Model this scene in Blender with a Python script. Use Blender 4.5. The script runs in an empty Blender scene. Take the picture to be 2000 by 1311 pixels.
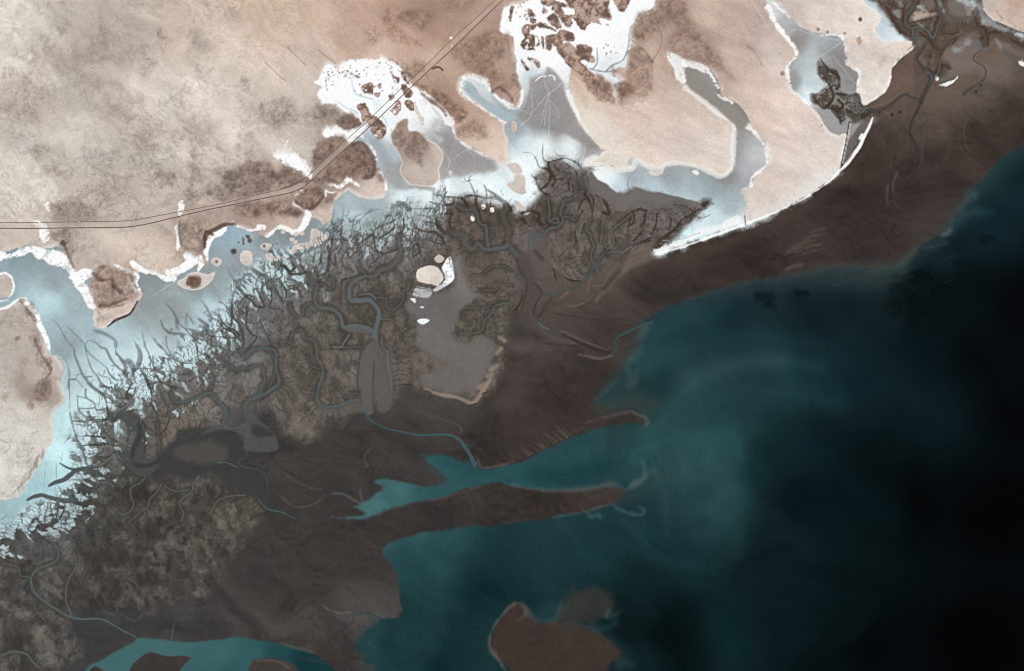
import bpy, math, random
import numpy as np

# ------------------------------------------------------------------ camera, sky, sun, exposure
scene = bpy.context.scene
PXM = 5.0                      # metres on the ground for one pixel of the photograph
CX, CY = 1000.0, 655.5
def world_xy(px, py):
    return (px - CX) * PXM, (CY - py) * PXM

cam_d = bpy.data.cameras.new('camera')
cam_d.sensor_fit = 'HORIZONTAL'
cam_d.sensor_width = 36.0
cam_d.lens = 100.0
cam_d.clip_start = 100.0
cam_d.clip_end = 400000.0
cam = bpy.data.objects.new('camera', cam_d)
scene.collection.objects.link(cam)
cam.location = (0.0, 0.0, 2000 * PXM * 100.0 / 36.0)
cam.rotation_euler = (0.0, 0.0, 0.0)
scene.camera = cam

SUN_EL, SUN_AZ = math.radians(54), math.radians(38)      # azimuth east of north (up in the picture)
world = bpy.data.worlds.new('World')
scene.world = world
world.use_nodes = True
wn = world.node_tree.nodes
sky = wn.new('ShaderNodeTexSky')
sky.sky_type = 'NISHITA'
sky.sun_disc = False
sky.sun_elevation = SUN_EL
sky.sun_rotation = SUN_AZ
wn['Background'].inputs['Strength'].default_value = 0.06
world.node_tree.links.new(sky.outputs[0], wn['Background'].inputs['Color'])

sun_d = bpy.data.lights.new('sun', 'SUN')
sun_d.energy = 4.0
sun_d.angle = math.radians(0.5)
sun_d.color = (1.0, 0.96, 0.90)
sun = bpy.data.objects.new('sun', sun_d)
scene.collection.objects.link(sun)
sun.rotation_euler = (math.pi / 2 - SUN_EL, 0.0, math.pi - SUN_AZ)
sun.location = (0, 0, 20000)

scene.cycles.filter_width = 1.1
scene.view_settings.view_transform = 'Standard'
scene.view_settings.look = 'None'
scene.view_settings.exposure = 0.0
scene.view_settings.gamma = 1.0
scene.view_settings.use_curve_mapping = False

# ------------------------------------------------------------------ land-cover raster (photo pixel units on the ground)
rng = np.random.default_rng(7)
random.seed(7)
STEP = 2.0
FX0, FX1, FY0, FY1 = -150.0, 2150.0, -110.0, 1420.0
out = np.array([60., 200., 600., 1600., 4000., 9000.])
ax = np.concatenate([FX0 - out[::-1], np.arange(FX0, FX1 + .1, STEP), FX1 + out]).astype(np.float32)
ay = np.concatenate([FY0 - out[::-1], np.arange(FY0, FY1 + .1, STEP), FY1 + out]).astype(np.float32)
W, H = len(ax), len(ay)
GX, GY = np.meshgrid(ax, ay)
COL = np.zeros((H, W, 3), np.float32)
CLS = np.zeros((H, W), np.int16)
MAN = np.zeros((H, W), np.float32)      # mangrove cover
SCR = np.zeros((H, W), np.float32)      # scrub cover
PAT = np.zeros((H, W), np.float32)      # where the broken scrub texture shows
SOFT = np.zeros((H, W), np.float32)

_tab = np.random.default_rng(11).random((8, 512, 512), dtype=np.float32)
def vnoise(x, y, seed=0):
    t = _tab[seed % 8]
    x = x + 37.3 * seed; y = y + 91.7 * seed
    xi = np.floor(x); yi = np.floor(y)
    fx = x - xi; fy = y - yi
    fx = fx * fx * (3 - 2 * fx); fy = fy * fy * (3 - 2 * fy)
    xi = xi.astype(np.int32) & 511; yi = yi.astype(np.int32) & 511
    x1 = (xi + 1) & 511; y1 = (yi + 1) & 511
    a = t[yi, xi]; b = t[yi, x1]; c = t[y1, xi]; d = t[y1, x1]
    return (a + (b - a) * fx) * (1 - fy) + (c + (d - c) * fx) * fy
def fbm(x, y, scale, octaves=4, seed=0, gain=.55):
    s = np.zeros_like(x); amp = 1.0; tot = 0.0; f = 1.0 / scale
    for o in range(octaves):
        s += amp * (vnoise(x * f, y * f, seed + o) * 2 - 1); tot += amp
        amp *= gain; f *= 2.03
    return s / tot * 1.6
def sfbm(x, y, scale, angle, stretch, octaves=4, seed=0, gain=.55):
    """streaky noise, long axis along angle (degrees, y down)"""
    c, s = math.cos(math.radians(angle)), math.sin(math.radians(angle))
    return fbm((x * c + y * s) / stretch, (-x * s + y * c), scale, octaves, seed, gain)
NE = fbm(GX, GY, 26, 5, 1, .68)      # edge crinkle
NF = fbm(GX, GY, 7, 2, 3)           # fine grain
NL = fbm(GX, GY, 7.5, 3, 6, .75)     # lace of salt crusts

def T(ox, oy, s):
    return lambda pts: [(ox + x / s, oy + y / s) for x, y in pts]
ta, tb, tc, td, te, tf, tg, th, ti, tj = [T(x, y, 6.556) for x, y in ((100, 560), (300, 500), (100, 740), (350, 680), (550, 390), (800, 300), (1020, 290), (0, 850), (600, 90), (980, 0))]
tk, tl = T(1690, 0, 6.4516), T(400, 220, 5.0)
z1, z2, z3, z4, z5, z6, z7, z8 = [T(x, y, 3.278) for y in (0, 400) for x in (0, 500, 1000, 1500)]
y1_, y2_, y3_, y4_ = [T(x, 800, 2.566) for x in (0, 500, 1000, 1500)]

def smooth(pts, closed, n=4):
    p = np.array(pts, np.float64)
    m = len(p)
    if m < 3 or n < 2: return p
    res = []
    for i in range(m if closed else m - 1):
        if closed: a, b, c, d = p[i - 1], p[i], p[(i + 1) % m], p[(i + 2) % m]
        else: a, b, c, d = p[max(i - 1, 0)], p[i], p[i + 1], p[min(i + 2, m - 1)]
        if max(abs(q).max() for q in (a, b, c, d)) > 2500:      # far-off corners stay straight
            res.append(b); continue
        for k in range(n):
            t = k / n
            res.append(.5 * (2 * b + (c - a) * t + (2 * a - 5 * b + 4 * c - d) * t * t + (3 * b - a - 3 * c + d) * t ** 3))
    if not closed: res.append(p[-1])
    return np.array(res)
def crop(x0, x1, y0, y1):
    i0, i1 = np.searchsorted(ax, [x0, x1]); j0, j1 = np.searchsorted(ay, [y0, y1])
    return max(i0 - 1, 0), min(i1 + 1, W), max(j0 - 1, 0), min(j1 + 1, H)
def sdf(pts, band, closed=True, sm=3):
    """signed distance (inside positive) clipped to +-band, on a crop of the raster"""
    p = smooth(pts, closed, sm) if sm else np.array(pts, float)
    i0, i1, j0, j1 = crop(p[:, 0].min() - band, p[:, 0].max() + band, p[:, 1].min() - band, p[:, 1].max() + band)
    X = ax[i0:i1]; Y = ay[j0:j1]
    d = np.full((j1 - j0, i1 - i0), band, np.float32)
    ins = np.zeros(d.shape, bool)
    m = len(p)
    for k in range(m if closed else m - 1):
        (xa, ya), (xb, yb) = p[k], p[(k + 1) % m]
        if closed and ya != yb:
            r0, r1 = np.searchsorted(Y, [min(ya, yb), max(ya, yb)])
            if r1 > r0:
                xc = xa + (Y[r0:r1] - ya) * ((xb - xa) / (yb - ya))
                ins[r0:r1] ^= X[None, :] < xc[:, None]
        c0, c1 = np.searchsorted(X, [min(xa, xb) - band, max(xa, xb) + band])
        r0, r1 = np.searchsorted(Y, [min(ya, yb) - band, max(ya, yb) + band])
        if c1 > c0 and r1 > r0:
            gx = X[None, c0:c1] - xa; gy = Y[r0:r1, None] - ya
            dx, dy = xb - xa, yb - ya
            L = dx * dx + dy * dy + 1e-9
            t = np.clip((gx * dx + gy * dy) / L, 0, 1)
            dd = np.sqrt((gx - t * dx) ** 2 + (gy - t * dy) ** 2)
            np.minimum(d[r0:r1, c0:c1], dd, out=d[r0:r1, c0:c1])
    if closed: d = np.where(ins, d, -d)
    return (slice(j0, j1), slice(i0, i1)), d
def sstep(a, b, x):
    t = np.clip((x - a) / (b - a), 0, 1)
    return t * t * (3 - 2 * t)
def blend(sl, m, col):
    if callable(col): col = col(sl)
    c = COL[sl]
    COL[sl] = c + (np.asarray(col, np.float32) - c) * m[..., None]
def poly(pts, col, f=2., n=2., op=1., cls=None, sm=3, man=None, scr=None, grain=0., n2=0.):
    sl, d = sdf(pts, f + abs(n) * 1.7 + n2 * 1.7 + 4, True, sm)
    dd = d + n * NE[sl] + n2 * NL[sl]
    m = sstep(-f, f, dd)
    if grain: m = m * np.clip(1 + grain * NF[sl] * 1.4, 0, 1.4)
    if col is not None: blend(sl, np.clip(m, 0, 1) * op, col)
    if cls is not None: CLS[sl][dd > 0] = cls
    if man is not None: MAN[sl] = MAN[sl] * (1 - m) + man * m
    if scr is not None: SCR[sl] = np.maximum(SCR[sl] * (1 - m), scr * m)
    return sl, dd
def rim(pts, col, wi, wo, op=1., n=2., closed=True, sm=3):
    """a band along an outline: wi px inside, wo px outside"""
    band = max(wi, wo) + abs(n) * 1.7 + 4
    sl, d = sdf(pts, band, closed, sm)
    dd = d + n * NE[sl]
    m = sstep(-wo, -wo * .3, dd) * sstep(wi, wi * .3, dd)
    blend(sl, m * op, col)
def line_mask(pts, w, f, n, sm):
    p = smooth(pts, False, sm)
    m = len(p)
    ws = np.interp(np.linspace(0, 1, m), np.linspace(0, 1, len(w)), w) if hasattr(w, '__len__') else np.full(m, float(w))
    R = ws.max() / 2 + f + abs(n) * 1.7 + 2
    i0, i1, j0, j1 = crop(p[:, 0].min() - R, p[:, 0].max() + R, p[:, 1].min() - R, p[:, 1].max() + R)
    X = ax[i0:i1]; Y = ay[j0:j1]
    e = np.full((j1 - j0, i1 - i0), -99, np.float32)
    for k in range(m - 1):
        (xa, ya), (xb, yb) = p[k], p[k + 1]
        c0, c1 = np.searchsorted(X, [min(xa, xb) - R, max(xa, xb) + R])
        r0, r1 = np.searchsorted(Y, [min(ya, yb) - R, max(ya, yb) + R])
        if c1 <= c0 or r1 <= r0: continue
        gx = X[None, c0:c1] - xa; gy = Y[r0:r1, None] - ya
        dx, dy = xb - xa, yb - ya
        t = np.clip((gx * dx + gy * dy) / (dx * dx + dy * dy + 1e-9), 0, 1)
        dd = (ws[k] + (ws[k + 1] - ws[k]) * t) / 2 - np.sqrt((gx - t * dx) ** 2 + (gy - t * dy) ** 2)
        np.maximum(e[r0:r1, c0:c1], dd, out=e[r0:r1, c0:c1])
    sl = (slice(j0, j1), slice(i0, i1))
    return sl, sstep(-f, f, e + n * NE[sl])
def line(pts, w, col, f=1.2, op=1., n=.5, sm=4, man=None, scr=None, lace=0):
    sl, m = line_mask(pts, w, f, n, sm)
    if lace: m = np.clip(m * 1.6 - lace * sstep(.0, .7, NL[sl]) * 1.2, 0, 1)
    if col is not None: blend(sl, m * op, col)
    if man is not None: MAN[sl] = np.maximum(MAN[sl], man * m) if man > 0 else MAN[sl] * (1 - m)
    if scr is not None: SCR[sl] = np.maximum(SCR[sl], scr * m)
def tapered(w, a=.22, b=.22):
    t = np.linspace(0, 1, 17); q = np.interp(t, np.linspace(0, 1, len(w)), w) if hasattr(w, '__len__') else np.full(17, float(w))
    return q * np.clip(t / a, 0.02, 1) ** .8 * np.clip((1 - t) / b, 0.02, 1) ** .8
def field(pts, sl=None, eps=60., p=1.6, warp=25.):
    """smooth colour field through control points (x, y, r, g, b)"""
    sl = sl or (slice(0, H), slice(0, W))
    X, Y = GX[sl], GY[sl]
    X = np.clip(X, -200, 2200) + warp * fbm(X, Y, 130, 3, 2); Y = np.clip(Y, -160, 1470) + warp * fbm(X, Y, 130, 3, 5)
    acc = np.zeros(X.shape + (3,), np.float32); tot = np.zeros(X.shape, np.float32)
    for (x, y, r, g, b) in pts:
        w = 1.0 / ((X - x) ** 2 + (Y - y) ** 2 + eps * eps) ** p * 1e6
        acc += w[..., None] * np.array([r, g, b], np.float32); tot += w
    return acc / tot[..., None]
def worley(X, Y, scale, angle, stretch, seed):
    c, s = math.cos(math.radians(angle)), math.sin(math.radians(angle))
    u = (X * c + Y * s) / (scale * stretch); v = (-X * s + Y * c) / scale
    ui = np.floor(u); vi = np.floor(v)
    f1 = np.full(X.shape, 9., np.float32); f2 = f1.copy(); idv = np.zeros(X.shape, np.float32)
    for a in (-1, 0, 1):
        for b in (-1, 0, 1):
            cu = (ui + a).astype(np.int32) & 511; cv = (vi + b).astype(np.int32) & 511
            px = ui + a + .1 + .8 * _tab[seed % 8][cv, cu]; py = vi + b + .1 + .8 * _tab[(seed + 1) % 8][cv, cu]
            d = np.sqrt((px - u) ** 2 + (py - v) ** 2)
            h = _tab[(seed + 2) % 8][cv, cu]
            near = d < f1
            f2 = np.where(near, f1, np.minimum(f2, d)); idv = np.where(near, h, idv); f1 = np.where(near, d, f1)
    return (f2 - f1) * scale, idv
KCAL = (1.173, 1.171, 1.187); MRATE = 1.8; SRATE = .5
# ------------------------------------------------------------------ what each class of ground is
REG = {}
def reg(i, name, label, cat, kind='structure', group=None, z=0., mat='soil'):
    REG[i] = dict(name=name, label=label, cat=cat, kind=kind, group=group, z=z, mat=mat)
reg(0, 'tidal_flat', 'dark brown wet mud flat between the beach and the teal sea', 'mud flat', z=1.2)
reg(1, 'sea', 'teal to black sea with pale sediment plumes', 'sea', z=0.0, mat='water')
reg(2, 'salt_flat', 'grey and white salt flat between the desert and the mangroves', 'salt flat', z=2.2)
reg(3, 'desert_plain', 'pale pink sandy desert plain with brown scrub patches, crossed by the roads', 'desert', z=4.0)
reg(4, 'mangrove_mud', 'grey brown mud with creeks under the dark mangroves', 'mud', z=1.6)
reg(5, 'beach', 'bright white curved beach between the pink sand and the brown mud flat', 'beach', z=2.6)

# ------------------------------------------------------------------ base: tidal mud
mud = [(1100, 780, 61, 51, 47), (950, 840, 64, 54, 49), (1000, 740, 66, 55, 50), (1180, 640, 58, 50, 46), (1300, 560, 57, 49, 45), (1450, 510, 57, 47, 43), (1560, 450, 66, 57, 53),
       (1650, 470, 58, 47, 43), (1680, 400, 57, 46, 42), (1620, 400, 60, 50, 46), (1750, 420, 66, 54, 49), (1700, 320, 60, 48, 43), (1780, 260, 84, 70, 64), (1790, 170, 100, 84, 76), (1740, 180, 100, 80, 70),
       (1850, 220, 84, 68, 60), (1920, 190, 82, 66, 58), (1900, 280, 58, 45, 40), (1970, 220, 66, 52, 46), (1980, 270, 54, 42, 38), (1840, 320, 62, 50, 45), (1850, 400, 72, 60, 56), (1800, 440, 74, 60, 56),
       (1890, 100, 106, 92, 86), (1860, 150, 112, 100, 94), (1940, 140, 104, 90, 82), (1960, 110, 104, 90, 84),
       (1190, 500, 96, 84, 78), (1150, 560, 78, 68, 62), (1050, 480, 104, 95, 90), (1040, 560, 84, 76, 72), (1070, 620, 72, 63, 58), (1020, 660, 82, 74, 70), (1130, 590, 74, 65, 60),
       (700, 880, 73, 65, 60), (620, 880, 80, 72, 67), (800, 830, 74, 66, 61), (870, 830, 84, 75, 70), (600, 940, 66, 60, 56), (700, 960, 68, 61, 57), (560, 900, 72, 67, 63), (480, 850, 76, 75, 73),
       (850, 1000, 62, 54, 50), (1000, 990, 64, 55, 50), (1100, 975, 60, 51, 46), (600, 1230, 76, 67, 62), (560, 1210, 74, 66, 61), (700, 1190, 78, 72, 69), (380, 1220, 70, 66, 64), (250, 1230, 62, 62, 62),
       (180, 1250, 64, 65, 65), (640, 1300, 70, 59, 54), (1060, 1260, 66, 57, 52), (1130, 1260, 62, 54, 50), (450, 1110, 74, 68, 64), (600, 1090, 76, 67, 62), (700, 1080, 74, 66, 61), (300, 1300, 62, 60, 59)]
COL[:] = field([(x, y, r * k_, g * k_, b * k_) for x, y, r, g, b in mud for k_ in [.84 if (x < 1000 and y < 1180) else 1.06 if (x > 1700 and y < 260) else 1.04 if (990 < x < 1200 and y < 640) else .92]], eps=45)
m_ = COL.mean(-1, keepdims=True); COL += (m_ - COL) * (.16 + .26 * sstep(1080, 880, GX) + .12 * sstep(1650, 1750, GX))[..., None]
mx = GX + 30 * fbm(GX, GY, 110, 3, 2); my = GY + 30 * fbm(GX, GY, 110, 3, 7)
sw = sfbm(mx, my, 34, 18, 3.2, 5, 5, .6)                       # sediment swirls
dr = np.clip(1 - np.abs(sfbm(mx, my, 42, 50, 1.8, 5, 0, .6)) * 6, 0, 1)     # drainage threads
rp = sfbm(mx, my, 7, 152, 4.0, 2, 3) * sstep(.05, .5, fbm(GX, GY, 70, 3, 1))   # ripple trains
COL *= (1.02 + .15 * sw + .05 * fbm(GX, GY, 60, 4, 4) - .12 * dr * sstep(-.2, .4, fbm(GX, GY, 140, 2, 3)) + .045 * rp + .02 * NF)[..., None]
CLS[:] = 0

# ------------------------------------------------------------------ sea
FAR = 12000
sea_main = [(FAR, -1200), (2300, 110), (2000, 287), (1957, 314), (1930, 342), (1900, 369), (1884, 395), (1870, 414), (1862, 432), (1838, 458), (1799, 479), (1774, 504), (1759, 517), (1744, 523), (1710, 526), (1683, 523), (1652, 521), (1622, 523),
            (1585, 531), (1555, 537), (1500, 545), (1442, 558), (1381, 574), (1320, 595), (1290, 608), (1274, 620), (1262, 628), (1266, 641), (1250, 659), (1254, 674), (1238, 693), (1219, 714), (1210, 730), (1195, 748), (1177, 763),
            (1164, 779), (1158, 790), (1200, 797), (1236, 803), (1258, 814), (1265, 826), (1261, 833), (1240, 826), (1190, 832), (1140, 845), (1110, 857), (1070, 877), (1030, 897), (1000, 907), (944, 915), (925, 905), (900, 898), (874, 892),
            (851, 888), (832, 893), (838, 905), (858, 922), (874, 936), (860, 944), (843, 948), (804, 946), (753, 936), (730, 942), (749, 950), (726, 971), (705, 985), (691, 991), (714, 1003), (690, 1010), (648, 1011), (690, 1014), (718, 1012),
            (773, 991), (851, 975), (929, 950), (968, 942), (1000, 948), (1039, 956), (1097, 959), (1156, 956), (1195, 954), (1222, 960), (1215, 972), (1195, 985), (1148, 997), (1078, 1010), (1000, 1022), (900, 1030), (820, 1042),
            (760, 1062), (748, 1084), (775, 1120), (780, 1174), (786, 1190), (773, 1205), (749, 1207), (734, 1221), (710, 1240), (691, 1256), (695, 1268), (718, 1283), (710, 1292), (734, 1311), (760, 1420), (800, 2200), (1500, FAR), (FAR, FAR)]
seac = [(1250, 870, 36, 78, 82), (900, 925, 40, 88, 94), (1000, 925, 40, 88, 93), (1100, 905, 38, 82, 87), (1400, 800, 24, 58, 62), (1380, 900, 44, 82, 84), (1330, 880, 40, 72, 75), (1350, 740, 38, 74, 77), (1480, 760, 22, 52, 57), (1500, 720, 32, 66, 71),
        (1600, 720, 20, 50, 55), (1600, 650, 13, 36, 44), (1700, 750, 11, 31, 38), (1800, 830, 8, 26, 31), (1800, 700, 6, 20, 25), (1900, 700, 4, 9, 13), (1880, 560, 5, 15, 19), (1960, 820, 3, 6, 9), (1950, 1000, 2, 3, 4), (1990, 600, 3, 5, 8),
        (1940, 430, 12, 36, 44), (1990, 330, 12, 38, 44), (1930, 370, 22, 48, 53), (1850, 490, 16, 36, 40), (1700, 560, 22, 36, 40), (1600, 570, 18, 36, 41), (1650, 590, 14, 32, 38), (1520, 560, 28, 50, 56), (1420, 600, 18, 44, 52),
        (1300, 650, 24, 62, 70), (1360, 630, 22, 56, 63), (1270, 700, 22, 58, 66), (1300, 760, 28, 62, 66), (1240, 770, 30, 60, 64), (1230, 790, 44, 62, 62), (1440, 880, 34, 72, 75), (1500, 900, 12, 38, 42), (1600, 880, 8, 28, 34), (1640, 940, 5, 17, 20), (1720, 960, 6, 20, 25),
        (1780, 980, 2, 4, 5), (1560, 970, 6, 20, 24), (1320, 980, 26, 58, 62), (1400, 980, 30, 66, 70), (1250, 1000, 20, 50, 58), (1340, 1080, 18, 48, 52), (1500, 1080, 8, 26, 30), (900, 1220, 27, 60, 63), (850, 1260, 28, 64, 67), (800, 1200, 24, 60, 64), (780, 1280, 22, 58, 62),
        (940, 1180, 10, 36, 42), (900, 1270, 20, 50, 54), (860, 1311, 10, 34, 40), (960, 1290, 22, 56, 60), (1240, 1230, 10, 28, 30), (1300, 1250, 4, 14, 16), (1340, 1200, 8, 26, 28), (1420, 1230, 12, 38, 42), (1280, 1180, 14, 40, 43), (1540, 1220, 9, 28, 32), (1600, 1290, 4, 14, 17), (1700, 1250, 2, 5, 6),
        (1660, 1200, 6, 20, 24), (1900, 1250, 2, 2, 3), (1250, 1290, 12, 36, 40), (760, 945, 62, 104, 106), (800, 970, 40, 92, 97), (720, 990, 66, 108, 110), (850, 1000, 40, 80, 84), (850, 1090, 34, 76, 80), (1000, 1090, 22, 58, 64), (1150, 1080, 22, 58, 63), (1080, 1030, 28, 62, 66)]
def desat(c, k, s): m_ = c.mean(-1, keepdims=True); return (m_ + (c - m_) * k) * s
sea_col = desat(field(seac, eps=38, p=1.7, warp=16), .82, .95)
ux = GX + 60 * fbm(GX, GY, 190, 3, 5); uy = GY + 60 * fbm(GX, GY, 190, 3, 1)
mil = sfbm(ux, uy, 60, 30, 3.0, 5, 6, .55)
sea_col *= (1.0 + .10 * mil + .02 * NF)[..., None]
sea_col += (np.array([5, 6, 6], np.float32) * (np.clip(mil, 0, 1) * sstep(1750, 1250, GX) * sstep(560, 640, GY))[..., None])
def sea(sl): return sea_col[sl]
poly(sea_main, sea, f=4, n=3.5, cls=1, n2=1.2)
# turbid shallows over the submerged edge of the flats
for p_, w_, c_, o_ in [([(1262, 640), (1250, 665), (1235, 700), (1210, 735), (1175, 770)], 26, (44, 66, 68), .5), ([(2010, 290), (1940, 345), (1895, 390), (1860, 440), (1800, 488), (1762, 525)], 30, (42, 58, 58), .5),
                       ([(1760, 530), (1700, 540), (1620, 538), (1540, 552), (1440, 570), (1340, 600), (1280, 625)], [40, 44, 40, 34, 26, 22, 20], (46, 58, 60), .5), ([(1160, 800), (1210, 792), (1270, 790)], 26, (60, 60, 56), .6),
                       ([(1215, 975), (1260, 960), (1290, 930)], 24, (52, 62, 62), .5), ([(1195, 1262), (1215, 1280), (1205, 1311)], 30, (40, 54, 54), .5), ([(740, 1225), (715, 1250), (712, 1270), (730, 1300)], 30, (44, 70, 72), .5), ([(830, 893), (850, 915), (870, 940)], 10, (50, 84, 88), .6)]:
    line(p_, w_, c_, 16, o_, 3)
sea_w = [(100, 1420), (164, 1311), (195, 1291), (234, 1268), (262, 1253), (269, 1246), (308, 1248), (362, 1255), (421, 1250), (460, 1244), (500, 1250), (558, 1258), (593, 1268), (621, 1283), (656, 1311), (700, 1400), (760, 2200), (-300, 2200)]
seaw = [(230, 1290, 66, 116, 118), (300, 1260, 66, 118, 120), (420, 1275, 60, 112, 115), (500, 1272, 50, 104, 108), (540, 1275, 30, 80, 86), (450, 1300, 46, 100, 104), (600, 1300, 18, 62, 68), (400, 1400, 40, 90, 94)]
seaw_c = desat(field(seaw, eps=15, p=2), .78, .9)
poly(sea_w, lambda sl: seaw_c[sl], f=3, n=2, cls=1)
def mudc(k=1.0):
    m = np.array([62, 56, 53], np.float32) * k
    return lambda sl: m * (1 + .06 * NE[sl] + .03 * NF[sl])[..., None]
poly([(249, 1330), (258, 1300), (265, 1293), (280, 1280), (296, 1273), (323, 1281), (345, 1281), (371, 1284), (362, 1296), (352, 1308), (330, 1330)], mudc(1.0), 2, 1.5, cls=0)
poly([(470, 1420), (490, 1300), (500, 1288), (530, 1286), (560, 1293), (585, 1315), (600, 1420)], mudc(1.05), 4, 2, cls=0)
poly([(165, 1330), (178, 1305), (192, 1303), (205, 1318), (190, 1340)], mudc(1.0), 2, 1.5, cls=0)
isl = [(1016, 1178), (1000, 1180), (975, 1209), (960, 1236), (957, 1262), (975, 1291), (995, 1311), (1020, 1420), (1150, 1420), (1187, 1311), (1195, 1295), (1211, 1275), (1195, 1256), (1168, 1233), (1140, 1221), (1118, 1214), (1086, 1214), (1060, 1215), (1040, 1205), (1030, 1188)]
reg(6, 'mud_island', 'large brown mud bank ringed by pale swash lines, standing in the teal sea', 'mud bank', z=1.0)
poly(isl, lambda sl: np.array([60, 51, 47], np.float32) * (1 + .05 * NE[sl] + .03 * NF[sl])[..., None], 7, 3, cls=6)
reg(7, 'mud_island', 'small dark brown mud lobe beside the large bank with pale swash lines', 'mud bank', z=1.0)
poly([(1090, 1205), (1097, 1180), (1110, 1160), (1140, 1150), (1180, 1154), (1197, 1172), (1193, 1198), (1172, 1210), (1150, 1222), (1110, 1220)], lambda sl: np.array([54, 54, 51], np.float32) * (1 + .08 * NE[sl])[..., None], 13, 8, op=.85, cls=7)
# pale swash lines and plumes
for pts, w, c, f, op in [
    ([(995, 1320), (975, 1291), (957, 1264), (957, 1240), (972, 1212), (1000, 1182), (1016, 1178)], 4, (112, 108, 102), 2.5, 1.0),
    ([(1016, 1178), (1026, 1190), (1024, 1202), (1010, 1212)], 4, (110, 106, 100), 3, .6),
    ([(1020, 1176), (1032, 1195), (1048, 1210), (1070, 1212), (1086, 1210), (1092, 1190), (1098, 1175)], 4, (76, 104, 107), 5, .6),
    ([(1050, 1210), (1070, 1190), (1092, 1185)], 18, (52, 84, 88), 10, .6),
    ([(1190, 1190), (1185, 1205), (1200, 1202), (1212, 1192)], 6, (78, 104, 106), 5, .7),
    ([(1140, 1222), (1165, 1228), (1190, 1225), (1205, 1212)], 8, (52, 90, 94), 7, .7),
    ([(1205, 1300), (1220, 1296), (1240, 1300)], 10, (50, 86, 88), 8, .6),
    ([(1000, 947), (1039, 955), (1097, 958), (1156, 953), (1195, 946), (1222, 956)], [3, 4, 6, 9, 12, 4], (118, 110, 103), 4, .7),
    ([(1222, 958), (1240, 945), (1256, 934), (1259, 915), (1254, 899)], [9, 12, 8, 5, 3], (104, 116, 116), 4, .8),
    ([(1254, 899), (1246, 905), (1236, 906), (1234, 892), (1248, 880), (1280, 868), (1312, 858)], 4, (62, 92, 96), 4, .55),
    ([(1256, 938), (1268, 925), (1276, 918), (1284, 930)], 5, (86, 100, 100), 5, .7),
    ([(1284, 930), (1294, 955), (1300, 990), (1302, 1040)], 12, (46, 78, 84), 9, .5),
    ([(1312, 858), (1324, 870), (1332, 895), (1338, 925), (1336, 960)], 5, (60, 92, 96), 5, .45),
    ([(1080, 1010), (1120, 1004), (1150, 998), (1172, 990), (1195, 986)], 4, (104, 112, 110), 3, .7),
    ([(1195, 986), (1215, 998), (1235, 1004), (1254, 1006), (1258, 996), (1248, 990)], 4, (88, 116, 118), 3, .75),
    ([(1145, 1000), (1155, 1009), (1168, 1006), (1172, 1014)], 6, (110, 126, 126), 4, .7),
    ([(1140, 828), (1170, 817), (1205, 810), (1235, 804)], 3, (110, 100, 94), 3, .65),
    ([(1234, 804), (1250, 812), (1260, 816), (1266, 827), (1258, 834)], 4, (120, 124, 122), 3, .8),
    ([(1262, 838), (1290, 826), (1305, 800), (1330, 770), (1370, 740), (1420, 718), (1480, 706), (1530, 706), (1600, 716)], [10, 12, 16, 22, 28, 30, 28, 20, 8], (56, 84, 86), 16, .8),
    ([(1600, 716), (1700, 730), (1800, 780), (1900, 850)], 50, (18, 44, 50), 50, .5),
    ([(1280, 860), (1360, 850), (1440, 850)], 70, (40, 78, 80), 50, .5),
    ([(1560, 850), (1620, 900), (1700, 980), (1760, 1010)], 40, (12, 36, 42), 30, .6),
    ([(1380, 1120), (1420, 1240), (1450, 1330)], 40, (14, 42, 46), 28, .6),
    ([(1290, 1180), (1320, 1260), (1350, 1340)], 34, (3, 11, 13), 26, .7),
    ([(1690, 900), (1770, 970), (1850, 1030)], 60, (2, 4, 5), 60, .55),
    ([(940, 1170), (890, 1230), (850, 1311)], 44, (10, 36, 42), 26, .5),
    ([(1030, 935), (1120, 925), (1200, 905)], 26, (16, 52, 60), 16, .7),
    ([(1236, 694), (1224, 715), (1232, 735), (1228, 755), (1240, 740), (1246, 715)], 9, (92, 112, 114), 6, .55),
    ([(1254, 676), (1246, 695), (1234, 712)], 10, (80, 108, 112), 6, .6),
    ([(1264, 636), (1258, 650), (1252, 662)], 12, (98, 108, 110), 6, .6),
    ([(1164, 780), (1185, 762), (1205, 742)], 6, (72, 92, 92), 5, .6),
    ([(1180, 800), (1220, 775), (1240, 760)], 24, (52, 78, 78), 16, .5),
    ([(1500, 546), (1442, 559), (1381, 575), (1330, 592)], 6, (70, 80, 84), 5, .5),
    ([(1759, 519), (1710, 528), (1683, 525), (1652, 523), (1622, 525), (1585, 533), (1555, 539), (1500, 548)], [14, 14, 12, 9, 9, 8, 6, 5], (104, 106, 104), 8, .55),
    ([(1760, 522), (1700, 540), (1640, 545), (1580, 556)], 34, (54, 66, 68), 22, .55),
    ([(1795, 482), (1774, 506), (1759, 518)], 10, (92, 94, 92), 6, .7),
    ([(1800, 485), (1830, 480), (1852, 472)], 6, (66, 92, 96), 5, .6),
    ([(1838, 458), (1860, 440), (1880, 422), (1905, 416), (1936, 414)], [6, 10, 12, 16, 14], (66, 100, 104), 9, .6),
    ([(1838, 460), (1850, 456), (1858, 446)], 6, (130, 150, 150), 4, .8),
    ([(1872, 414), (1884, 398), (1900, 378), (1905, 390)], 10, (96, 108, 108), 6, .6),
    ([(1930, 345), (1905, 372), (1890, 398)], 12, (52, 84, 88), 9, .5),
    ([(2010, 284), (1960, 316), (1932, 344)], 8, (40, 72, 76), 6, .5)]:
    line(pts, tapered(w), c, f * 1.7, op * (.62 if max(c) > 84 else .85), n=3)
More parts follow.
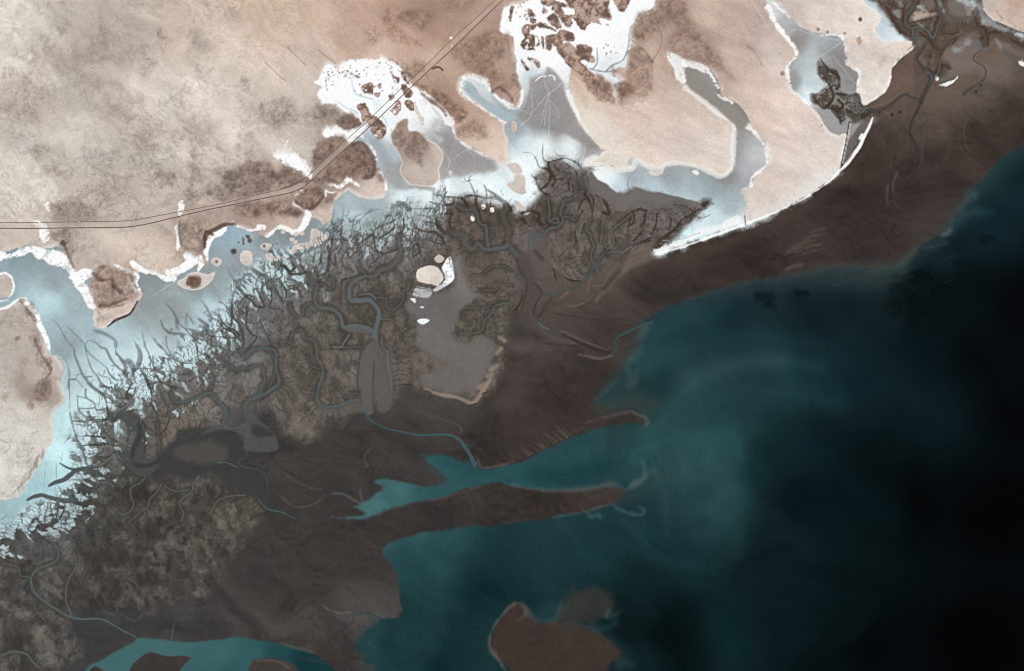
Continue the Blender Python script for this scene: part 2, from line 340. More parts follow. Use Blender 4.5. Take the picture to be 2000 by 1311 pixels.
for p_, w_, c_, o_ in [([(1262, 850), (1330, 862), (1400, 910), (1440, 990), (1440, 1080)], [24, 40, 50, 40, 20], (46, 78, 80), .38), ([(1290, 850), (1350, 800), (1430, 770), (1520, 765), (1640, 790)], [16, 34, 44, 40, 20], (42, 74, 77), .45),
                       ([(1262, 720), (1275, 660), (1330, 625), (1420, 600)], [20, 34, 34, 16], (44, 76, 80), .5), ([(1310, 690), (1400, 665), (1500, 660), (1600, 670)], [10, 18, 18, 8], (36, 66, 70), .4)]:
    line(p_, tapered(w_), c_, 38, o_, 6)
# reef patches under water
for cx, cy, rx, ry in [(1795, 560, 52, 28), (1840, 590, 46, 34), (1770, 600, 46, 26), (1800, 540, 26, 14), (1810, 630, 40, 22), (1860, 570, 24, 30)]:
    t = np.linspace(0, 2 * np.pi, 15)[:-1]
    poly([(cx + rx * math.cos(a), cy + ry * math.sin(a)) for a in t], (7, 15, 16), 10, 9, op=.62, grain=.5)
for cx, cy, r in [(1495, 580, 16), (1500, 597, 12), (1568, 572, 7), (1926, 468, 10), (1880, 515, 14), (1560, 570, 6)]:
    t = np.linspace(0, 2 * np.pi, 11)[:-1]
    poly([(cx + r * 1.4 * math.cos(a), cy + r * .8 * math.sin(a)) for a in t], (8, 20, 23), 6, 8, op=.6)

# ------------------------------------------------------------------ details of the mud flats
def sand(pts, w, c=(96, 86, 80), f=3, op=.6, n=1.): line(pts, w, c, f, op, n)
for p in (z7([(110, 660), (130, 730), (190, 800), (270, 855), (400, 885)]), z7([(320, 810), (420, 860), (520, 900), (610, 935)]), z7([(430, 958), (560, 985), (640, 965)])): sand(p, 4, (108, 98, 93), 2.5, .7)
sand(z7([(480, 560), (500, 480), (540, 390), (600, 350)]), 6, (120, 106, 97), 4, .7)
sand(z7([(540, 610), (620, 520), (700, 440), (760, 400)]), 7, (110, 98, 90), 5, .7)
sand(z7([(515, 525), (590, 510)]), 3, (130, 116, 106), 2, .8); sand(z7([(590, 490), (680, 370)]), 3, (130, 116, 106), 2, .8)
poly(z7([(700, 430), (740, 330), (800, 280), (890, 240), (900, 300), (960, 330), (900, 350), (780, 400)]), (122, 111, 105), 7, 4, op=.75)
poly(z7([(500, 520), (540, 400), (640, 340), (700, 370), (640, 470), (560, 560)]), (92, 82, 76), 11, 5, op=.6)
poly(z7([(300, 620), (340, 560), (470, 530), (520, 580), (440, 640), (360, 660)]), (86, 77, 71), 11, 5, op=.65)
sand(z7([(360, 650), (440, 640), (520, 580)]), 3, (108, 94, 86), 2, .7); sand(z7([(310, 600), (360, 555)]), 3, (120, 104, 95), 2, .7)
line(z7([(690, 420), (640, 480), (590, 540)]), 7, (66, 58, 54), 4, .7)
line(z7([(170, 720), (220, 640), (260, 590)]), 3, (58, 52, 50), 2, .7)
for p in (z7([(280, 700), (420, 720), (560, 740), (700, 735), (760, 745)]), z7([(700, 930), (780, 900), (830, 890)])): line(p, 2, (52, 44, 41), 2, .6)
for k in range(60):      # ripples below the beach and along the drained margins
    x, y = random.uniform(1100, 1850), random.uniform(420, 560)
    a = random.uniform(-.5, -.25); L = random.uniform(15, 50)
    line([(x, y), (x + L * math.cos(a), y + L * math.sin(a))], random.uniform(1.5, 4), random.choice([(74, 64, 59), (50, 42, 39), (70, 60, 55)]), 3, .3)
for k in range(16):      # the bright ripple field
    x = 1530 + random.uniform(0, 70); y = 505 - (x - 1540) * .95 + random.uniform(-22, 22)
    line([(x, y), (x + 12, y - 5), (x + 30, y - 8)], 4, (88, 78, 73), 3, .5)
for k in range(46):      # feathery drainage along the channel margin
    t = random.random(); x = 1000 + 130 * t; y = 905 - 62 * t
    L = random.uniform(12, 34); a = math.radians(random.uniform(25, 50))
    line([(x, y), (x - L * math.cos(a), y - L * math.sin(a))], [2.5, .8], (92, 82, 76), 1.5, .4)
for k in range(30):
    x = random.uniform(960, 1150); y = 1004 - (x - 960) * .03
    line([(x, y), (x - random.uniform(2, 8), y - random.uniform(10, 26))], [2, .6], (80, 70, 64), 1.5, .35)
for p, w, c in [(y2_([(0, 60), (60, 110), (95, 180), (80, 240), (130, 290), (230, 350), (340, 390)]), 4, (52, 50, 48)), (y2_([(0, 300), (50, 340), (60, 420), (40, 480), (120, 515), (200, 548)]), 3, (60, 76, 78)),
                (y2_([(380, 420), (440, 425), (500, 460), (540, 480)]), 3, (92, 96, 94)), (y2_([(520, 400), (530, 450), (545, 480)]), 3, (88, 92, 90)), (y2_([(540, 290), (560, 280), (540, 240), (580, 190)]), 3, (88, 80, 76)),
                (y2_([(340, 390), (300, 400), (200, 360), (130, 310)]), 3, (84, 80, 76)), (y2_([(90, 400), (180, 480), (260, 485), (340, 440)]), 4, (88, 78, 73)), (y2_([(750, 345), (790, 325)]), 4, (46, 84, 90)),
                (y2_([(560, 200), (680, 240), (780, 250), (840, 290)]), 3, (66, 58, 54)), (y2_([(780, 0), (900, 40), (1000, 70), (1030, 100), (1020, 120)]), 2, (96, 86, 80)), (y2_([(860, 20), (960, 90)]), 3, (90, 80, 74)),
                (y2_([(1110, 240), (1130, 290), (1200, 285), (1283, 262)]), 4, (100, 88, 80)), (y2_([(690, 500), (740, 485)]), 3, (120, 104, 96)), (y2_([(850, 460), (1000, 425), (1140, 380)]), 4, (84, 72, 66)),
                (y2_([(320, 965), (360, 1000), (420, 1020), (480, 1015)]), 3, (104, 100, 94)), (y2_([(480, 1050), (500, 1030), (540, 1020), (590, 1030), (630, 1070)]), 2.5, (40, 70, 76)), (y2_([(600, 1020), (640, 1040)]), 3, (120, 116, 110)),
                (y2_([(640, 1045), (700, 1038)]), 4, (120, 128, 124)), (y2_([(365, 1000), (370, 1070), (400, 1105), (440, 1100), (490, 1065)]), 2, (54, 50, 48)), (y2_([(120, 1170), (200, 1195), (300, 1220)]), 5, (96, 86, 80)),
                (y2_([(0, 1260), (100, 1260), (170, 1300)]), 3, (96, 92, 88)), (y1_([(870, 1075), (860, 1150)]), 2.5, (84, 112, 114)), (y1_([(700, 1145), (860, 1155)]), 2.5, (90, 100, 100)), (y1_([(690, 1270), (760, 1220)]), 3, (70, 76, 76))]:
    line(p, tapered(w, .15, .15), c, 2.4, .65, 1.2)
for k in range(120):     # faint drainage streaks everywhere on the western mud
    x, y = random.uniform(480, 1000), random.uniform(800, 1311)
    a = math.radians(random.gauss(20, 25)); L = random.uniform(10, 45)
    if y > 1015 and x > 780: continue
    line([(x, y), (x + L * .5 * math.cos(a), y + L * .5 * math.sin(a) + random.uniform(-4, 4)), (x + L * math.cos(a), y + L * math.sin(a))], random.uniform(1.2, 3), random.choice([(88, 78, 72), (58, 51, 47), (82, 73, 68)]), 2, .3)
# north-eastern bay
for p, w, c, op in [(z4([(1000, 630), (960, 700), (920, 780), (905, 840), (930, 900), (955, 960), (950, 1040), (920, 1120), (830, 1170), (805, 1230), (815, 1311)]), 5, (50, 43, 41), .75),
                (z4([(1000, 860), (985, 960), (985, 1030), (950, 1100)]), 3, (92, 80, 74), .6), (z4([(905, 610), (870, 605), (820, 650), (740, 700), (690, 740)]), 4, (62, 56, 54), .7), (z4([(900, 640), (840, 650), (790, 700)]), 6, (100, 84, 76), .4),
                (z4([(800, 900), (795, 1000), (790, 1080)]), 3, (84, 72, 66), .5), (z4([(860, 870), (850, 960), (820, 1050)]), 6, (82, 70, 64), .5), (z4([(770, 1180), (760, 1260), (770, 1311)]), 4, (100, 94, 90), .7), (z4([(830, 1090), (800, 1180), (805, 1250)]), 4, (98, 90, 85), .8),
                (z4([(1230, 740), (1220, 830), (1240, 960), (1310, 1030), (1400, 1110)]), 6, (74, 62, 56), .6), (z4([(1265, 760), (1255, 850), (1270, 950)]), 3, (92, 78, 70), .6), (z4([(1160, 740), (1155, 850), (1160, 960), (1110, 1060)]), 6, (78, 66, 60), .6), (z4([(1470, 640), (1500, 740)]), 5, (80, 66, 60), .6),
                (z4([(640, 690), (720, 670), (790, 640), (850, 600)]), 5, (126, 104, 90), .6), (z4([(680, 780), (730, 740), (790, 720)]), 4, (104, 92, 84), .6), (z4([(560, 900), (620, 850), (650, 820)]), 3, (66, 56, 52), .5),
                (z4([(1090, 600), (1180, 560), (1270, 480), (1330, 455)]), 6, (118, 98, 86), .55), (z4([(1120, 640), (1200, 600), (1280, 540)]), 4, (112, 94, 82), .5), (z4([(1060, 650), (1110, 655), (1170, 640)]), 4, (112, 94, 82), .5), (z4([(1390, 600), (1410, 560), (1470, 500), (1560, 440)]), 5, (104, 92, 82), .55),
                (z4([(1530, 580), (1460, 640), (1380, 640)]), 3, (52, 42, 38), .5), (z4([(930, 630), (960, 640), (1000, 630)]), 3, (58, 50, 48), .6)]:
    line(p, tapered(w, .12, .12), c, 3, op * .75, 1.5)
poly(z4([(790, 480), (840, 420), (930, 360), (960, 420), (940, 520), (860, 580), (760, 620), (700, 650)]), (112, 90, 78), 14, 4, op=.6)
poly(z4([(970, 560), (1010, 480), (1060, 530), (1160, 560), (1210, 500), (1290, 460), (1360, 480), (1340, 530), (1180, 640), (1100, 690), (1010, 690), (960, 660)]), (106, 88, 77), 14, 4, op=.55)
for cx, cy, r in [(1742, 224, 3.2), (1758.5, 219.5, 3), (1742.5, 208, 1.3), (1906, 179.5, 3), (1916, 167, 2.6), (1771, 129, 1.2), (1761, 166, 1.4)]:
    t = np.linspace(0, 2 * np.pi, 9)[:-1]
    poly([(cx + r * math.cos(a), cy + r * math.sin(a)) for a in t], (40, 28, 23), 1.4, .4, op=.6)
# seaward edge of the beach: a soft brown ramp
line([(1240, 530), (1330, 502), (1400, 480), (1470, 452), (1540, 420), (1600, 385), (1650, 340), (1690, 290)], 22, (78, 66, 61), 12, .45)
line([(1140, 560), (1180, 535), (1240, 510), (1290, 500)], 18, (96, 84, 77), 9, .5)
# ------------------------------------------------------------------ salt flats
salt_poly = [(-FAR, 1100), (0, 1040), (90, 1010), (150, 950), (190, 880), (230, 830), (290, 790), (330, 740), (400, 710), (470, 650), (540, 600), (620, 560), (700, 540), (760, 500), (830, 480), (900, 420), (1000, 430), (1040, 400), (1140, 330),
             (1160, 350), (1200, 380), (1240, 368), (1300, 385), (1340, 400), (1385, 392), (1372, 412), (1340, 440), (1310, 470), (1282, 496), (1300, 497), (1340, 484), (1400, 461), (1455, 441), (1520, 415), (1592, 375), (1643, 330), (1690, 260), (1704, 232), (1660, 240), (1684, 200), (1704, 178), (1722, 150), (1728, 130), (1745, 110), (1772, 88), (1768, 70), (1745, 45), (1715, 5), (1690, -40), (1650, -400), (1500, -FAR), (-FAR, -FAR)]
saltc = [(100, 560, 146, 160, 164), (60, 510, 138, 156, 161), (150, 600, 152, 170, 174), (110, 640, 156, 178, 184), (130, 690, 148, 164, 168), (165, 720, 184, 214, 220), (220, 700, 188, 220, 226), (240, 740, 200, 235, 240), (90, 590, 176, 208, 214), (190, 640, 160, 184, 190),
         (140, 870, 190, 236, 242), (120, 940, 176, 222, 230), (90, 960, 158, 196, 204), (60, 985, 150, 184, 192), (20, 1000, 150, 178, 184), (200, 780, 200, 236, 240), (300, 590, 146, 154, 155), (350, 610, 150, 158, 160), (400, 560, 146, 154, 156), (440, 570, 152, 164, 168), (380, 660, 178, 206, 212), (330, 640, 160, 172, 174),
         (290, 690, 196, 228, 234), (240, 660, 168, 190, 196), (420, 600, 180, 214, 222), (290, 555, 142, 150, 151), (450, 470, 152, 174, 186), (480, 520, 146, 156, 158), (520, 480, 142, 152, 155), (560, 465, 132, 142, 146), (600, 450, 140, 148, 150), (680, 430, 184, 210, 217), (640, 430, 150, 162, 166), (720, 405, 158, 170, 174),
         (780, 340, 156, 158, 157), (760, 300, 170, 182, 188), (790, 385, 214, 234, 240), (850, 370, 238, 248, 250), (930, 350, 222, 240, 246), (960, 360, 236, 248, 250), (900, 300, 150, 147, 145), (870, 270, 152, 150, 148), (860, 235, 178, 182, 182), (940, 315, 160, 160, 160), (980, 350, 210, 230, 236), (1040, 360, 236, 248, 250),
         (1060, 200, 150, 146, 143), (1090, 250, 148, 142, 138), (1055, 245, 156, 158, 158), (1060, 285, 238, 250, 252), (1030, 275, 212, 232, 238), (1120, 288, 232, 244, 248), (1010, 255, 164, 174, 178), (1000, 235, 160, 170, 176), (1150, 280, 150, 144, 141), (1020, 330, 240, 250, 252), (1180, 345, 226, 242, 246), (1175, 335, 238, 248, 250), (1230, 335, 160, 166, 170),
         (1300, 342, 150, 156, 160), (1280, 372, 178, 200, 208), (1210, 360, 190, 216, 224), (1400, 370, 156, 168, 172), (1440, 290, 152, 150, 149), (1430, 340, 142, 142, 142), (1470, 335, 176, 180, 182), (1400, 205, 140, 134, 130), (1440, 225, 138, 132, 128), (1350, 150, 146, 144, 139), (1380, 170, 150, 146, 142), (1480, 305, 190, 194, 196),
         (1400, 420, 196, 226, 233), (1350, 440, 196, 226, 232), (1430, 400, 162, 176, 180), (1440, 432, 226, 234, 238), (1380, 440, 214, 236, 240), (1590, 110, 176, 186, 189), (1550, 150, 150, 148, 146), (1578, 180, 210, 232, 238), (1590, 150, 190, 206, 210), (1560, 80, 142, 136, 132), (1620, 90, 174, 180, 182), (1640, 100, 140, 136, 134), (1530, 50, 172, 176, 177), (1508, 25, 214, 218, 216), (1645, 130, 152, 150, 148),
         (1660, 150, 150, 146, 143), (1600, 215, 152, 150, 148), (1630, 255, 150, 148, 146), (1725, 55, 182, 198, 204), (1745, 72, 206, 222, 228), (1710, 10, 184, 202, 208), (700, 170, 246, 250, 253), (790, 190, 252, 253, 254), (670, 250, 248, 251, 253), (730, 275, 160, 170, 176), (840, 220, 246, 249, 251), (780, 260, 236, 242, 246), (1060, 110, 252, 253, 254), (1040, 60, 252, 253, 254), (1100, 70, 252, 253, 254), (1180, 90, 250, 252, 254), (1150, 50, 252, 253, 254), (1220, 40, 246, 250, 252), (1210, 90, 240, 246, 250), (1010, 130, 240, 246, 249), (1000, 40, 252, 252, 252), (1250, 0, 250, 252, 253), (1190, 140, 226, 234, 238), (640, 150, 250, 252, 253), (750, 130, 252, 253, 253), (740, 220, 244, 248, 250), (1030, 150, 206, 218, 224), (1090, 150, 240, 243, 244), (1075, 125, 250, 251, 252)]
salt_col = field(saltc, eps=17, p=1.9, warp=12)
g_ = salt_col.mean(-1, keepdims=True); salt_col += (g_ - salt_col) * (.06 + .22 * sstep(165, 215, g_))      # greyer where it is darker
salt_col *= (1.015 + .075 * sfbm(GX + 20 * NE, GY + 12 * fbm(GX, GY, 60, 2, 3), 40, 52, 2.6, 5, 2, .6) * sstep(252, 215, g_[..., 0]) + .015 * NF)[..., None]
poly(salt_poly, lambda sl: salt_col[sl], f=9, n=8, cls=2)

# grey mud apron in front of the mangroves and dark wet patches
poly(tg([(870, 290), (960, 400), (1080, 460), (1160, 530), (1270, 595), (1380, 575), (1460, 500), (1639, 570), (1750, 560), (1900, 600), (2100, 650), (2300, 720), (2250, 830), (2000, 860), (1639, 820), (1400, 800), (1200, 800), (1100, 720), (960, 600), (850, 570)]), (112, 106, 104), 2, 2, cls=4)
poly(tf([(0, 420), (120, 390), (280, 430), (320, 460), (220, 470), (60, 450)]), (142, 138, 138), 5, 2, op=.7)
poly(z3([(690, 1020), (735, 990), (740, 1030)]), (140, 134, 130), 1.5, 1)
# drainage lines and bird-foot tracks on the grey pans
for p in (z3([(238, 600), (240, 700), (238, 800), (235, 870)]), z3([(238, 600), (205, 700), (185, 800)]), z3([(238, 600), (215, 720), (210, 800)]), z3([(238, 600), (290, 560), (330, 520)]), z3([(238, 600), (205, 520)]), z3([(120, 730), (180, 660), (230, 600)]),
          z3([(120, 600), (130, 730), (60, 800)]), z3([(120, 730), (40, 700)]), z3([(460, 1000), (470, 920), (455, 880)]), z3([(465, 1030), (540, 980)]), z4([(130, 220), (180, 185), (250, 210), (400, 250), (490, 260)]), z4([(490, 260), (400, 320), (330, 370)]), z4([(420, 360), (480, 440), (560, 540)]),
          z5([(980, 580), (1060, 530), (1160, 480)]), z2([(1260, 1020), (1350, 960)]), z2([(1300, 900), (1390, 1000)]), z6([(340, 100), (420, 40)])):
    line(p, 1.2, (212, 222, 225), 1.4, .55)
for p in (z3([(700, 430), (620, 460), (530, 450), (500, 440)]), z3([(745, 220), (750, 270), (715, 380), (640, 420), (600, 460)]), z3([(545, 310), (545, 400), (520, 440)])):
    line(p, [1.5, 3, 4], (150, 160, 168), 1.2, .85)

# ------------------------------------------------------------------ mud that carries the mangroves
mg_main = [(-FAR, 1100), (0, 1060), (100, 1000), (150, 965), (172, 905), (168, 850), (185, 822), (225, 782), (258, 745), (300, 728), (345, 712), (400, 672), (430, 642), (452, 600), (485, 560), (522, 522), (562, 510), (600, 500), (640, 478), (662, 455), (690, 452), (740, 455), (790, 420), (840, 425), (872, 396), (930, 386), (990, 400), (1010, 420),
           (1048, 395), (1052, 345), (1080, 315), (1120, 318), (1145, 360), (1165, 385), (1195, 402), (1215, 420), (1250, 408), (1300, 402), (1350, 402), (1360, 412), (1335, 440), (1300, 470), (1250, 474), (1200, 490), (1160, 540), (1110, 552), (1080, 535), (1060, 490), (1062, 455), (1030, 440), (1010, 480), (1005, 560), (1020, 600), (990, 612), (990, 700), (975, 750), (935, 785), (880, 780),
           (800, 755), (765, 790), (740, 800), (700, 800), (640, 835), (610, 862), (560, 850), (520, 800), (470, 815), (440, 840), (400, 830), (350, 870), (310, 900), (290, 930), (340, 940), (400, 932), (450, 930), (500, 965), (505, 1010), (470, 1060), (440, 1110), (400, 1165), (330, 1180), (280, 1200), (180, 1190), (130, 1215), (160, 1285), (90, 1311), (60, 1420), (-FAR, 1900)]
mgc = [(200, 850, 100, 104, 103), (170, 940, 96, 102, 100), (250, 900, 92, 86, 78), (330, 830, 100, 88, 78), (300, 770, 108, 104, 98), (270, 860, 90, 86, 80), (380, 760, 112, 106, 100), (420, 720, 104, 100, 97), (450, 680, 104, 106, 106), (500, 600, 108, 108, 108), (560, 560, 110, 109, 108), (550, 720, 98, 90, 82), (480, 790, 96, 88, 80), (600, 640, 98, 90, 84), (620, 700, 94, 84, 74), (640, 780, 92, 82, 74),
       (700, 480, 122, 121, 120), (760, 440, 140, 142, 142), (800, 450, 132, 132, 131), (680, 560, 96, 88, 82), (740, 560, 82, 72, 64), (760, 660, 90, 80, 70), (720, 640, 82, 74, 66), (780, 720, 92, 82, 74), (820, 560, 88, 78, 70), (860, 470, 100, 90, 84), (900, 420, 92, 80, 73), (940, 440, 84, 71, 64), (960, 500, 92, 82, 75), (960, 540, 84, 74, 66), (930, 620, 88, 80, 70), (980, 430, 88, 74, 67),
       (1080, 350, 96, 88, 84), (1120, 370, 92, 84, 80), (1050, 410, 78, 64, 57), (1100, 430, 88, 78, 71), (1150, 450, 94, 84, 76), (1100, 500, 88, 78, 68), (1200, 450, 92, 80, 73), (1260, 430, 96, 86, 82), (1320, 415, 100, 92, 90), (1040, 480, 98, 88, 82), (300, 980, 84, 77, 68), (200, 1000, 92, 90, 84), (400, 960, 96, 89, 80), (460, 980, 92, 82, 72), (100, 1050, 100, 100, 96), (300, 1080, 88, 80, 72), (200, 1150, 86, 80, 72),
       (50, 1150, 92, 88, 82), (100, 1230, 98, 92, 84), (60, 1290, 90, 84, 77), (220, 1190, 88, 82, 76), (350, 1150, 94, 86, 80), (550, 840, 90, 80, 72), (330, 900, 92, 82, 72)]
mg_col = desat(field(mgc, eps=26, p=1.7), .68, 1.1)
mgs, mgd = sdf(mg_main, 120, True, 3)
Xm, Ym = GX[mgs], GY[mgs]
wxm = Xm + 9 * fbm(Xm, Ym, 30, 4, 1, .6); wym = Ym + 9 * fbm(Xm, Ym, 30, 4, 6, .6)
ca, ia = worley(wxm, wym, 6.8, 60, 4.2, 1)          # long cells of salt between the creek heads, west
cb, ib = worley(wxm, wym, 6.5, 98, 3.2, 3)          # and north of the central creek
cc_, ic = worley(wxm, wym, 7.5, 25, 2.6, 5)         # and beside the headland
wN = sstep(560, 640, Xm); wS = sstep(830, 900, Ym) * sstep(320, 260, Xm)
cd_ = ca * (1 - wN) * (1 - wS) + cb * wN * (1 - wS) + cc_ * wS
cid = np.where(wS > .5, ic, np.where(wN > .5, ib, ia))
nwside = Ym < np.interp(Xm, [0, 100, 150, 200, 240, 300, 400, 470, 560, 640, 720, 800, 870, 875], [1110, 1080, 1040, 985, 920, 850, 775, 725, 640, 585, 560, 530, 480, -999])
depth = mgd + 16 * NE[mgs]
thr = np.where(wN > .5, 44., 74.)
mud_cell = np.where(nwside, sstep(-.08, .08, (depth + 34) / (thr + 34) - cid), sstep(-16, 16, mgd + 12 * NE[mgs]))
mud_cell = np.where(mgd > 100, 1, mud_cell).astype(np.float32)
mgz = mud_cell
MZ = np.zeros((H, W), np.float32); MZ[mgs] = np.where(nwside, sstep(-14, 20, depth), mgz)
EDGE = np.full((H, W), -120, np.float32); EDGE[mgs] = mgd          # depth inside the mangrove belt
band = np.where(nwside, sstep(-40, -14, depth) * sstep(105, 70, depth), 0)
CELLV = np.zeros((H, W), np.float32); CELLV[mgs] = sstep(2.2, .5, cd_) * band * (.45 + .55 * sstep(-.5, .3, fbm(Xm, Ym, 22, 3, 4)))          # dark threads between the cells
mot = sfbm(Xm + 9 * NE[mgs], Ym + 9 * NE[mgs][::-1, ::-1], 13, 72, 1.8, 5, 2, .66)
motf = .84 + .24 * sstep(-.55, .5, mot)
motf = motf + (1 - motf) * band * .7
swd = sstep(560, 420, Xm) * sstep(880, 960, Ym)
motf = motf * (1 - swd * (.30 - .22 * sstep(-.2, .6, sfbm(Xm, Ym, 26, 60, 1.5, 4, 4, .62))))
mgt = mg_col[mgs] * motf[..., None] * (1 + .05 * NE[mgs] + .04 * NF[mgs] + .16 * (cid - .45) * (band + .25))[..., None]
blend(mgs, mgz * (1 - .25 * band * (1 - sstep(0, 40, depth))), mgt)
br = (1 - mgz) * band
blend(mgs, br * .8, np.where((Xm < 600)[..., None], np.array([198, 220, 225], np.float32), np.array([168, 180, 184], np.float32)))
CLS[mgs][(MZ[mgs] > .5)] = 4

# grey tidal island in the middle, bare of trees
core = z6([(1330, 330), (1360, 480), (1400, 600), (1300, 690), (1270, 800), (1290, 860), (1480, 860), (1540, 900), (1500, 1010), (1460, 1100), (1420, 1180), (1330, 1210), (1180, 1190), (1080, 1180), (1080, 1100), (1200, 1020), (1110, 960), (1020, 900), (1030, 780), (1000, 700), (960, 640), (1050, 570), (1180, 560), (1280, 480), (1260, 380), (1290, 330)])
core_c = field([(890, 680, 118, 110, 104), (880, 640, 110, 103, 98), (930, 700, 114, 106, 100), (900, 740, 110, 101, 95), (900, 540, 124, 118, 112), (860, 600, 104, 98, 93), (830, 640, 116, 108, 103), (940, 660, 104, 96, 89)], eps=30)
poly(core, lambda sl: core_c[sl] * np.array([.97, 1.0, 1.03], np.float32) * (1 + .03 * NE[sl] + .02 * NF[sl])[..., None], 8, 6)
csl, cd = sdf(core, 20); MZ[csl] *= 1 - sstep(-6, 8, cd)
poly(z6([(1310, 340), (1480, 330), (1639, 330), (1639, 520), (1450, 560), (1370, 540)]), (96, 87, 80), 8, 5, op=.7)
poly(z6([(780, 960), (870, 960), (880, 1050), (900, 1120), (1020, 1160), (1080, 1200), (1300, 1250), (1500, 1230), (1600, 1100), (1700, 1000), (1700, 1311), (800, 1311), (760, 1150)]), (84, 76, 71), 30, 10, op=.45)
line(z6([(1080, 1180), (1180, 1215), (1290, 1235), (1380, 1270), (1420, 1240), (1460, 1180), (1500, 1120)]), [3, 7, 6, 7, 8, 9, 5], (150, 134, 122), 2.5, .8)
for p in (z6([(1500, 1060), (1540, 1030)]), z6([(1540, 950), (1570, 920)]), z6([(1560, 850), (1590, 870)]), z6([(1490, 1100), (1510, 1090)]), z6([(1430, 1170), (1480, 1140)])):
    line(p, 9, (148, 130, 116), 3, .7, 1.5)
for p in (z6([(940, 1150), (1010, 1155)]), z6([(1085, 1190), (1120, 1200)]), z6([(1370, 1285), (1410, 1275)]), z6([(1450, 1210), (1500, 1195)]), z7([(265, 410), (285, 480)]), z7([(335, 465), (380, 485), (440, 490)]), z7([(10, 680), (40, 650), (70, 580)])):
    line(p, [2, 4, 2], (56, 34, 26), 1.5, .85, man=.8)
# bright salty patches along the inner side
for p in (te([(440, 860), (500, 830), (560, 880), (540, 940), (460, 920)]), te([(510, 700), (560, 610), (590, 700), (600, 830), (540, 820)]), te([(450, 640), (510, 640), (490, 820), (450, 790)]), te([(260, 720), (340, 670), (410, 740), (320, 870), (250, 830)]), te([(510, 1130), (570, 1140), (600, 1250), (560, 1311), (530, 1230)]),
          te([(910, 380), (970, 310), (990, 340), (930, 430)]), te([(1110, 250), (1330, 140), (1370, 180), (1220, 310), (1160, 360)]), te([(1390, 140), (1500, 80), (1550, 160), (1480, 230), (1330, 280)]), te([(1220, 540), (1290, 540), (1250, 640)]), te([(1270, 640), (1350, 560), (1370, 580), (1310, 660)]), te([(1000, 330), (1090, 290), (1150, 420), (1040, 480), (980, 420)])):
    poly(p, (158, 172, 174), 3, 3.5, op=.55)
poly(z6([(1190, 400), (1240, 330), (1260, 400), (1270, 470), (1240, 510), (1170, 550), (1130, 545), (1210, 480)]), (246, 250, 252), 1.5, 1.5)
poly(z6([(1000, 580), (1030, 530), (1120, 540), (1110, 590), (1040, 590)]), (200, 208, 210), 2, 3, op=.8)
for p in (z6([(1030, 745), (1060, 730), (1110, 740), (1070, 765)]), z6([(985, 600), (1020, 600), (1020, 630)]), z6([(1050, 655), (1075, 650), (1070, 665)])):
    poly(p, (236, 242, 244), 1.5, 1.5)
for x, y in ((923, 427), (944, 403), (961, 410)): poly([(x - 4, y - 4), (x + 3, y - 4), (x + 4, y + 4), (x - 2, y + 5)], (240, 236, 232), 1.5, .5)

# ------------------------------------------------------------------ NE inlet: mangrove mud among pale flats
ne = [(1690, -200), (1712, -5), (1728, 22), (1742, 46), (1757, 64), (1780, 80), (1787, 100), (1800, 140), (1820, 143), (1832, 152), (1852, 142), (1863, 130), (1846, 112), (1850, 98), (1868, 82), (1884, 72), (1906, 62), (1914, 84), (1926, 96), (1934, 80), (1950, 78), (1968, 88), (1985, 94), (2040, 110), (2040, 78), (1985, 72), (1960, 62), (1938, 50), (1918, 40), (1908, 25), (1895, 40), (1870, 42), (1845, 30), (1850, -10), (1820, -200)]
nsl, nd = sdf(ne, 30, True, 3)
nez = sstep(-5, 6, nd + 7 * NE[nsl])
blend(nsl, nez * .92, np.array([92, 77, 68], np.float32) * (1 + .07 * NE[nsl] + .05 * NF[nsl])[..., None])
CLS[nsl][nd + 7 * NE[nsl] > 0] = 4
MZ[nsl] = np.maximum(MZ[nsl], nez)
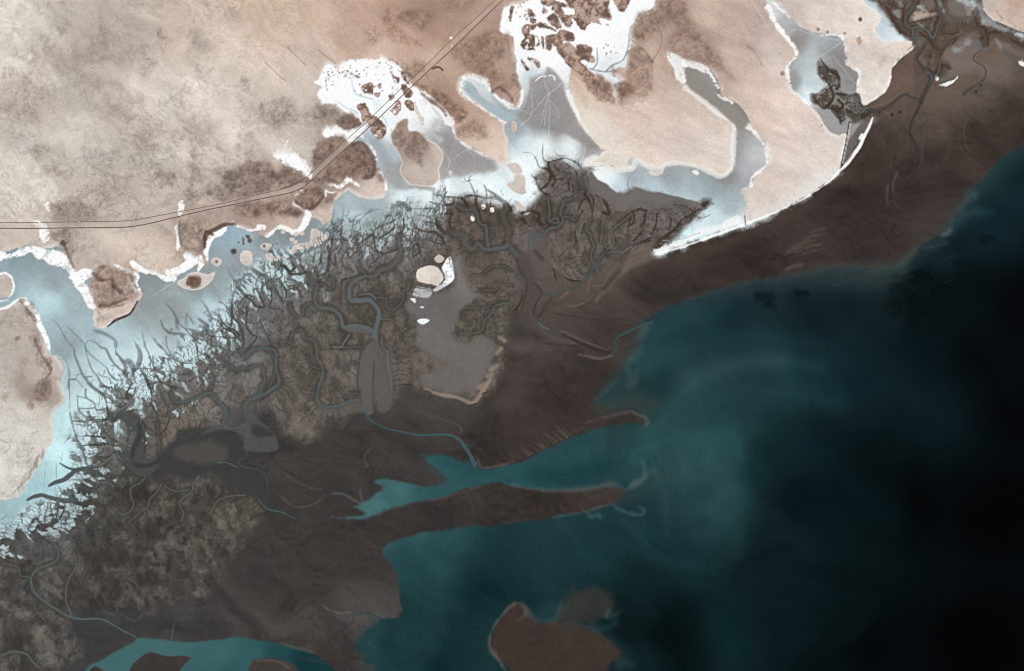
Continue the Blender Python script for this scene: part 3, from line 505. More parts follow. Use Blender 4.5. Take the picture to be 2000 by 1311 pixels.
for p, c, op in [(tk([(600, 220), (620, 150), (720, 140), (830, 150), (920, 180), (830, 220), (700, 250), (610, 270)]), (206, 190, 178), .95), (tk([(700, 60), (740, 100), (700, 130), (640, 90)]), (190, 208, 212), .8), (tk([(680, 300), (740, 320), (730, 350), (690, 330)]), (236, 244, 246), 1),
                 (tk([(370, 130), (430, 120), (440, 200), (400, 220), (360, 170)]), (160, 172, 176), .7), (tk([(360, 0), (440, 0), (460, 90), (400, 60)]), (160, 170, 174), .7), (tk([(900, 0), (950, 0), (980, 100), (930, 90)]), (170, 186, 190), .7), (tk([(960, 120), (1000, 130), (980, 180)]), (190, 205, 208), .8),
                 (tk([(700, 0), (870, 20), (860, 120), (780, 110)]), (122, 112, 108), .8), (tk([(1060, 30), (1250, 30), (1340, 130), (1320, 200), (1200, 240), (1080, 220), (1040, 120)]), (128, 116, 110), .85), (tk([(1180, 0), (1320, 0), (1300, 80), (1240, 40)]), (200, 216, 220), .85), (tk([(1350, 0), (1390, 40), (1360, 110), (1330, 60)]), (204, 216, 220), .8),
                 (tk([(1290, 130), (1330, 140), (1310, 200), (1270, 180)]), (166, 160, 156), .7), (tk([(1440, 60), (1480, 90), (1520, 200), (1620, 280), (1700, 330), (1900, 390), (2000, 440), (2000, 480), (1900, 430), (1700, 370), (1560, 320), (1460, 270), (1420, 120)]), (170, 178, 180), .8), (tk([(1460, 240), (1520, 270), (1510, 320), (1460, 290)]), (200, 210, 214), .7),
                 (tk([(1900, 420), (2000, 440), (2060, 480), (2000, 480), (1920, 450)]), (204, 218, 224), .9), (tk([(1000, 620), (1120, 560), (1200, 500), (1330, 480), (1400, 560), (1420, 640), (1360, 720), (1400, 800), (1360, 870), (1200, 890), (1100, 860), (1060, 800), (960, 760)]), (122, 109, 104), .8),
                 (tk([(1120, 610), (1180, 620), (1170, 650), (1120, 640)]), (160, 168, 172), .8), (tk([(1190, 570), (1215, 570), (1220, 630), (1200, 630)]), (150, 154, 156), .7), (tk([(1285, 480), (1305, 480), (1300, 525), (1285, 525)]), (168, 174, 176), .7), (tk([(1400, 700), (1480, 650), (1640, 510), (1720, 600), (1760, 730), (1700, 800), (1560, 840), (1460, 800)]), (112, 95, 84), .8),
                 (tk([(1660, 500), (1700, 560), (1740, 660), (1700, 620)]), (168, 168, 166), .7), (tk([(1770, 560), (1830, 530), (1800, 600), (1760, 620)]), (140, 132, 126), .6), (tk([(620, 480), (760, 470), (780, 580), (720, 640), (760, 740), (700, 840), (650, 780), (640, 700), (680, 620)]), (112, 101, 97), .7)]:
    poly(p, c, 6, 7, op=op * .8, n2=2.5)
    if c[0] > 108:
        s2, d2 = sdf(p, 12); MZ[s2] *= 1 - sstep(-3, 4, d2) * .85
for p, w in ((tk([(930, 1075), (1000, 1070), (1080, 1040), (1150, 990), (1160, 950)]), [3, 5, 6, 5, 3]), (tk([(890, 960), (905, 985), (910, 1010)]), 5), (tk([(1935, 770), (1960, 800), (2010, 810), (2100, 800)]), [6, 9, 10, 10]), (tk([(1970, 740), (1980, 800)]), 4)):
    line(p, tapered(w, .3, .3), (240, 239, 236), 1.8, .95, 1.6, lace=.5)

d1 = z4([(335, 370), (390, 430), (460, 480), (470, 560), (520, 600), (580, 590), (610, 680), (670, 710), (660, 760), (560, 770), (500, 740), (470, 800), (440, 740), (400, 700), (330, 690), (270, 610), (330, 600), (380, 540), (340, 500), (320, 440)])
sl, dd = sdf(d1, 14); dd = dd + 5 * NE[sl]; mm = sstep(-4, 5, dd); MZ[sl] = np.maximum(MZ[sl], mm); t_ = sstep(-.25, .45, NE[sl] + .5 * NL[sl])[..., None]; blend(sl, mm * .85, np.array([124, 119, 114], np.float32) * (1 - t_) + np.array([70, 60, 52], np.float32) * t_); MAN[sl] = np.maximum(MAN[sl], mm * t_[..., 0] * .5); CLS[sl][dd > 1] = 4
tipz = z7([(880, 250), (960, 200), (1040, 150), (1090, 90), (1180, 40), (1240, 20), (1180, 70), (1110, 110), (1060, 170), (1000, 210), (930, 250)])
sl, dd = sdf(tipz, 10); MZ[sl] = np.maximum(MZ[sl], sstep(-4, 3, dd))
# ------------------------------------------------------------------ desert land
coast = [(0, 494), (18, 491), (49, 481), (61, 482), (76, 488), (100, 485), (113, 481), (128, 500), (140, 513), (142, 526), (149, 534), (168, 525), (186, 531), (177, 558), (171, 571), (180, 595), (183, 613), (184, 632), (191, 639), (207, 641), (220, 629), (238, 622), (256, 610), (268, 589), (276, 574), (265, 561), (262, 554), (271, 543), (268, 532), (284, 529), (300, 534), (323, 545),
         (338, 546), (352, 535), (366, 522), (393, 522), (409, 507), (400, 491), (406, 473), (410, 461), (427, 456), (441, 444), (454, 439), (476, 450), (491, 452), (506, 458), (521, 462), (546, 444), (573, 455), (591, 443), (599, 424), (619, 427), (631, 439), (643, 436), (649, 418), (651, 406), (655, 392), (680, 372), (700, 384), (738, 389), (753, 378), (753, 354), (744, 335), (735, 323), (728, 302), (716, 287), (704, 279), (690, 279), (676, 272), (656, 262),
         (640, 268), (628, 260), (640, 250), (658, 247), (682, 255), (700, 247), (708, 243), (698, 228), (676, 221), (653, 204), (630, 203), (620, 181), (628, 169), (612, 162), (623, 152), (632, 136), (638, 125), (652, 127), (662, 134), (672, 120), (695, 115), (725, 117), (746, 111), (766, 120), (785, 134), (789, 151), (803, 165), (823, 180), (845, 204), (863, 220), (878, 235), (884, 253), (890, 268), (909, 284), (936, 297), (951, 308), (967, 314), (979, 332), (985, 320), (994, 308), (988, 293), (991, 274), (983, 256), (985, 237),
         (970, 228), (942, 206), (912, 191), (899, 174), (904, 152), (927, 148), (951, 160), (958, 178), (982, 193), (1000, 205), (1014, 206), (1019, 190), (1016, 165), (1008, 140), (1010, 125), (1005, 95), (1003, 75), (992, 68), (978, 60), (985, 15), (1010, 8), (1040, -2), (1050, -40), (1290, -60), (1277, 9), (1271, 18), (1253, 27), (1238, 46), (1229, 64), (1235, 82), (1226, 104), (1222, 131), (1197, 133), (1197, 146), (1213, 158), (1204, 166), (1201, 180), (1196, 160), (1178, 150), (1160, 147), (1148, 130), (1134, 126), (1116, 128), (1112, 150), (1116, 180), (1120, 210),
         (1128, 238), (1146, 262), (1171, 290), (1180, 294), (1161, 308), (1143, 318), (1171, 325), (1207, 332), (1235, 329), (1226, 314), (1244, 313), (1265, 326), (1290, 329), (1302, 322), (1323, 319), (1360, 325), (1387, 336), (1409, 345), (1427, 331), (1432, 305), (1433, 268), (1433, 244), (1409, 224), (1375, 198), (1339, 171), (1337, 156), (1322, 140), (1305, 107), (1329, 113), (1360, 125), (1378, 131), (1393, 146), (1406, 168), (1409, 186), (1433, 198), (1448, 213), (1467, 238), (1467, 256), (1488, 271), (1500, 293), (1500, 314), (1488, 332), (1470, 345),
         (1467, 363), (1450, 371), (1455, 384), (1457, 400), (1464, 432), (1520, 411), (1553, 396), (1590, 373), (1622, 350), (1642, 328), (1649, 290), (1656, 262), (1637, 265), (1616, 253), (1600, 226), (1576, 201), (1561, 186), (1541, 162), (1537, 131), (1556, 105), (1540, 76), (1518, 49), (1500, 15), (1490, -60), (1500, -60), (1510, -4), (1524, 6), (1540, 30), (1567, 55), (1604, 67), (1634, 67), (1649, 82), (1652, 101), (1652, 125), (1665, 137), (1677, 140), (1677, 152), (1671, 177), (1677, 195), (1689, 203), (1701, 197), (1726, 180), (1738, 156), (1741, 134), (1759, 113), (1781, 96), (1785, 90), (1780, 82), (1759, 81),
         (1726, 81), (1718, 72), (1710, 58), (1716, 49), (1720, 33), (1710, 18), (1680, 0), (1640, -80)]
land = [(-FAR, 300)] + coast + [(1500, -FAR), (-FAR, -FAR)]
landc = [(30, 40, 208, 202, 194), (120, 30, 178, 171, 163), (200, 60, 170, 162, 154), (80, 70, 200, 194, 186), (30, 120, 206, 200, 192), (180, 130, 172, 164, 156), (100, 90, 186, 178, 170), (250, 40, 178, 168, 160), (320, 60, 184, 170, 160), (330, 20, 194, 180, 170), (430, 50, 196, 182, 172), (480, 15, 206, 186, 170), (400, 80, 184, 172, 162), (440, 130, 202, 190, 180),
         (290, 170, 206, 198, 188), (260, 190, 208, 200, 192), (230, 210, 172, 162, 153), (210, 170, 178, 168, 160), (150, 170, 186, 180, 172), (60, 220, 172, 162, 153), (30, 200, 180, 172, 164), (100, 200, 182, 174, 166), (60, 270, 192, 188, 182), (160, 250, 196, 190, 184), (30, 300, 200, 196, 190), (120, 300, 192, 186, 180), (200, 300, 188, 182, 176), (300, 280, 176, 168, 160), (350, 200, 208, 202, 194),
         (400, 180, 208, 200, 192), (460, 260, 212, 206, 200), (380, 270, 190, 180, 172), (350, 300, 204, 198, 190), (420, 300, 190, 178, 170), (100, 380, 200, 194, 188), (30, 380, 196, 190, 184), (200, 390, 188, 180, 172), (300, 340, 196, 188, 180), (330, 390, 186, 174, 166), (60, 450, 196, 188, 180), (20, 470, 190, 180, 172), (130, 420, 170, 158, 150), (200, 420, 180, 168, 160), (220, 470, 194, 182, 172),
         (330, 450, 184, 170, 160), (300, 500, 204, 192, 182), (380, 440, 160, 144, 134), (370, 470, 166, 150, 140), (250, 520, 190, 174, 164), (550, 30, 206, 184, 168), (620, 40, 200, 172, 154), (700, 30, 186, 154, 136), (680, 70, 190, 160, 142), (560, 90, 200, 182, 168), (620, 100, 194, 176, 164), (500, 150, 200, 188, 178), (560, 140, 198, 184, 174), (580, 180, 200, 188, 178), (780, 30, 170, 138, 122), (830, 30, 146, 116, 102),
         (850, 70, 168, 136, 120), (800, 80, 184, 152, 134), (760, 90, 200, 172, 156), (840, 110, 192, 166, 150), (900, 20, 162, 132, 118), (910, 80, 172, 140, 124), (950, 100, 150, 122, 108), (930, 40, 180, 150, 136), (960, 150, 152, 124, 110), (900, 120, 178, 150, 134), (940, 140, 166, 138, 122), (990, 130, 168, 144, 130), (990, 180, 176, 152, 138), (820, 140, 170, 140, 124), (850, 180, 160, 130, 114), (880, 210, 168, 138, 122), (920, 230, 176, 148, 132), (960, 250, 206, 184, 170), (930, 280, 200, 178, 164), (980, 290, 212, 194, 180),
         (540, 220, 178, 166, 158), (600, 240, 176, 164, 156), (640, 225, 158, 144, 136), (570, 270, 196, 184, 176), (500, 240, 200, 188, 178), (480, 290, 204, 192, 184), (540, 290, 216, 208, 200), (520, 330, 170, 154, 144), (480, 350, 150, 134, 124), (560, 330, 160, 144, 134), (650, 300, 146, 126, 114), (700, 310, 138, 116, 104), (620, 390, 148, 128, 116), (520, 420, 160, 142, 132), (560, 420, 156, 138, 126), (480, 430, 158, 142, 132), (560, 435, 196, 182, 172), (630, 420, 206, 188, 176), (720, 378, 206, 188, 176), (740, 350, 196, 180, 170),
         (1220, 120, 184, 158, 144), (1250, 70, 156, 132, 120), (1270, 40, 160, 136, 124), (1300, 30, 150, 126, 114), (1340, 60, 156, 132, 120), (1290, 70, 176, 150, 136), (1270, 110, 186, 162, 148), (1330, 100, 160, 136, 124), (1390, 110, 160, 136, 124), (1420, 150, 178, 154, 142), (1380, 30, 196, 172, 158), (1440, 60, 186, 160, 146), (1480, 30, 184, 164, 152), (1450, 110, 190, 166, 152), (1490, 60, 170, 152, 142), (1470, 170, 202, 182, 168), (1490, 240, 208, 188, 174), (1530, 200, 216, 198, 186), (1540, 270, 212, 194, 184), (1560, 330, 206, 196, 190), (1500, 350, 204, 186, 174), (1490, 390, 206, 196, 188),
         (1590, 300, 208, 196, 188), (1600, 340, 214, 210, 206), (1520, 130, 208, 192, 182), (1510, 80, 200, 184, 174), (1180, 170, 160, 132, 118), (1150, 160, 176, 148, 132), (1150, 200, 206, 188, 174), (1140, 240, 222, 212, 200), (1180, 260, 220, 208, 196), (1200, 230, 204, 182, 168), (1240, 170, 176, 150, 136), (1260, 200, 204, 184, 172), (1330, 220, 200, 182, 170), (1280, 260, 208, 190, 178), (1350, 270, 210, 194, 184), (1390, 300, 216, 204, 194), (1300, 300, 210, 194, 184), (1200, 300, 222, 210, 200),
         (1170, 315, 218, 204, 190), (1560, 20, 190, 174, 164), (1600, 30, 208, 194, 184), (1650, 50, 212, 198, 188), (1700, 100, 204, 192, 184), (1720, 130, 208, 198, 190), (1690, 150, 214, 206, 200), (1700, 180, 216, 208, 202), (1760, 90, 206, 192, 182), (1690, 30, 210, 202, 194)]
land_col = field(landc, eps=18, p=1.7, warp=16)
tc_ = sstep(520, 640, GX) * sstep(1150, 1000, GX); land_col = land_col + (land_col.mean(-1, keepdims=True) - land_col) * (.16 * tc_)[..., None]; land_col = desat(land_col, .95, 1.0) * np.array([1.01, .999, .984], np.float32); ea_ = sstep(1100, 1200, GX)[..., None]; land_col = land_col + (land_col.mean(-1, keepdims=True) - land_col) * .16 * ea_; land_col = np.minimum(land_col * 1.05, 226)
wl = sstep(1000, 300, GX)
qx = GX + 14 * fbm(GX, GY, 50, 3, 4); qy = GY + 14 * fbm(GX, GY, 50, 3, 7)
st1 = sfbm(qx, qy, 44, 33, 2.6, 5, 3, .66)                          # wind-drift streaks
st2 = sfbm(qx, qy, 15, 40, 2.0, 4, 6, .7)
rid = 1 - np.abs(sfbm(qx, qy, 26, 48, 1.7, 5, 1, .62)) * 2.2         # crooked drainage and dune edges
rid = np.clip(rid, 0, 1) ** 3
big = fbm(GX, GY, 120, 3, 6)
spk = sstep(.15, .75, fbm(GX, GY, 5.5, 2, 4)) * sstep(-.15, .5, fbm(qx, qy, 60, 4, 0, .6))     # scrub speckle
wn_ = rng.normal(0, 1, GX.shape).astype(np.float32)
tex = (.05 * st1 + .04 * st2 - .06 * rid * sstep(-.3, .5, big) - .06 * spk * wl) * (.62 + .55 * wl) + .012 * wn_ + .025
rid2 = 1 - np.abs(sfbm(qx, qy, 13, 44, 1.6, 4, 5, .66)) * 2.6
rid2 = np.clip(rid2, 0, 1) ** 2
crk = sstep(-.25, .45, fbm(qx, qy, 75, 3, 1)) * (.25 + .75 * sstep(700, 350, GX))
tex += -.115 * rid2 * crk + .05 * np.clip(sfbm(qx, qy, 9, 44, 1.5, 3, 7, .66), -1, 1) * crk
tex += .042 * sfbm(GX, GY, 20, 21, 5.0, 4, 4, .6) * sstep(1120, 1220, GX)
tex += -.045 * sstep(.05, .55, sfbm(qx, qy, 80, 30, 1.8, 5, 2, .62)) * wl
land_col = land_col * (1 + tex)[..., None]
poly(land, lambda sl: land_col[sl], 2.4, 2.8, cls=3, sm=2, n2=1.8)
def margin(p, wdt, col, op, sm=2):
    sl, d = sdf(p, wdt + 8, True, sm)
    dd = d + 3 * NE[sl]
    m = sstep(-1.5, 1.5, dd) * sstep(wdt, 0, dd) * sstep(-.35, .45, fbm(GX[sl], GY[sl], 55, 3, 4) + .25 * NL[sl])
    blend(sl, m * op, col)
margin(land, 11, (236, 231, 226), .75)
west = [(-FAR, 598), (0, 601), (18, 600), (40, 586), (52, 589), (66, 604), (75, 623), (88, 659), (95, 690), (107, 694), (120, 705), (126, 720), (117, 751), (126, 775), (123, 790), (109, 800), (101, 823), (105, 858), (93, 878), (74, 913), (54, 940), (35, 971), (0, 979), (-FAR, 985)]
reg(10, 'headland', 'pale cream sandy headland bordered by blue white salt flat and mangroves', 'headland', z=4.0)
west_c = field([(20, 640, 196, 184, 174), (50, 680, 192, 180, 170), (30, 720, 196, 186, 176), (80, 650, 168, 152, 142), (70, 750, 170, 152, 142), (85, 770, 150, 130, 118), (100, 730, 200, 188, 176), (40, 780, 204, 196, 186), (60, 820, 208, 202, 192), (30, 850, 212, 206, 196), (80, 870, 212, 208, 198), (30, 920, 216, 212, 204), (10, 960, 216, 212, 204), (20, 610, 180, 168, 158)], eps=20)
west_c = desat(west_c, .8, 1.0) * (1 + tex * .8)[..., None]
poly(west, lambda sl: west_c[sl], 1.6, 2.2, cls=10, sm=2)
reg(11, 'sand_islet', 'small pale islet ringed by white salt beside the cream headland', 'islet', z=3.4)
islet = [(-60, 540), (0, 537), (12, 537), (23, 545), (26, 560), (18, 577), (5, 586), (-60, 590)]
poly(islet, lambda sl: np.array([196, 186, 176], np.float32) * (1 + .08 * NE[sl])[..., None], 1.5, 2, cls=11)
rim(islet, (248, 250, 250), .5, 5, .95)
line([(-20, 605), (10, 602), (36, 585), (50, 584)], [4, 4, 5, 6], (250, 250, 250), 1.5, .9, 1.5)
line([(0, 585), (22, 582), (34, 572)], 5, (150, 170, 178), 2, .8)
margin(west, 10, (230, 226, 219), .6)
# white salt crust along the shores
for p, w, op in [([(-60, 498), (0, 500), (20, 500), (45, 492), (62, 487), (80, 496), (100, 502), (120, 508), (135, 522), (142, 540)], [14, 16, 10, 12, 10, 18, 26, 22, 12, 8], 1), ([(148, 538), (165, 535), (180, 535)], [8, 18, 10], 1), ([(150, 545), (160, 560), (168, 575), (176, 592), (182, 600)], [14, 16, 14, 12, 6], 1),
                 ([(225, 517), (240, 526), (258, 534), (268, 540), (266, 552), (272, 566)], [4, 6, 7, 7, 5, 4], 1), ([(258, 512), (268, 522), (282, 530), (300, 534), (322, 544), (340, 545)], [7, 8, 7, 6, 9, 10], 1), ([(330, 532), (350, 528), (368, 518), (384, 506), (392, 512), (388, 526)], [10, 9, 14, 20, 10, 6], 1),
                 ([(366, 498), (372, 500)], [10, 14], .9), ([(347, 487), (349, 470), (348, 455), (347, 445)], [4, 5, 6, 9], .95), ([(354, 396), (354, 408), (351, 418)], [5, 6, 6], .95), ([(404, 505), (402, 490), (407, 474), (411, 464), (425, 458), (440, 446)], [8, 9, 7, 8, 8, 5], 1), ([(445, 440), (456, 438), (470, 444)], [4, 5, 4], .9),
                 ([(482, 450), (495, 450), (508, 444)], [4, 5, 8], .8), ([(520, 463), (534, 452), (547, 444), (562, 448), (573, 456), (586, 449), (596, 436), (600, 420), (594, 408), (580, 402), (574, 398), (580, 382), (590, 374)], [5, 6, 6, 7, 7, 8, 10, 10, 7, 4, 5, 5, 4], 1), ([(506, 443), (513, 445)], [8, 10], .95),
                 ([(643, 362), (652, 360), (660, 366), (672, 358), (682, 352), (690, 356), (700, 362)], [6, 8, 6, 7, 8, 6, 3], 1), ([(634, 368), (640, 375), (650, 376), (655, 374)], 3, .9), ([(678, 345), (682, 352)], 3, .9), ([(636, 376), (637, 390)], 3, .8),
                 ([(744, 335), (752, 352), (754, 370)], 3, .8), ([(700, 262), (715, 276), (725, 290), (735, 312)], [8, 8, 7, 6], .85), ([(70, 436), (84, 445), (88, 460), (86, 470)], [5, 14, 16, 8], .95), ([(94, 400), (96, 412)], [8, 5], .8)]:
    line(p, [x * 1.15 for x in w] if hasattr(w, '__len__') else w * 1.15, (252, 252, 252), 2.2, op, 3.4, lace=.9)
line([(52, 594), (66, 610), (76, 630), (90, 662), (98, 690)], [10, 10, 9, 10, 5], (248, 249, 248), 2.4, 1, 3, lace=.9)
line([(110, 694), (124, 706), (129, 722), (120, 752), (130, 776)], 3, (206, 214, 212), 1.5, .6)
poly([(536, 300), (556, 282), (566, 286), (584, 302), (600, 318), (606, 338), (602, 345), (588, 335), (572, 328), (556, 318)], (253, 253, 253), 2, 6, cls=2, n2=5)
poly(tl([(430, 120), (600, 250), (760, 260), (900, 300), (1080, 330), (1060, 430), (1040, 560), (920, 420), (740, 400), (600, 380), (560, 330)]), (214, 206, 198), 6, 3, op=.6)
for p in (tl([(830, 370), (820, 430)]), tl([(930, 440), (970, 500)]), tl([(990, 490), (980, 540)])): line(p, 2, (196, 206, 210), 1.5, .6, 1.5)
rim([(1161, 308), (1143, 318), (1171, 325), (1207, 332), (1235, 329), (1244, 313), (1265, 326), (1290, 329), (1302, 322), (1323, 319), (1360, 325), (1387, 336), (1409, 345), (1427, 331), (1432, 305), (1433, 268), (1433, 244), (1409, 224), (1375, 198), (1339, 171)], (240, 236, 230), 7, 3, .75, 2.5, closed=False)
line([(1420, 250), (1421, 270), (1420, 300), (1418, 330)], 12, (228, 220, 212), 6, .5)
for p, w in [([(1310, 112), (1325, 125), (1330, 150), (1337, 164)], [12, 24, 22, 6]), ([(1340, 122), (1360, 128), (1378, 136), (1392, 152), (1402, 172)], [12, 12, 10, 8, 5]), ([(1395, 182), (1412, 192), (1430, 200)], [4, 7, 5]), ([(1452, 238), (1466, 252), (1488, 275), (1500, 300), (1494, 325), (1470, 345), (1467, 362)], [4, 5, 5, 6, 6, 6, 4]),
             ([(1500, 15), (1518, 50), (1540, 78), (1556, 105), (1538, 130), (1542, 162), (1562, 188), (1580, 204)], [14, 7, 5, 4, 3, 3, 3, 2]), ([(1512, 8), (1530, 22), (1542, 34)], [6, 5, 3]), ([(1604, 69), (1634, 69), (1650, 84), (1653, 125), (1677, 141), (1672, 178)], [3, 3, 3, 2, 3, 2]),
             ([(900, 176), (903, 155), (915, 149), (928, 150), (950, 160), (956, 178)], [4, 6, 6, 8, 14, 6]), ([(958, 180), (980, 196), (1004, 210), (1016, 200), (1020, 180)], [4, 6, 8, 8, 6]), ([(900, 180), (925, 200), (950, 217), (975, 232), (986, 240)], [5, 4, 3, 3, 2]), ([(1108, 180), (1118, 205), (1132, 232), (1150, 262)], [10, 8, 8, 5]),
             ([(884, 250), (890, 268), (909, 284), (936, 298), (952, 309)], 4), ([(826, 184), (846, 208), (864, 222), (880, 238)], [14, 22, 24, 16]), ([(640, 248), (660, 252), (682, 260), (705, 252)], [8, 14, 14, 16])]:
    line(p, w, (250, 249, 247), 3.4, .85, 3.6, lace=.9)
rim([(985, 320), (994, 308), (988, 293), (991, 274), (983, 256), (985, 237)], (226, 216, 206), 3, 2, .6, 1, closed=False)
# grey-blue inlet and pan floors redrawn inside their crusts
poly([(909, 163), (924, 168), (938, 186), (958, 200), (982, 216), (1004, 224), (1004, 236), (985, 236), (960, 222), (938, 203), (920, 190), (910, 178)], (170, 184, 190), 3, 1.5)
line([(908, 160), (920, 164), (932, 180)], 2, (140, 150, 156), 2, .6)
poly([(1036, 156), (1052, 148), (1066, 141), (1070, 132), (1080, 136), (1088, 144), (1098, 165), (1112, 205), (1134, 245), (1165, 286), (1150, 290), (1120, 272), (1090, 260), (1050, 252), (1022, 240), (1014, 224), (1024, 206), (1032, 180)], lambda sl: np.array([150, 146, 143], np.float32) * (1 + .03 * NE[sl] + .02 * NF[sl])[..., None], 5, 4, op=.85)
poly(z2([(1150, 850), (1190, 870), (1250, 870), (1290, 920), (1420, 985), (1520, 1040), (1540, 1090), (1400, 1110), (1250, 1130), (1180, 1150), (1175, 1080), (1200, 1010), (1190, 930)]), lambda sl: np.array([152, 149, 147], np.float32) * (1 + .04 * NE[sl] + .02 * NF[sl])[..., None], 7, 5, op=.8)
poly(z2([(790, 1000), (850, 1010), (920, 1100), (950, 1160), (1000, 1205), (900, 1215), (860, 1150), (820, 1090)]), lambda sl: np.array([160, 162, 163], np.float32) * (1 + .04 * NE[sl])[..., None], 7, 4, op=.8)
for p in (z3([(238, 600), (240, 700), (238, 800), (235, 870)]), z3([(238, 600), (205, 700), (185, 800)]), z3([(238, 600), (215, 720), (210, 800)]), z3([(238, 600), (290, 560), (330, 520)]), z3([(238, 600), (205, 520)]), z3([(120, 730), (180, 660), (230, 600)]), z3([(120, 600), (130, 730), (60, 800)]), z3([(120, 730), (40, 700)]), z3([(240, 640), (290, 700), (300, 760)]), z2([(1260, 1020), (1350, 960), (1420, 990)]), z2([(1300, 900), (1390, 1000), (1400, 1060)]), z2([(1190, 960), (1240, 1030), (1220, 1100)])):
    line(p, 1.0, (206, 214, 217), 1.3, .6)
line([(1046, 158), (1056, 150), (1066, 149)], 2.5, (245, 246, 247), 1, .9); line([(1072, 148), (1080, 148), (1084, 156)], 3, (240, 242, 243), 1, .9)
poly([(1338, 136), (1352, 140), (1366, 148), (1382, 160), (1396, 176), (1404, 190), (1426, 204), (1444, 222), (1460, 240), (1450, 250), (1440, 246), (1418, 228), (1384, 200), (1350, 176), (1342, 160)], (146, 140, 135), 4, 2)
DN = fbm(GX, GY, 15, 4, 6, .72); DN2 = fbm(GX, GY, 9, 3, 2, .7)
# dune islands on the salt
reg(12, 'dune_island', 'large pink sand dune with brown scrub top, between two grey channels', 'dune', z=4.5)
penA = z2([(870, 840), (930, 765), (975, 765), (980, 830), (1040, 845), (1100, 900), (1160, 930), (1195, 980), (1190, 1030), (1165, 1080), (1170, 1150), (1120, 1190), (1010, 1190), (960, 1160), (925, 1100), (935, 1030), (880, 940), (860, 880)])
dune_c = field([(800, 260, 176, 152, 138), (780, 280, 176, 154, 140), (820, 285, 158, 134, 120), (805, 310, 168, 146, 134), (840, 300, 204, 186, 172), (820, 345, 208, 186, 170), (845, 340, 210, 190, 174), (790, 340, 204, 184, 170)], eps=12) * .97 * (1 + tex)[..., None]
dune_c = desat(dune_c, .72, 1.0)
poly(penA, lambda sl: dune_c[sl], 1.5, 2, cls=12)
rim(penA, (238, 230, 222), 2.5, 1, .6)
reg(13, 'dune_island', 'small brown scrub covered dune island standing in the white salt pans', 'dune', group='dune islands in the white salt pans', z=3.6)
di = [ti(p) for p in ([(680, 540), (720, 490), (800, 460), (850, 480), (850, 600), (830, 625), (760, 600), (700, 570)], [(645, 790), (655, 745), (720, 740), (780, 800), (800, 860), (860, 890), (960, 960), (1010, 1030), (1020, 1100), (990, 1160), (920, 1190), (850, 1150), (790, 1060), (740, 1000), (680, 930), (690, 870)], [(1040, 680), (1050, 630), (1110, 620), (1120, 670), (1060, 720)],
      [(1200, 490), (1260, 490), (1300, 540), (1350, 600), (1330, 670), (1260, 660), (1230, 600), (1200, 540)], [(1070, 830), (1130, 740), (1100, 700), (1190, 690), (1200, 760), (1180, 860), (1130, 900)], [(1250, 710), (1310, 690), (1370, 740), (1360, 830), (1290, 820), (1260, 770)], [(1370, 690), (1420, 820), (1480, 900), (1510, 1010), (1460, 1020), (1420, 930), (1380, 820)],
      [(1200, 350), (1250, 330), (1270, 420), (1330, 490), (1270, 480)], [(1060, 330), (1100, 320), (1110, 380), (1180, 420), (1170, 490), (1130, 440), (1080, 380)], [(600, 370), (640, 370), (690, 400), (640, 420)], [(900, 490), (940, 490), (945, 550), (915, 540)], [(860, 600), (930, 590), (930, 650), (880, 650)])]
di += [tj(p) for p in ([(650, 100), (700, 20), (820, 50), (840, 80), (770, 100), (790, 170), (740, 180), (640, 130)], [(810, 0), (900, -60), (1330, -60), (1380, 100), (1410, 220), (1390, 270), (1290, 240), (1240, 250), (1300, 330), (1200, 300), (1090, 320), (1060, 370), (1010, 350), (930, 250), (880, 200), (950, 190), (930, 120), (860, 90), (830, 30)], [(570, 230), (660, 180), (700, 200), (770, 340), (740, 360), (640, 320)],
      [(740, 190), (820, 200), (900, 260), (890, 330), (840, 345), (780, 290), (740, 230)], [(460, 290), (560, 300), (700, 410), (640, 380), (540, 375), (460, 350)], [(270, 350), (340, 320), (400, 350), (450, 290), (440, 360), (360, 390), (350, 440), (470, 460), (490, 580), (400, 600), (430, 640), (330, 640), (240, 590), (260, 520), (300, 480), (270, 420)], [(490, 460), (550, 480), (550, 610), (520, 620)],
      [(560, 450), (700, 450), (730, 400), (800, 390), (900, 430), (935, 490), (910, 530), (800, 520), (770, 560), (880, 560), (950, 620), (970, 570), (1080, 580), (1160, 640), (1150, 700), (1200, 760), (1190, 800), (1150, 815), (1060, 760), (1000, 790), (1090, 880), (1180, 980), (1000, 960), (880, 880), (790, 760), (710, 650), (700, 600), (640, 560), (640, 640), (570, 620)],
      [(320, 730), (390, 730), (500, 800), (460, 860), (400, 800), (350, 790)], [(240, 740), (300, 800), (340, 890), (310, 900), (250, 800)], [(1420, -60), (1639, -60), (1630, 30), (1560, 130), (1490, 130)], [(120, 80), (160, 90), (140, 200), (110, 280), (90, 230)], [(540, 90), (600, 150), (540, 180), (510, 150)], [(500, 0), (640, -30), (680, 30), (600, 80), (540, 60)], [(360, 100), (400, 180), (370, 210), (340, 180)], [(370, 250), (440, 250), (430, 290), (380, 290)], [(1320, 300), (1370, 295), (1380, 330), (1340, 335)])]
DUNES = []
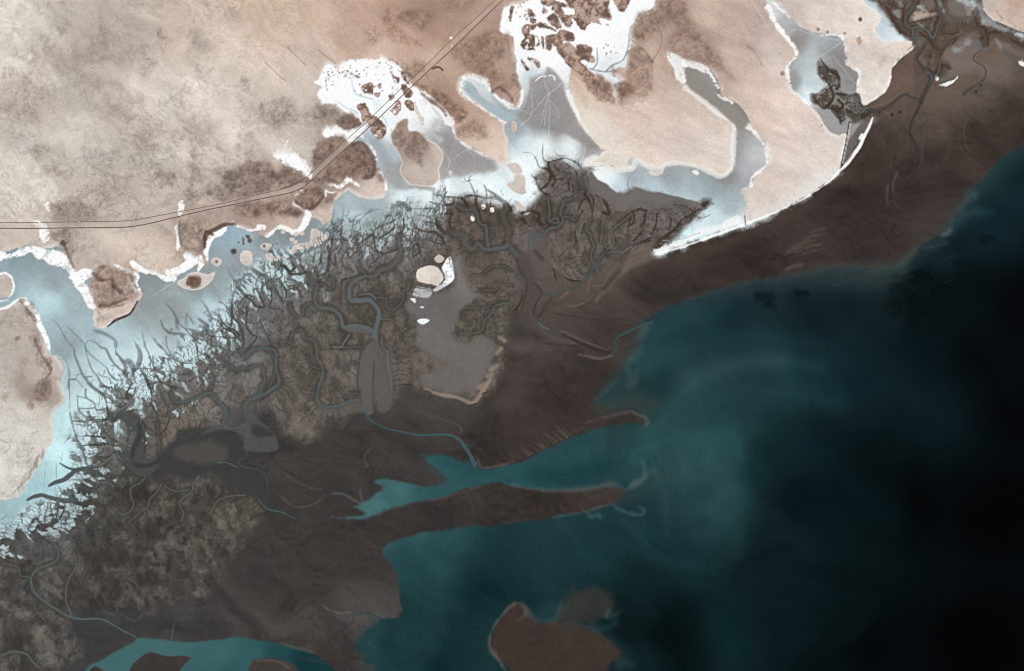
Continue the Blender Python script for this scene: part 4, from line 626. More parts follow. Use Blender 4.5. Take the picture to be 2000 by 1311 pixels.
for q, p in enumerate(di):
    def dcol(sl, q=q):
        if q == 6: return np.array([218, 202, 190], np.float32) * (1 + tex[sl])[..., None]
        t_ = sstep(-.55, .5, DN[sl])[..., None]
        c_ = np.array([112, 90, 79], np.float32) * (1 - t_) + np.array([190, 166, 152], np.float32) * t_
        if q in (0, 1, 4, 5, 17, 20): c_ = c_ + (np.array([246, 244, 240], np.float32) - c_) * sstep(.35, .6, DN2[sl])[..., None]
        return c_
    sl, dd = poly(p, dcol, 1.2, 3.6, cls=100 + q, sm=2, n2=2.2)
    rim(p, (112, 90, 79), 2.6, .6, .4 if q != 6 else 0.1, 2.4, sm=2)
    DUNES.append(q); SCR[sl] = np.maximum(SCR[sl], .55 * sstep(0, 2, dd) * sstep(-.3, .5, NE[sl] + .4 * NF[sl])) if q != 6 else SCR[sl]
    lab = ['brown scrub dune island on the white salt west of the crossing roads', 'oval speckled dune island that the two roads cross', 'tiny brown dune beside the thin road on white salt', 'brown dune lying under both roads at the salt pan edge', 'small brown dune just east of the main road on white salt', 'pale ring shaped dune on the white salt east of the road', 'narrow pale pink sand strip in the white salt', 'thin brown dune tongue at the eastern tip of the salt pan'][q] if q < 8 else 'small brown scrub covered dune island standing in the white salt pans'
    if q == 13: lab = 'largest brown dune island in the northern white salt pan'
    if q == 19: lab = 'long brown dune ridge running down through the northern white salt pan'
    if q == 17: lab = 'jagged block of dark brown dunes in the northern white salt pan'
    reg(100 + q, 'dune_island', lab, 'dune', group='dune islands in the white salt pans', z=3.6)
for k in range(150):    # loose scrub dots on the crust
    c = random.choice([(675, 139, 16, 5), (685, 143, 14, 6), (760, 130, 24, 10), (775, 150, 16, 14), (640, 150, 8, 14), (1010, 25, 12, 16), (1035, 35, 8, 14), (735, 175, 22, 10), (1190, 100, 6, 6)])
    x, y = random.gauss(c[0], c[2]), random.gauss(c[1], c[3])
    line([(x, y), (x + random.uniform(-1.5, 1.5), y + random.uniform(-2, 2))], random.uniform(.8, 2.6), (122, 104, 94), .8, .75, 0)
for p in (ti([(400, 720), (500, 790), (620, 840), (640, 870)]), ti([(570, 440), (590, 560), (620, 610), (720, 650), (850, 680)]), ti([(240, 480), (245, 520)]), ti([(490, 390), (560, 420)]), ti([(270, 410), (310, 390)]), ti([(960, 900), (1010, 980), (1020, 1040)]), ti([(1490, 680), (1530, 740)])):
    line(p, 2.5, (190, 204, 212), 1.8, .8, 1)
poly(ti([(850, 690), (950, 700), (960, 780), (880, 830), (840, 750)]), (226, 236, 240), 3, 2, op=.7)
line(ti([(640, 1180), (780, 1220), (900, 1270), (960, 1350), (1000, 1440)]), [5, 9, 16, 18, 16], (162, 172, 178), 4, .85)
line(ti([(1560, 1080), (1639, 1150), (1700, 1200)]), [3, 8, 14], (186, 192, 194), 4, .8)
line(z2([(1130, 690), (1180, 760), (1160, 830)]), [4, 8, 10], (200, 204, 204), 3, .7)

# islets in the western and central flats
reg(14, 'dune_island', 'eye shaped scrub dune with pale sand collar on the grey salt flat', 'dune', z=3.6)
eye = z5([(1135, 500), (1180, 470), (1230, 432), (1290, 438), (1340, 450), (1372, 438), (1350, 490), (1300, 530), (1240, 548), (1180, 535)])
poly(eye, (210, 199, 189), 1.3, 1.4, cls=14)
rim(eye, (246, 244, 240), 1.5, 1.5, .5)
sl, dd = poly(z5([(1190, 500), (1215, 450), (1260, 455), (1290, 480), (1280, 520), (1230, 535)]), lambda sl: np.array([122, 100, 89], np.float32) * (1 + .25 * DN[sl] + .15 * NL[sl])[..., None], 4, 3, scr=.9, n2=2)
for q, (p, c, lab) in enumerate([(z5([(1350, 370), (1370, 340), (1410, 345), (1420, 370), (1390, 395)]), (206, 190, 178), 'small pale round sand islet with a dark centre near the shore'), (z5([(1535, 330), (1560, 295), (1610, 310), (1615, 370), (1580, 390), (1545, 370)]), (206, 190, 178), 'rounded pale sand islet on the blue grey flat'),
                         (z6([(350, 170), (385, 160), (455, 215), (440, 240), (350, 275), (240, 305), (215, 300), (260, 250), (340, 240)]), (214, 198, 184), 'pale hooked sand islet at the edge of the mangroves'), (z6([(30, 260), (60, 245), (95, 265), (80, 290), (40, 285)]), (196, 182, 172), 'tiny ring islet with a dark middle on the grey flat'),
                         (z6([(60, 315), (90, 310), (130, 345), (180, 325), (195, 340), (140, 360), (80, 345)]), (200, 186, 174), 'thin pale sand bar on the blue grey flat'), (z6([(1035, 470), (1040, 420), (1110, 392), (1160, 400), (1200, 460), (1170, 520), (1120, 510), (1050, 490)]), (216, 200, 184), 'cream sand islet bordered by white salt among the mangroves'),
                         (z6([(1140, 340), (1180, 320), (1205, 350), (1170, 375)]), (206, 188, 172), 'small cream sand patch above the white salt crescent'), (tf([(1240, 390), (1330, 340), (1340, 280), (1440, 270), (1480, 330), (1490, 450), (1500, 500), (1450, 530), (1360, 510), (1290, 450)]), (206, 192, 180), 'broad pale sand islet between bright salt and mangroves'),
                         (tf([(1220, 140), (1350, 115), (1420, 160), (1445, 230), (1400, 265), (1320, 250), (1270, 190)]), (214, 198, 186), 'pale sand islet at the end of the pink peninsula'), (tf([(1335, 620), (1370, 600), (1430, 650), (1480, 700), (1490, 740), (1410, 710)]), (204, 186, 172), 'slim sand islet inside the mangrove edge'), (tf([(1460, 770), (1490, 745), (1540, 740), (1530, 775), (1490, 790)]), (220, 208, 194), 'tiny bright sand islet inside the mangrove edge'),
                         (tf([(500, 230), (525, 220), (545, 250), (520, 280), (505, 260)]), (214, 190, 174), 'tiny orange sand spot on the grey pan'), (z3([(0, 790), (20, 780), (25, 830), (10, 845), (0, 830)]), (200, 164, 144), 'small orange sand islet in the bright inlet'), (z3([(1155, 1100), (1180, 1092), (1200, 1110), (1180, 1122)]), (236, 226, 218), 'tiny white islet in the grey lagoon strip'),
                         (z3([(880, 1100), (920, 1080), (965, 1090), (960, 1115), (910, 1120)]), (214, 202, 194), 'small pale islet ringed by white in the grey strip')]):
    reg(20 + q, 'sand_islet', lab, 'islet', z=2.9)
    c = tuple(sum(c) / 3 + (v_ - sum(c) / 3) * .62 for v_ in c)
    poly(p, lambda sl: np.array(c, np.float32) * (1.02 + 1.1 * tex[sl] + .05 * NE[sl])[..., None], 1.4, 2.0, cls=20 + q)
    rim(p, (232, 228, 222), 1.6, .8, .45, 2)
for x, y, r in ((423, 511, 3.5), (457, 491, 4), (488, 470, 4), (484, 462, 3), (516, 481, 3.2), (476, 468, 2), (466, 474, 1.5), (1680, 38, 4)):
    poly([(x - r, y), (x, y - r), (x + r, y), (x, y + r)], (96, 78, 70), 1.5, 1.5, op=.85)
for x, y in ((578, 458), (589, 456), (570, 468), (577, 473), (552, 453)): poly([(x - 4, y - 2), (x + 3, y - 4), (x + 5, y + 2), (x - 2, y + 4)], (214, 200, 188), 1.3, 1)
# pale oval and rocks on the eastern land
poly(z4([(565, 250), (590, 235), (600, 270), (580, 290)]), (186, 156, 134), 2, 1, op=.9)
for x, y, r in ((1598, 58, 4), (1616, 63, 3.5), (1528, 144, 4.5), (1650, 65, 2.5), (1605, 245, 2)):
    poly([(x - r, y), (x, y - r), (x + r, y), (x, y + r)], (140, 128, 122), 2, 1, op=.8)
poly(z4([(720, 370), (770, 350), (760, 390), (740, 410), (700, 450)]), (176, 164, 158), 8, 4, op=.6)
line(z3([(920, 0), (1000, 180), (1060, 280), (1140, 385)]), 2, (190, 168, 154), 1.5, .7); line(z3([(1540, 10), (1600, 110), (1639, 190)]), 3, (210, 198, 188), 2, .6)
line(tj([(860, 960), (960, 1010), (1060, 1120), (1130, 1260), (1150, 1330)]), 4, (224, 198, 182), 2, .8); line(tj([(1430, 1200), (1490, 1290)]), 4, (226, 204, 190), 2, .7)
for k in range(26):
    x, y = random.uniform(1238, 1272), random.uniform(178, 218); poly([(x - 3, y), (x, y - 2.5), (x + 3, y), (x, y + 2.5)], (228, 212, 200), 1.5, 1, op=.6)
for k in range(60):      # wind streaks on the pink plain
    x, y = random.uniform(1180, 1400), random.uniform(190, 310)
    if y < 190 + (x - 1338) * .7: continue
    L = random.uniform(20, 60); line([(x, y), (x + L * .9, y + L * .34)], random.uniform(1, 3), random.choice([(220, 206, 196), (196, 176, 164)]), 2.5, .3)
# ne land
nel = [(1918, -5), (1921, 18), (1939, 37), (1964, 49), (1988, 58), (2000, 62), (2100, 100), (FAR, 900), (FAR, -FAR), (1900, -FAR)]
reg(9, 'desert_plain', 'pale pink sandy plain across the mangrove inlet from the white beach', 'desert', z=4.0)
nelc = field([(1930, 10, 190, 180, 172), (1950, 25, 208, 190, 176), (1985, 10, 190, 164, 150), (1990, 40, 200, 180, 166), (2000, 55, 196, 176, 162)], eps=12) * (1 + tex)[..., None]
poly(nel, lambda sl: nelc[sl], 1.8, 1.6, cls=9)
line([(1921, 18), (1939, 37), (1964, 49), (1988, 59), (2010, 66)], 3, (236, 226, 216), 1.5, .8); line([(1945, 42), (1966, 51), (1990, 61), (2010, 68)], 1.6, (70, 62, 58), 1, .8)
for p in (tk([(1660, 140), (1680, 190), (1740, 240)]), tk([(1800, 260), (1850, 300), (1900, 350)]), tk([(1710, 200), (1720, 260)])): line(p, 2, (160, 140, 128), 1.5, .6)
# beach
bw = [(1282, 497), (1340, 480), (1400, 458), (1455, 438), (1520, 412), (1555, 396), (1592, 374), (1622, 352), (1643, 330)]
sl, m = line_mask(bw, [2, 6, 6, 4, 2.2, 2, 2, 3, 5], 1.8, 2.2, 4); blend(sl, m, (250, 250, 248)); CLS[sl][m > .5] = 5
sl, m = line_mask([(1480, 420), (1520, 402), (1560, 384), (1600, 358), (1630, 336)], [14, 20, 26, 26, 16], 14, 3, 4); blend(sl, m * .55 * (CLS[sl] == 3), (226, 225, 223))
sl, m = line_mask([(1282, 492), (1310, 482), (1340, 470), (1370, 452), (1400, 446), (1440, 430)], [6, 14, 12, 10, 14, 14], 4, 5, 4); blend(sl, np.clip(m * 1.5 - .8 * sstep(0, .6, NL[sl]), 0, 1) * .85, (244, 246, 246))
sl, m = line_mask([(1643, 332), (1655, 318), (1665, 304), (1680, 284), (1690, 262), (1698, 246), (1704, 231)], [3, 9, 9, 8, 7, 6, 2], 1.6, 1.6, 4); blend(sl, m, (252, 252, 250)); CLS[sl][m > .5] = 5
sl, m = line_mask([(1679, 196), (1689, 203), (1701, 197), (1726, 180), (1738, 156), (1741, 134), (1759, 113), (1781, 96), (1786, 90)], [5, 6, 4, 3, 3.4, 3, 2.6, 3.4, 2], 1.9, 1.4, 4); blend(sl, m * .9, (242, 238, 231)); CLS[sl][m > .5] = 5
poly([(1650, 318), (1652, 290), (1660, 270), (1690, 232), (1700, 232), (1690, 256), (1678, 276), (1668, 296), (1658, 312)], (100, 90, 86), 3, 1.5, op=.85)
line([(1643, 322), (1650, 290), (1654, 268), (1659, 238)], 2.6, (60, 54, 48), 1, .9, man=.5); line([(1646, 318), (1653, 285), (1657, 262), (1660, 242)], 1.6, (226, 226, 220), 1, .7)
line([(1680, 270), (1684, 264), (1682, 280)], 6, (250, 250, 248), 1.5, .9)
for p in (z7([(950, 250), (1050, 270), (1200, 240)]), z7([(960, 230), (1080, 220), (1200, 180)])): line(p, 1.5, (170, 166, 162), 1.5, .6)
line(z7([(1490, 70), (1495, 130)]), 2, (86, 84, 82), 1, .8)
# ------------------------------------------------------------------ tidal creeks, traced (line, widths, colour, label)
CW, CT, CG_ = (80, 94, 98), (58, 92, 98), (98, 106, 107)
creeks = [
    (z6([(915, 200), (920, 260), (925, 310), (900, 360), (850, 405), (800, 415), (760, 460), (700, 460), (640, 485), (605, 520), (595, 570), (610, 610), (660, 615), (720, 610), (760, 640), (785, 690), (780, 750), (765, 800), (755, 860)]), [1.5, 1.8, 2, 2.4, 3, 5, 8, 8, 7, 8, 9], (92, 102, 104), 'broad grey creek looping through the middle of the mangroves'),
    (z6([(640, 200), (650, 260), (675, 330), (660, 400), (695, 440), (700, 465)]), [1, 1.8, 2.6], CW, None),
    (z6([(330, 440), (340, 490), (390, 510), (380, 560), (375, 620), (410, 660), (470, 665), (520, 690), (550, 740), (560, 785), (620, 775), (700, 785), (740, 810)]), [1.2, 1.8, 2.5, 3.4, 4.5, 7, 8], (90, 100, 102), 'curving grey creek that joins the broad central creek from the west'),
    (z6([(470, 465), (500, 490), (490, 530), (460, 535), (430, 510), (390, 515)]), [1, 1.8], CW, None), (z6([(215, 630), (225, 680), (270, 720), (300, 705), (305, 660), (360, 620)]), [1, 1.8, 2], CW, None),
    (z6([(270, 800), (295, 800), (310, 850), (370, 870), (390, 920), (390, 980), (415, 1020), (430, 1090), (410, 1140), (395, 1200), (390, 1240), (430, 1290), (520, 1290), (600, 1260), (660, 1250)]), [1.2, 2, 2.4, 2.8, 3.2, 4, 5], CW, 'long thin creek running south beside the central creek'),
    (z6([(155, 860), (165, 900), (210, 890), (235, 820), (290, 800)]), [1, 1.5], CW, None), (z6([(600, 830), (570, 870), (545, 910), (490, 910)]), [3, 2.5, 3], CG_, None), (z6([(550, 915), (640, 910), (680, 915)]), 1.2, CW, None),
    (z6([(900, 800), (930, 850), (900, 910), (840, 945)]), [1, 1.8, 2.2], CW, None), (z6([(805, 850), (810, 910), (840, 945), (845, 1020), (860, 1100), (870, 1180)]), [1.2, 2, 3, 2.5, 2], CG_, None),
    (z6([(980, 490), (975, 540), (940, 550), (945, 600), (900, 660), (850, 670), (835, 640), (830, 600), (760, 595)]), [.9, 1.4, 1.8, 2], CW, None), (z6([(660, 580), (680, 572), (740, 575), (765, 610)]), [1.5, 2, 2.4], CG_, None), (z6([(790, 732), (870, 732)]), [1.8, 1], CG_, None),
    (z6([(520, 970), (530, 1040), (570, 1065), (600, 1020), (640, 1012)]), [.9, 1.4], CW, None), (z6([(500, 1120), (540, 1180), (575, 1240)]), [.9, 1.8], CW, None), (z6([(330, 970), (350, 1030), (410, 1050)]), [.9, 1.5], CW, None), (z6([(575, 1240), (620, 1210), (655, 1210)]), 1.2, CW, None),
    (z6([(1285, 820), (1360, 825), (1440, 810), (1460, 750), (1510, 690), (1530, 650), (1600, 630), (1639, 640)]), [.9, 1.6, 1.8, 2.2, 3], CW, 'small creek draining the wooded lobe on the grey tidal island'), (z6([(1310, 680), (1350, 660), (1430, 665), (1500, 650)]), [.9, 1.5], CW, None), (z6([(1400, 620), (1430, 660)]), 1, CW, None),
    (z6([(1460, 440), (1490, 410), (1540, 392), (1590, 398), (1639, 420)]), [.8, 1.2], CW, None), (z6([(1450, 548), (1540, 545), (1560, 510), (1639, 515)]), [.8, 1.2], CW, None),
    (td([(780, 0), (800, 70), (850, 115), (900, 50), (960, 20), (1050, 5), (1150, 5), (1220, 40), (1245, 120), (1245, 270), (1275, 400), (1270, 470), (1200, 510), (1120, 570), (1000, 630), (900, 660), (850, 720), (840, 800), (860, 900)]), [1.2, 2, 3, 4, 3.6, 3.4, 3.6, 5, 4.5, 4, 3, 2], CW, 'looping grey creek around a wooded oval west of the central creek'),
    (td([(1090, 15), (1170, 60), (1220, 160), (1230, 270), (1200, 400), (1150, 500)]), [1.2, 1.6, 2], CW, None),
    (td([(420, 60), (500, 110), (580, 200), (660, 240), (740, 280), (800, 250), (880, 260), (960, 225), (1040, 225), (1085, 270), (1080, 340), (1095, 420), (1050, 490), (1055, 580)]), [1, 1.8, 2.2, 2.6, 3], CW, 'wavy creek inside the looping creek of the western mangroves'),
    (td([(-80, 520), (-100, 600), (-60, 680), (0, 690), (100, 680), (200, 650), (270, 610), (390, 575), (430, 600), (500, 690), (560, 740), (600, 810), (580, 900), (570, 980), (640, 1030), (760, 1010), (880, 960)]), [1.4, 2.4, 3, 4, 4, 5, 3.5, 3, 2.4], CW, 'hook shaped creek in the western mangroves that ends in dark mud'),
    (td([(410, 350), (430, 420), (400, 560)]), [.9, 1.5], CW, None), (tc([(1000, 230), (1035, 300), (960, 350), (880, 400), (820, 440), (815, 500)]), [1.6, 3, 3.4, 4], CG_, None), (tc([(740, 400), (745, 520), (800, 500), (870, 470), (1000, 460), (1090, 515), (1160, 600), (1175, 690), (1155, 800), (1180, 930)]), [1.5, 3, 2, 1.4, 1.6, 1.6, 1.4], (62, 76, 78), None),
    (tc([(850, 955), (760, 1010), (660, 1090), (540, 1125), (470, 1120)]), [3.4, 3, 2.4, 1.4], CG_, None), (tc([(860, 970), (960, 1080), (1060, 1190), (1180, 1250), (1300, 1190), (1420, 1100)]), 1.6, (66, 80, 80), None), (tc([(1360, 560), (1370, 680), (1385, 800), (1390, 940)]), [.8, 1.2], CW, None),
    (y1_([(560, 480), (600, 520), (640, 520), (670, 480), (655, 430), (660, 390), (700, 370), (730, 340)]), [1.2, 2, 2.4], CW, None), (y1_([(640, 570), (670, 545), (700, 515), (740, 490), (750, 450), (790, 410), (810, 370)]), [1.2, 1.8, 2.2], CW, None), (y1_([(910, 560), (920, 520), (900, 480), (910, 450), (960, 410), (970, 370), (1000, 330)]), [1.6, 2.4, 3], CW, None),
    (y1_([(820, 380), (880, 410), (950, 400)]), [1.6, 2], CW, None), (y1_([(1050, 530), (1090, 460), (1150, 435), (1230, 430)]), [1, 1.8, 2.2], CW, None), (y1_([(800, 225), (880, 155), (900, 120), (980, 100), (1020, 118), (1120, 105), (1190, 100)]), [1.2, 1.6, 1.4], (60, 74, 76), None), (y1_([(1090, 268), (1140, 268), (1190, 290)]), 1.4, (80, 110, 112), None),
    (y1_([(1205, 140), (1232, 180), (1235, 235), (1195, 255), (1210, 285), (1283, 300)]), 1.4, (72, 86, 88), None),
    (y1_([(240, 640), (290, 700), (280, 760), (190, 800), (155, 850), (170, 910), (220, 960), (280, 1000), (330, 1030), (400, 1050), (500, 1050), (570, 1080), (620, 1110), (680, 1140)]), [1.6, 2.6, 3.4, 4, 4, 4.5, 3.4, 2.6, 3], CW, 'long grey creek winding through the southwestern mangroves to the teal inlet'),
    (y1_([(370, 720), (380, 790), (340, 860), (330, 950), (350, 1010), (360, 1040)]), [1.2, 2.4, 3.4], CW, 'creek joining the southwestern creek from the north'), (y1_([(10, 770), (90, 790), (100, 830), (150, 840)]), [1, 2], CW, None), (y1_([(175, 970), (180, 1010), (230, 1060)]), [1, 1.8], CW, None), (y1_([(0, 1235), (60, 1215), (130, 1225), (160, 1260), (200, 1295)]), [3, 4, 4, 3], (84, 90, 90), None),
    (y1_([(640, 800), (620, 830), (680, 870), (690, 900)]), 1.2, CW, None), (y1_([(400, 880), (440, 790)]), 1, CW, None), (y1_([(600, 1020), (680, 1060), (720, 1020)]), 1, CW, None),
    (tk([(650, 0), (600, 80), (570, 140), (520, 190), (505, 250), (510, 300), (540, 340), (595, 370), (600, 450), (640, 478), (720, 475), (755, 510)]), [1.2, 1.8, 2.2, 2.6, 3, 2.6, 2.2], (80, 96, 98), 'teal grey creek meandering through the mangroves beside the white beach'),
    (tk([(600, 360), (680, 340), (750, 370), (800, 400), (825, 460), (860, 470), (890, 420), (910, 330), (940, 280), (940, 180), (920, 60), (930, 0)]), [1.8, 2.6, 3.4, 3, 2, 1.6, 1.2, .9], (86, 100, 102), 'hairpin creek branching off inside the northeastern mangroves'), (tk([(870, 955), (920, 920), (935, 840), (945, 780), (905, 755), (960, 715), (1000, 640), (1050, 570), (1110, 510)]), [1.6, 1.6, 1.2, .9], (94, 96, 88), None),
    (tk([(760, 885), (790, 915), (825, 945), (830, 1010), (800, 1080)]), [1.6, 2, 1.6, 1], (70, 104, 116), None), (tk([(630, 690), (622, 800), (635, 890), (680, 935), (740, 910)]), [1.2, 1.4, 1.2], (64, 70, 72), None), (tk([(1470, 630), (1420, 660), (1370, 710), (1365, 760), (1430, 800), (1500, 850), (1520, 920), (1500, 990), (1440, 1050), (1300, 1130), (1230, 1200)]), [1.4, 2, 2, 2.4, 3, 4, 6], (72, 70, 70), 'dark creek crossing the brown flat east of the white shell ridge'),
    (tk([(1500, 350), (1490, 420), (1520, 490), (1510, 560), (1540, 610)]), [1, 1.4], (84, 92, 90), None), (tk([(1740, 660), (1770, 740), (1720, 810), (1600, 850)]), [1, 1.6, 1.2], (106, 106, 104), None), (tk([(850, 480), (880, 520), (920, 470), (920, 380)]), [.8, 1], (92, 92, 86), None),
    (z4([(660, 700), (630, 690), (600, 720), (570, 700), (560, 640), (540, 610), (480, 625)]), [3, 2.4, 1.8, 1.4, .9], (92, 108, 110), 'short creek winding out of the small inlet mangroves to the beach gap'), (z4([(590, 718), (580, 755), (540, 735), (490, 730), (450, 740), (420, 710)]), [1.4, 1], (92, 104, 104), None),
    (tf([(560, 650), (640, 690), (740, 720), (820, 705), (860, 760), (880, 850), (920, 910), (970, 920), (985, 970), (990, 1060), (1010, 1200)]), [1, 1.4, 2, 2.6, 4, 4, 5], (84, 92, 94), 'creek running south from the dark mangrove tips at the bright salt edge'), (tf([(540, 1000), (600, 1050), (660, 1030), (720, 1060), (740, 1090), (690, 1140), (740, 1180), (770, 1230), (820, 1220), (860, 1160), (900, 1170), (950, 1220), (1030, 1230), (1120, 1220), (1200, 1200), (1270, 1170)]), [1, 1.8, 3, 5, 4, 4, 7, 8], (86, 92, 94), 'zigzag creek entering the channel beside the grey tidal island'),
    (tf([(1215, 660), (1195, 740), (1205, 850), (1250, 920), (1275, 1000), (1255, 1080), (1265, 1150), (1330, 1250), (1400, 1330)]), [1, 1.4, 1.8, 2.4, 6, 8], (84, 86, 88), None),
    (tg([(330, 600), (335, 700), (350, 820), (340, 920), (370, 950), (470, 960)]), [1, 1.8, 2, 2.4], (88, 98, 98), None), (tg([(640, 640), (540, 670), (515, 740), (490, 840), (520, 900), (500, 960), (440, 1010), (380, 1020), (320, 1050), (270, 1110), (180, 1100), (100, 1140), (70, 1270)]), [1.2, 2, 2.2, 3, 4, 4, 3, 2.4], (82, 94, 98), 'creek with a teal lower reach south of the round mangrove lobe'),
    (tg([(710, 880), (670, 930), (620, 890), (570, 870), (520, 890)]), [.9, 1.6], (90, 96, 94), None), (tg([(340, 930), (440, 890), (470, 950)]), 1.4, (100, 106, 106), None),
    (tg([(880, 900), (820, 1030), (870, 1100), (890, 1180), (915, 1250), (880, 1400), (960, 1560), (1010, 1620)]), [.9, 1.6, 2, 1.6, 1.2], (88, 100, 96), None), (tg([(1110, 890), (1070, 970), (1075, 1080), (1060, 1190), (1080, 1280)]), [.9, 1.4, 1.8], (88, 102, 98), None), (tg([(1400, 830), (1290, 930), (1200, 1000), (1140, 1080), (1170, 1160), (1160, 1230), (1090, 1290)]), [1.2, 1.8, 2.2, 2.4], (94, 106, 104), 'pale creek curving along the eastern edge of the mangroves'),
    (z7([(610, 285), (560, 350), (520, 400), (500, 450), (470, 490), (410, 520), (340, 550), (270, 575), (200, 570)]), [2.4, 3.4, 3.6, 3, 2, 1.4], (66, 82, 86), 'dark teal creek bounding the pale sand spit west of the beach'), (z7([(720, 300), (660, 300), (610, 310)]), [1.2, 1.8], (90, 98, 96), None), (z7([(470, 310), (458, 350), (490, 390), (510, 400)]), .9, (90, 98, 92), None),
    (z7([(165, 750), (195, 780), (240, 800)]), [2, 2.4, 1.6], (86, 112, 116), None), (z7([(625, 962), (665, 930), (665, 870), (700, 835), (780, 795), (860, 765), (905, 755)]), [1.4, 2.4, 2.8, 3.2, 4, 5], (46, 84, 92), 'teal stream crossing the brown flat into the sea'), (z7([(0, 420), (35, 420), (45, 470), (90, 490)]), 1.2, (84, 96, 98), None), (z7([(105, 290), (112, 215), (150, 186), (190, 195)]), [2.4, 2, 1.6], (66, 94, 98), None),
    (y2_([(540, 0), (570, 50), (640, 90), (740, 115), (840, 130), (940, 125), (1000, 140), (1050, 190), (1085, 250), (1100, 285)]), [3, 3.4, 3, 3.6, 4, 5, 6.5, 8, 9], (58, 88, 94), 'teal creek flowing down into the bright teal inlet'),
    (y2_([(0, 290), (45, 330), (60, 400)]), 1.6, (62, 80, 84), None), (y2_([(10, 450), (60, 500), (130, 515), (190, 545)]), [2, 2.4, 1.4], (68, 94, 98), None),
    (z4([(1270, 760), (1256, 840), (1268, 940), (1300, 980)]), 1, (86, 76, 72), None), (z4([(640, 690), (700, 710), (760, 690), (830, 625), (880, 606), (935, 630), (985, 635)]), [2, 3, 2.6, 2.2], (66, 62, 62), None),
    (z4([(985, 640), (955, 710), (920, 790), (908, 845), (935, 910), (955, 970), (945, 1050), (915, 1120), (835, 1170), (808, 1230), (815, 1311), (840, 1340), (900, 1350)]), [2.4, 2.4, 2.8, 3, 3, 2.4], (58, 54, 54), 'dark winding channel draining south across the brown bay flat'),
]
# ------------------------------------------------------------------ scrub patches on the desert
def patch(p, c=(132, 110, 98), f=4, n=5, op=.75, s=.5, g=.35):
    sl, dd = poly(p, c, f * 1.7, n * 1.5, op=op * .8, scr=s * .8, grain=g, sm=3, n2=n * .5)
    PAT[sl] = np.maximum(PAT[sl], sstep(-f, f, dd) * op)
patch(tl([(200, 640), (230, 560), (330, 500), (440, 440), (600, 490), (700, 560), (800, 540), (900, 600), (960, 640), (900, 700), (700, 740), (500, 800), (300, 800), (210, 720)]), (138, 120, 110), 7, 7, .8)
patch(tl([(1080, 340), (1280, 215), (1390, 280), (1200, 450), (1100, 520), (1050, 480)]), (132, 110, 99), 4, 4, .8)
patch(tl([(1440, 310), (1540, 300), (1640, 430), (1650, 600), (1560, 640), (1540, 580), (1420, 620), (1250, 640), (1180, 690), (1080, 700), (1180, 580), (1300, 430)]), (124, 102, 90), 4, 4, .85, .6)
rim(tl([(1440, 310), (1540, 300), (1640, 430), (1650, 600), (1560, 640)]), (84, 64, 54), 6, 1, .6, 2, closed=False)
patch(tl([(900, 800), (1000, 740), (1120, 720), (1160, 800), (1120, 870), (1030, 930), (950, 920), (880, 870)]), (124, 102, 90), 3, 3, .85, .6)
line(tl([(880, 870), (950, 920), (1030, 940), (1110, 880), (1160, 820)]), 5, (84, 66, 57), 3, .6, 2, scr=.6)
patch(tl([(300, 900), (500, 880), (800, 850), (860, 820), (870, 900), (970, 970), (900, 1010), (700, 1010), (450, 1020), (330, 970)]), (128, 108, 97), 6, 6, .8)
patch(tl([(480, 920), (540, 910), (550, 980), (500, 1000)]), (92, 72, 63), 4, 3, .7); patch(tl([(790, 940), (960, 960), (930, 1005), (820, 1010)]), (104, 84, 74), 4, 3, .7)
patch(tl([(580, 60), (640, -20), (900, 20), (1100, 0), (1280, 80), (1240, 130), (1000, 80), (700, 110)]), (158, 143, 134), 7, 6, .6)
patch(tl([(1300, 100), (1400, 20), (1520, 90), (1540, 120), (1420, 170), (1330, 150)]), (124, 106, 97), 3, 2, .9)
patch(tl([(1180, 640), (1280, 640), (1300, 690), (1220, 720)]), (110, 90, 80), 3, 3, .7); patch(tl([(1180, 830), (1280, 800), (1240, 860), (1190, 880)]), (110, 90, 80), 3, 3, .7)
patch(tl([(1680, 600), (1740, 610), (1740, 680), (1690, 670)]), (130, 112, 103), 3, 2, .8); patch(tl([(1670, 550), (1700, 545), (1705, 570), (1680, 580)]), (112, 92, 84), 2, 1, .8)
for cx, cy, rx, ry, k in ((160, 820, 36, 36, .5), (245, 640, 50, 70, .6), (360, 790, 24, 24, .7), (50, 790, 26, 16, .7), (130, 560, 60, 30, .3), (1100, 660, 20, 16, .6), (840, 620, 24, 24, .6), (920, 640, 24, 24, .5)):
    t = np.linspace(0, 2 * np.pi, 11)[:-1]; patch(tl([(cx + rx * math.cos(a), cy + ry * math.sin(a)) for a in t]), (116, 98, 88), 3, 3, k)
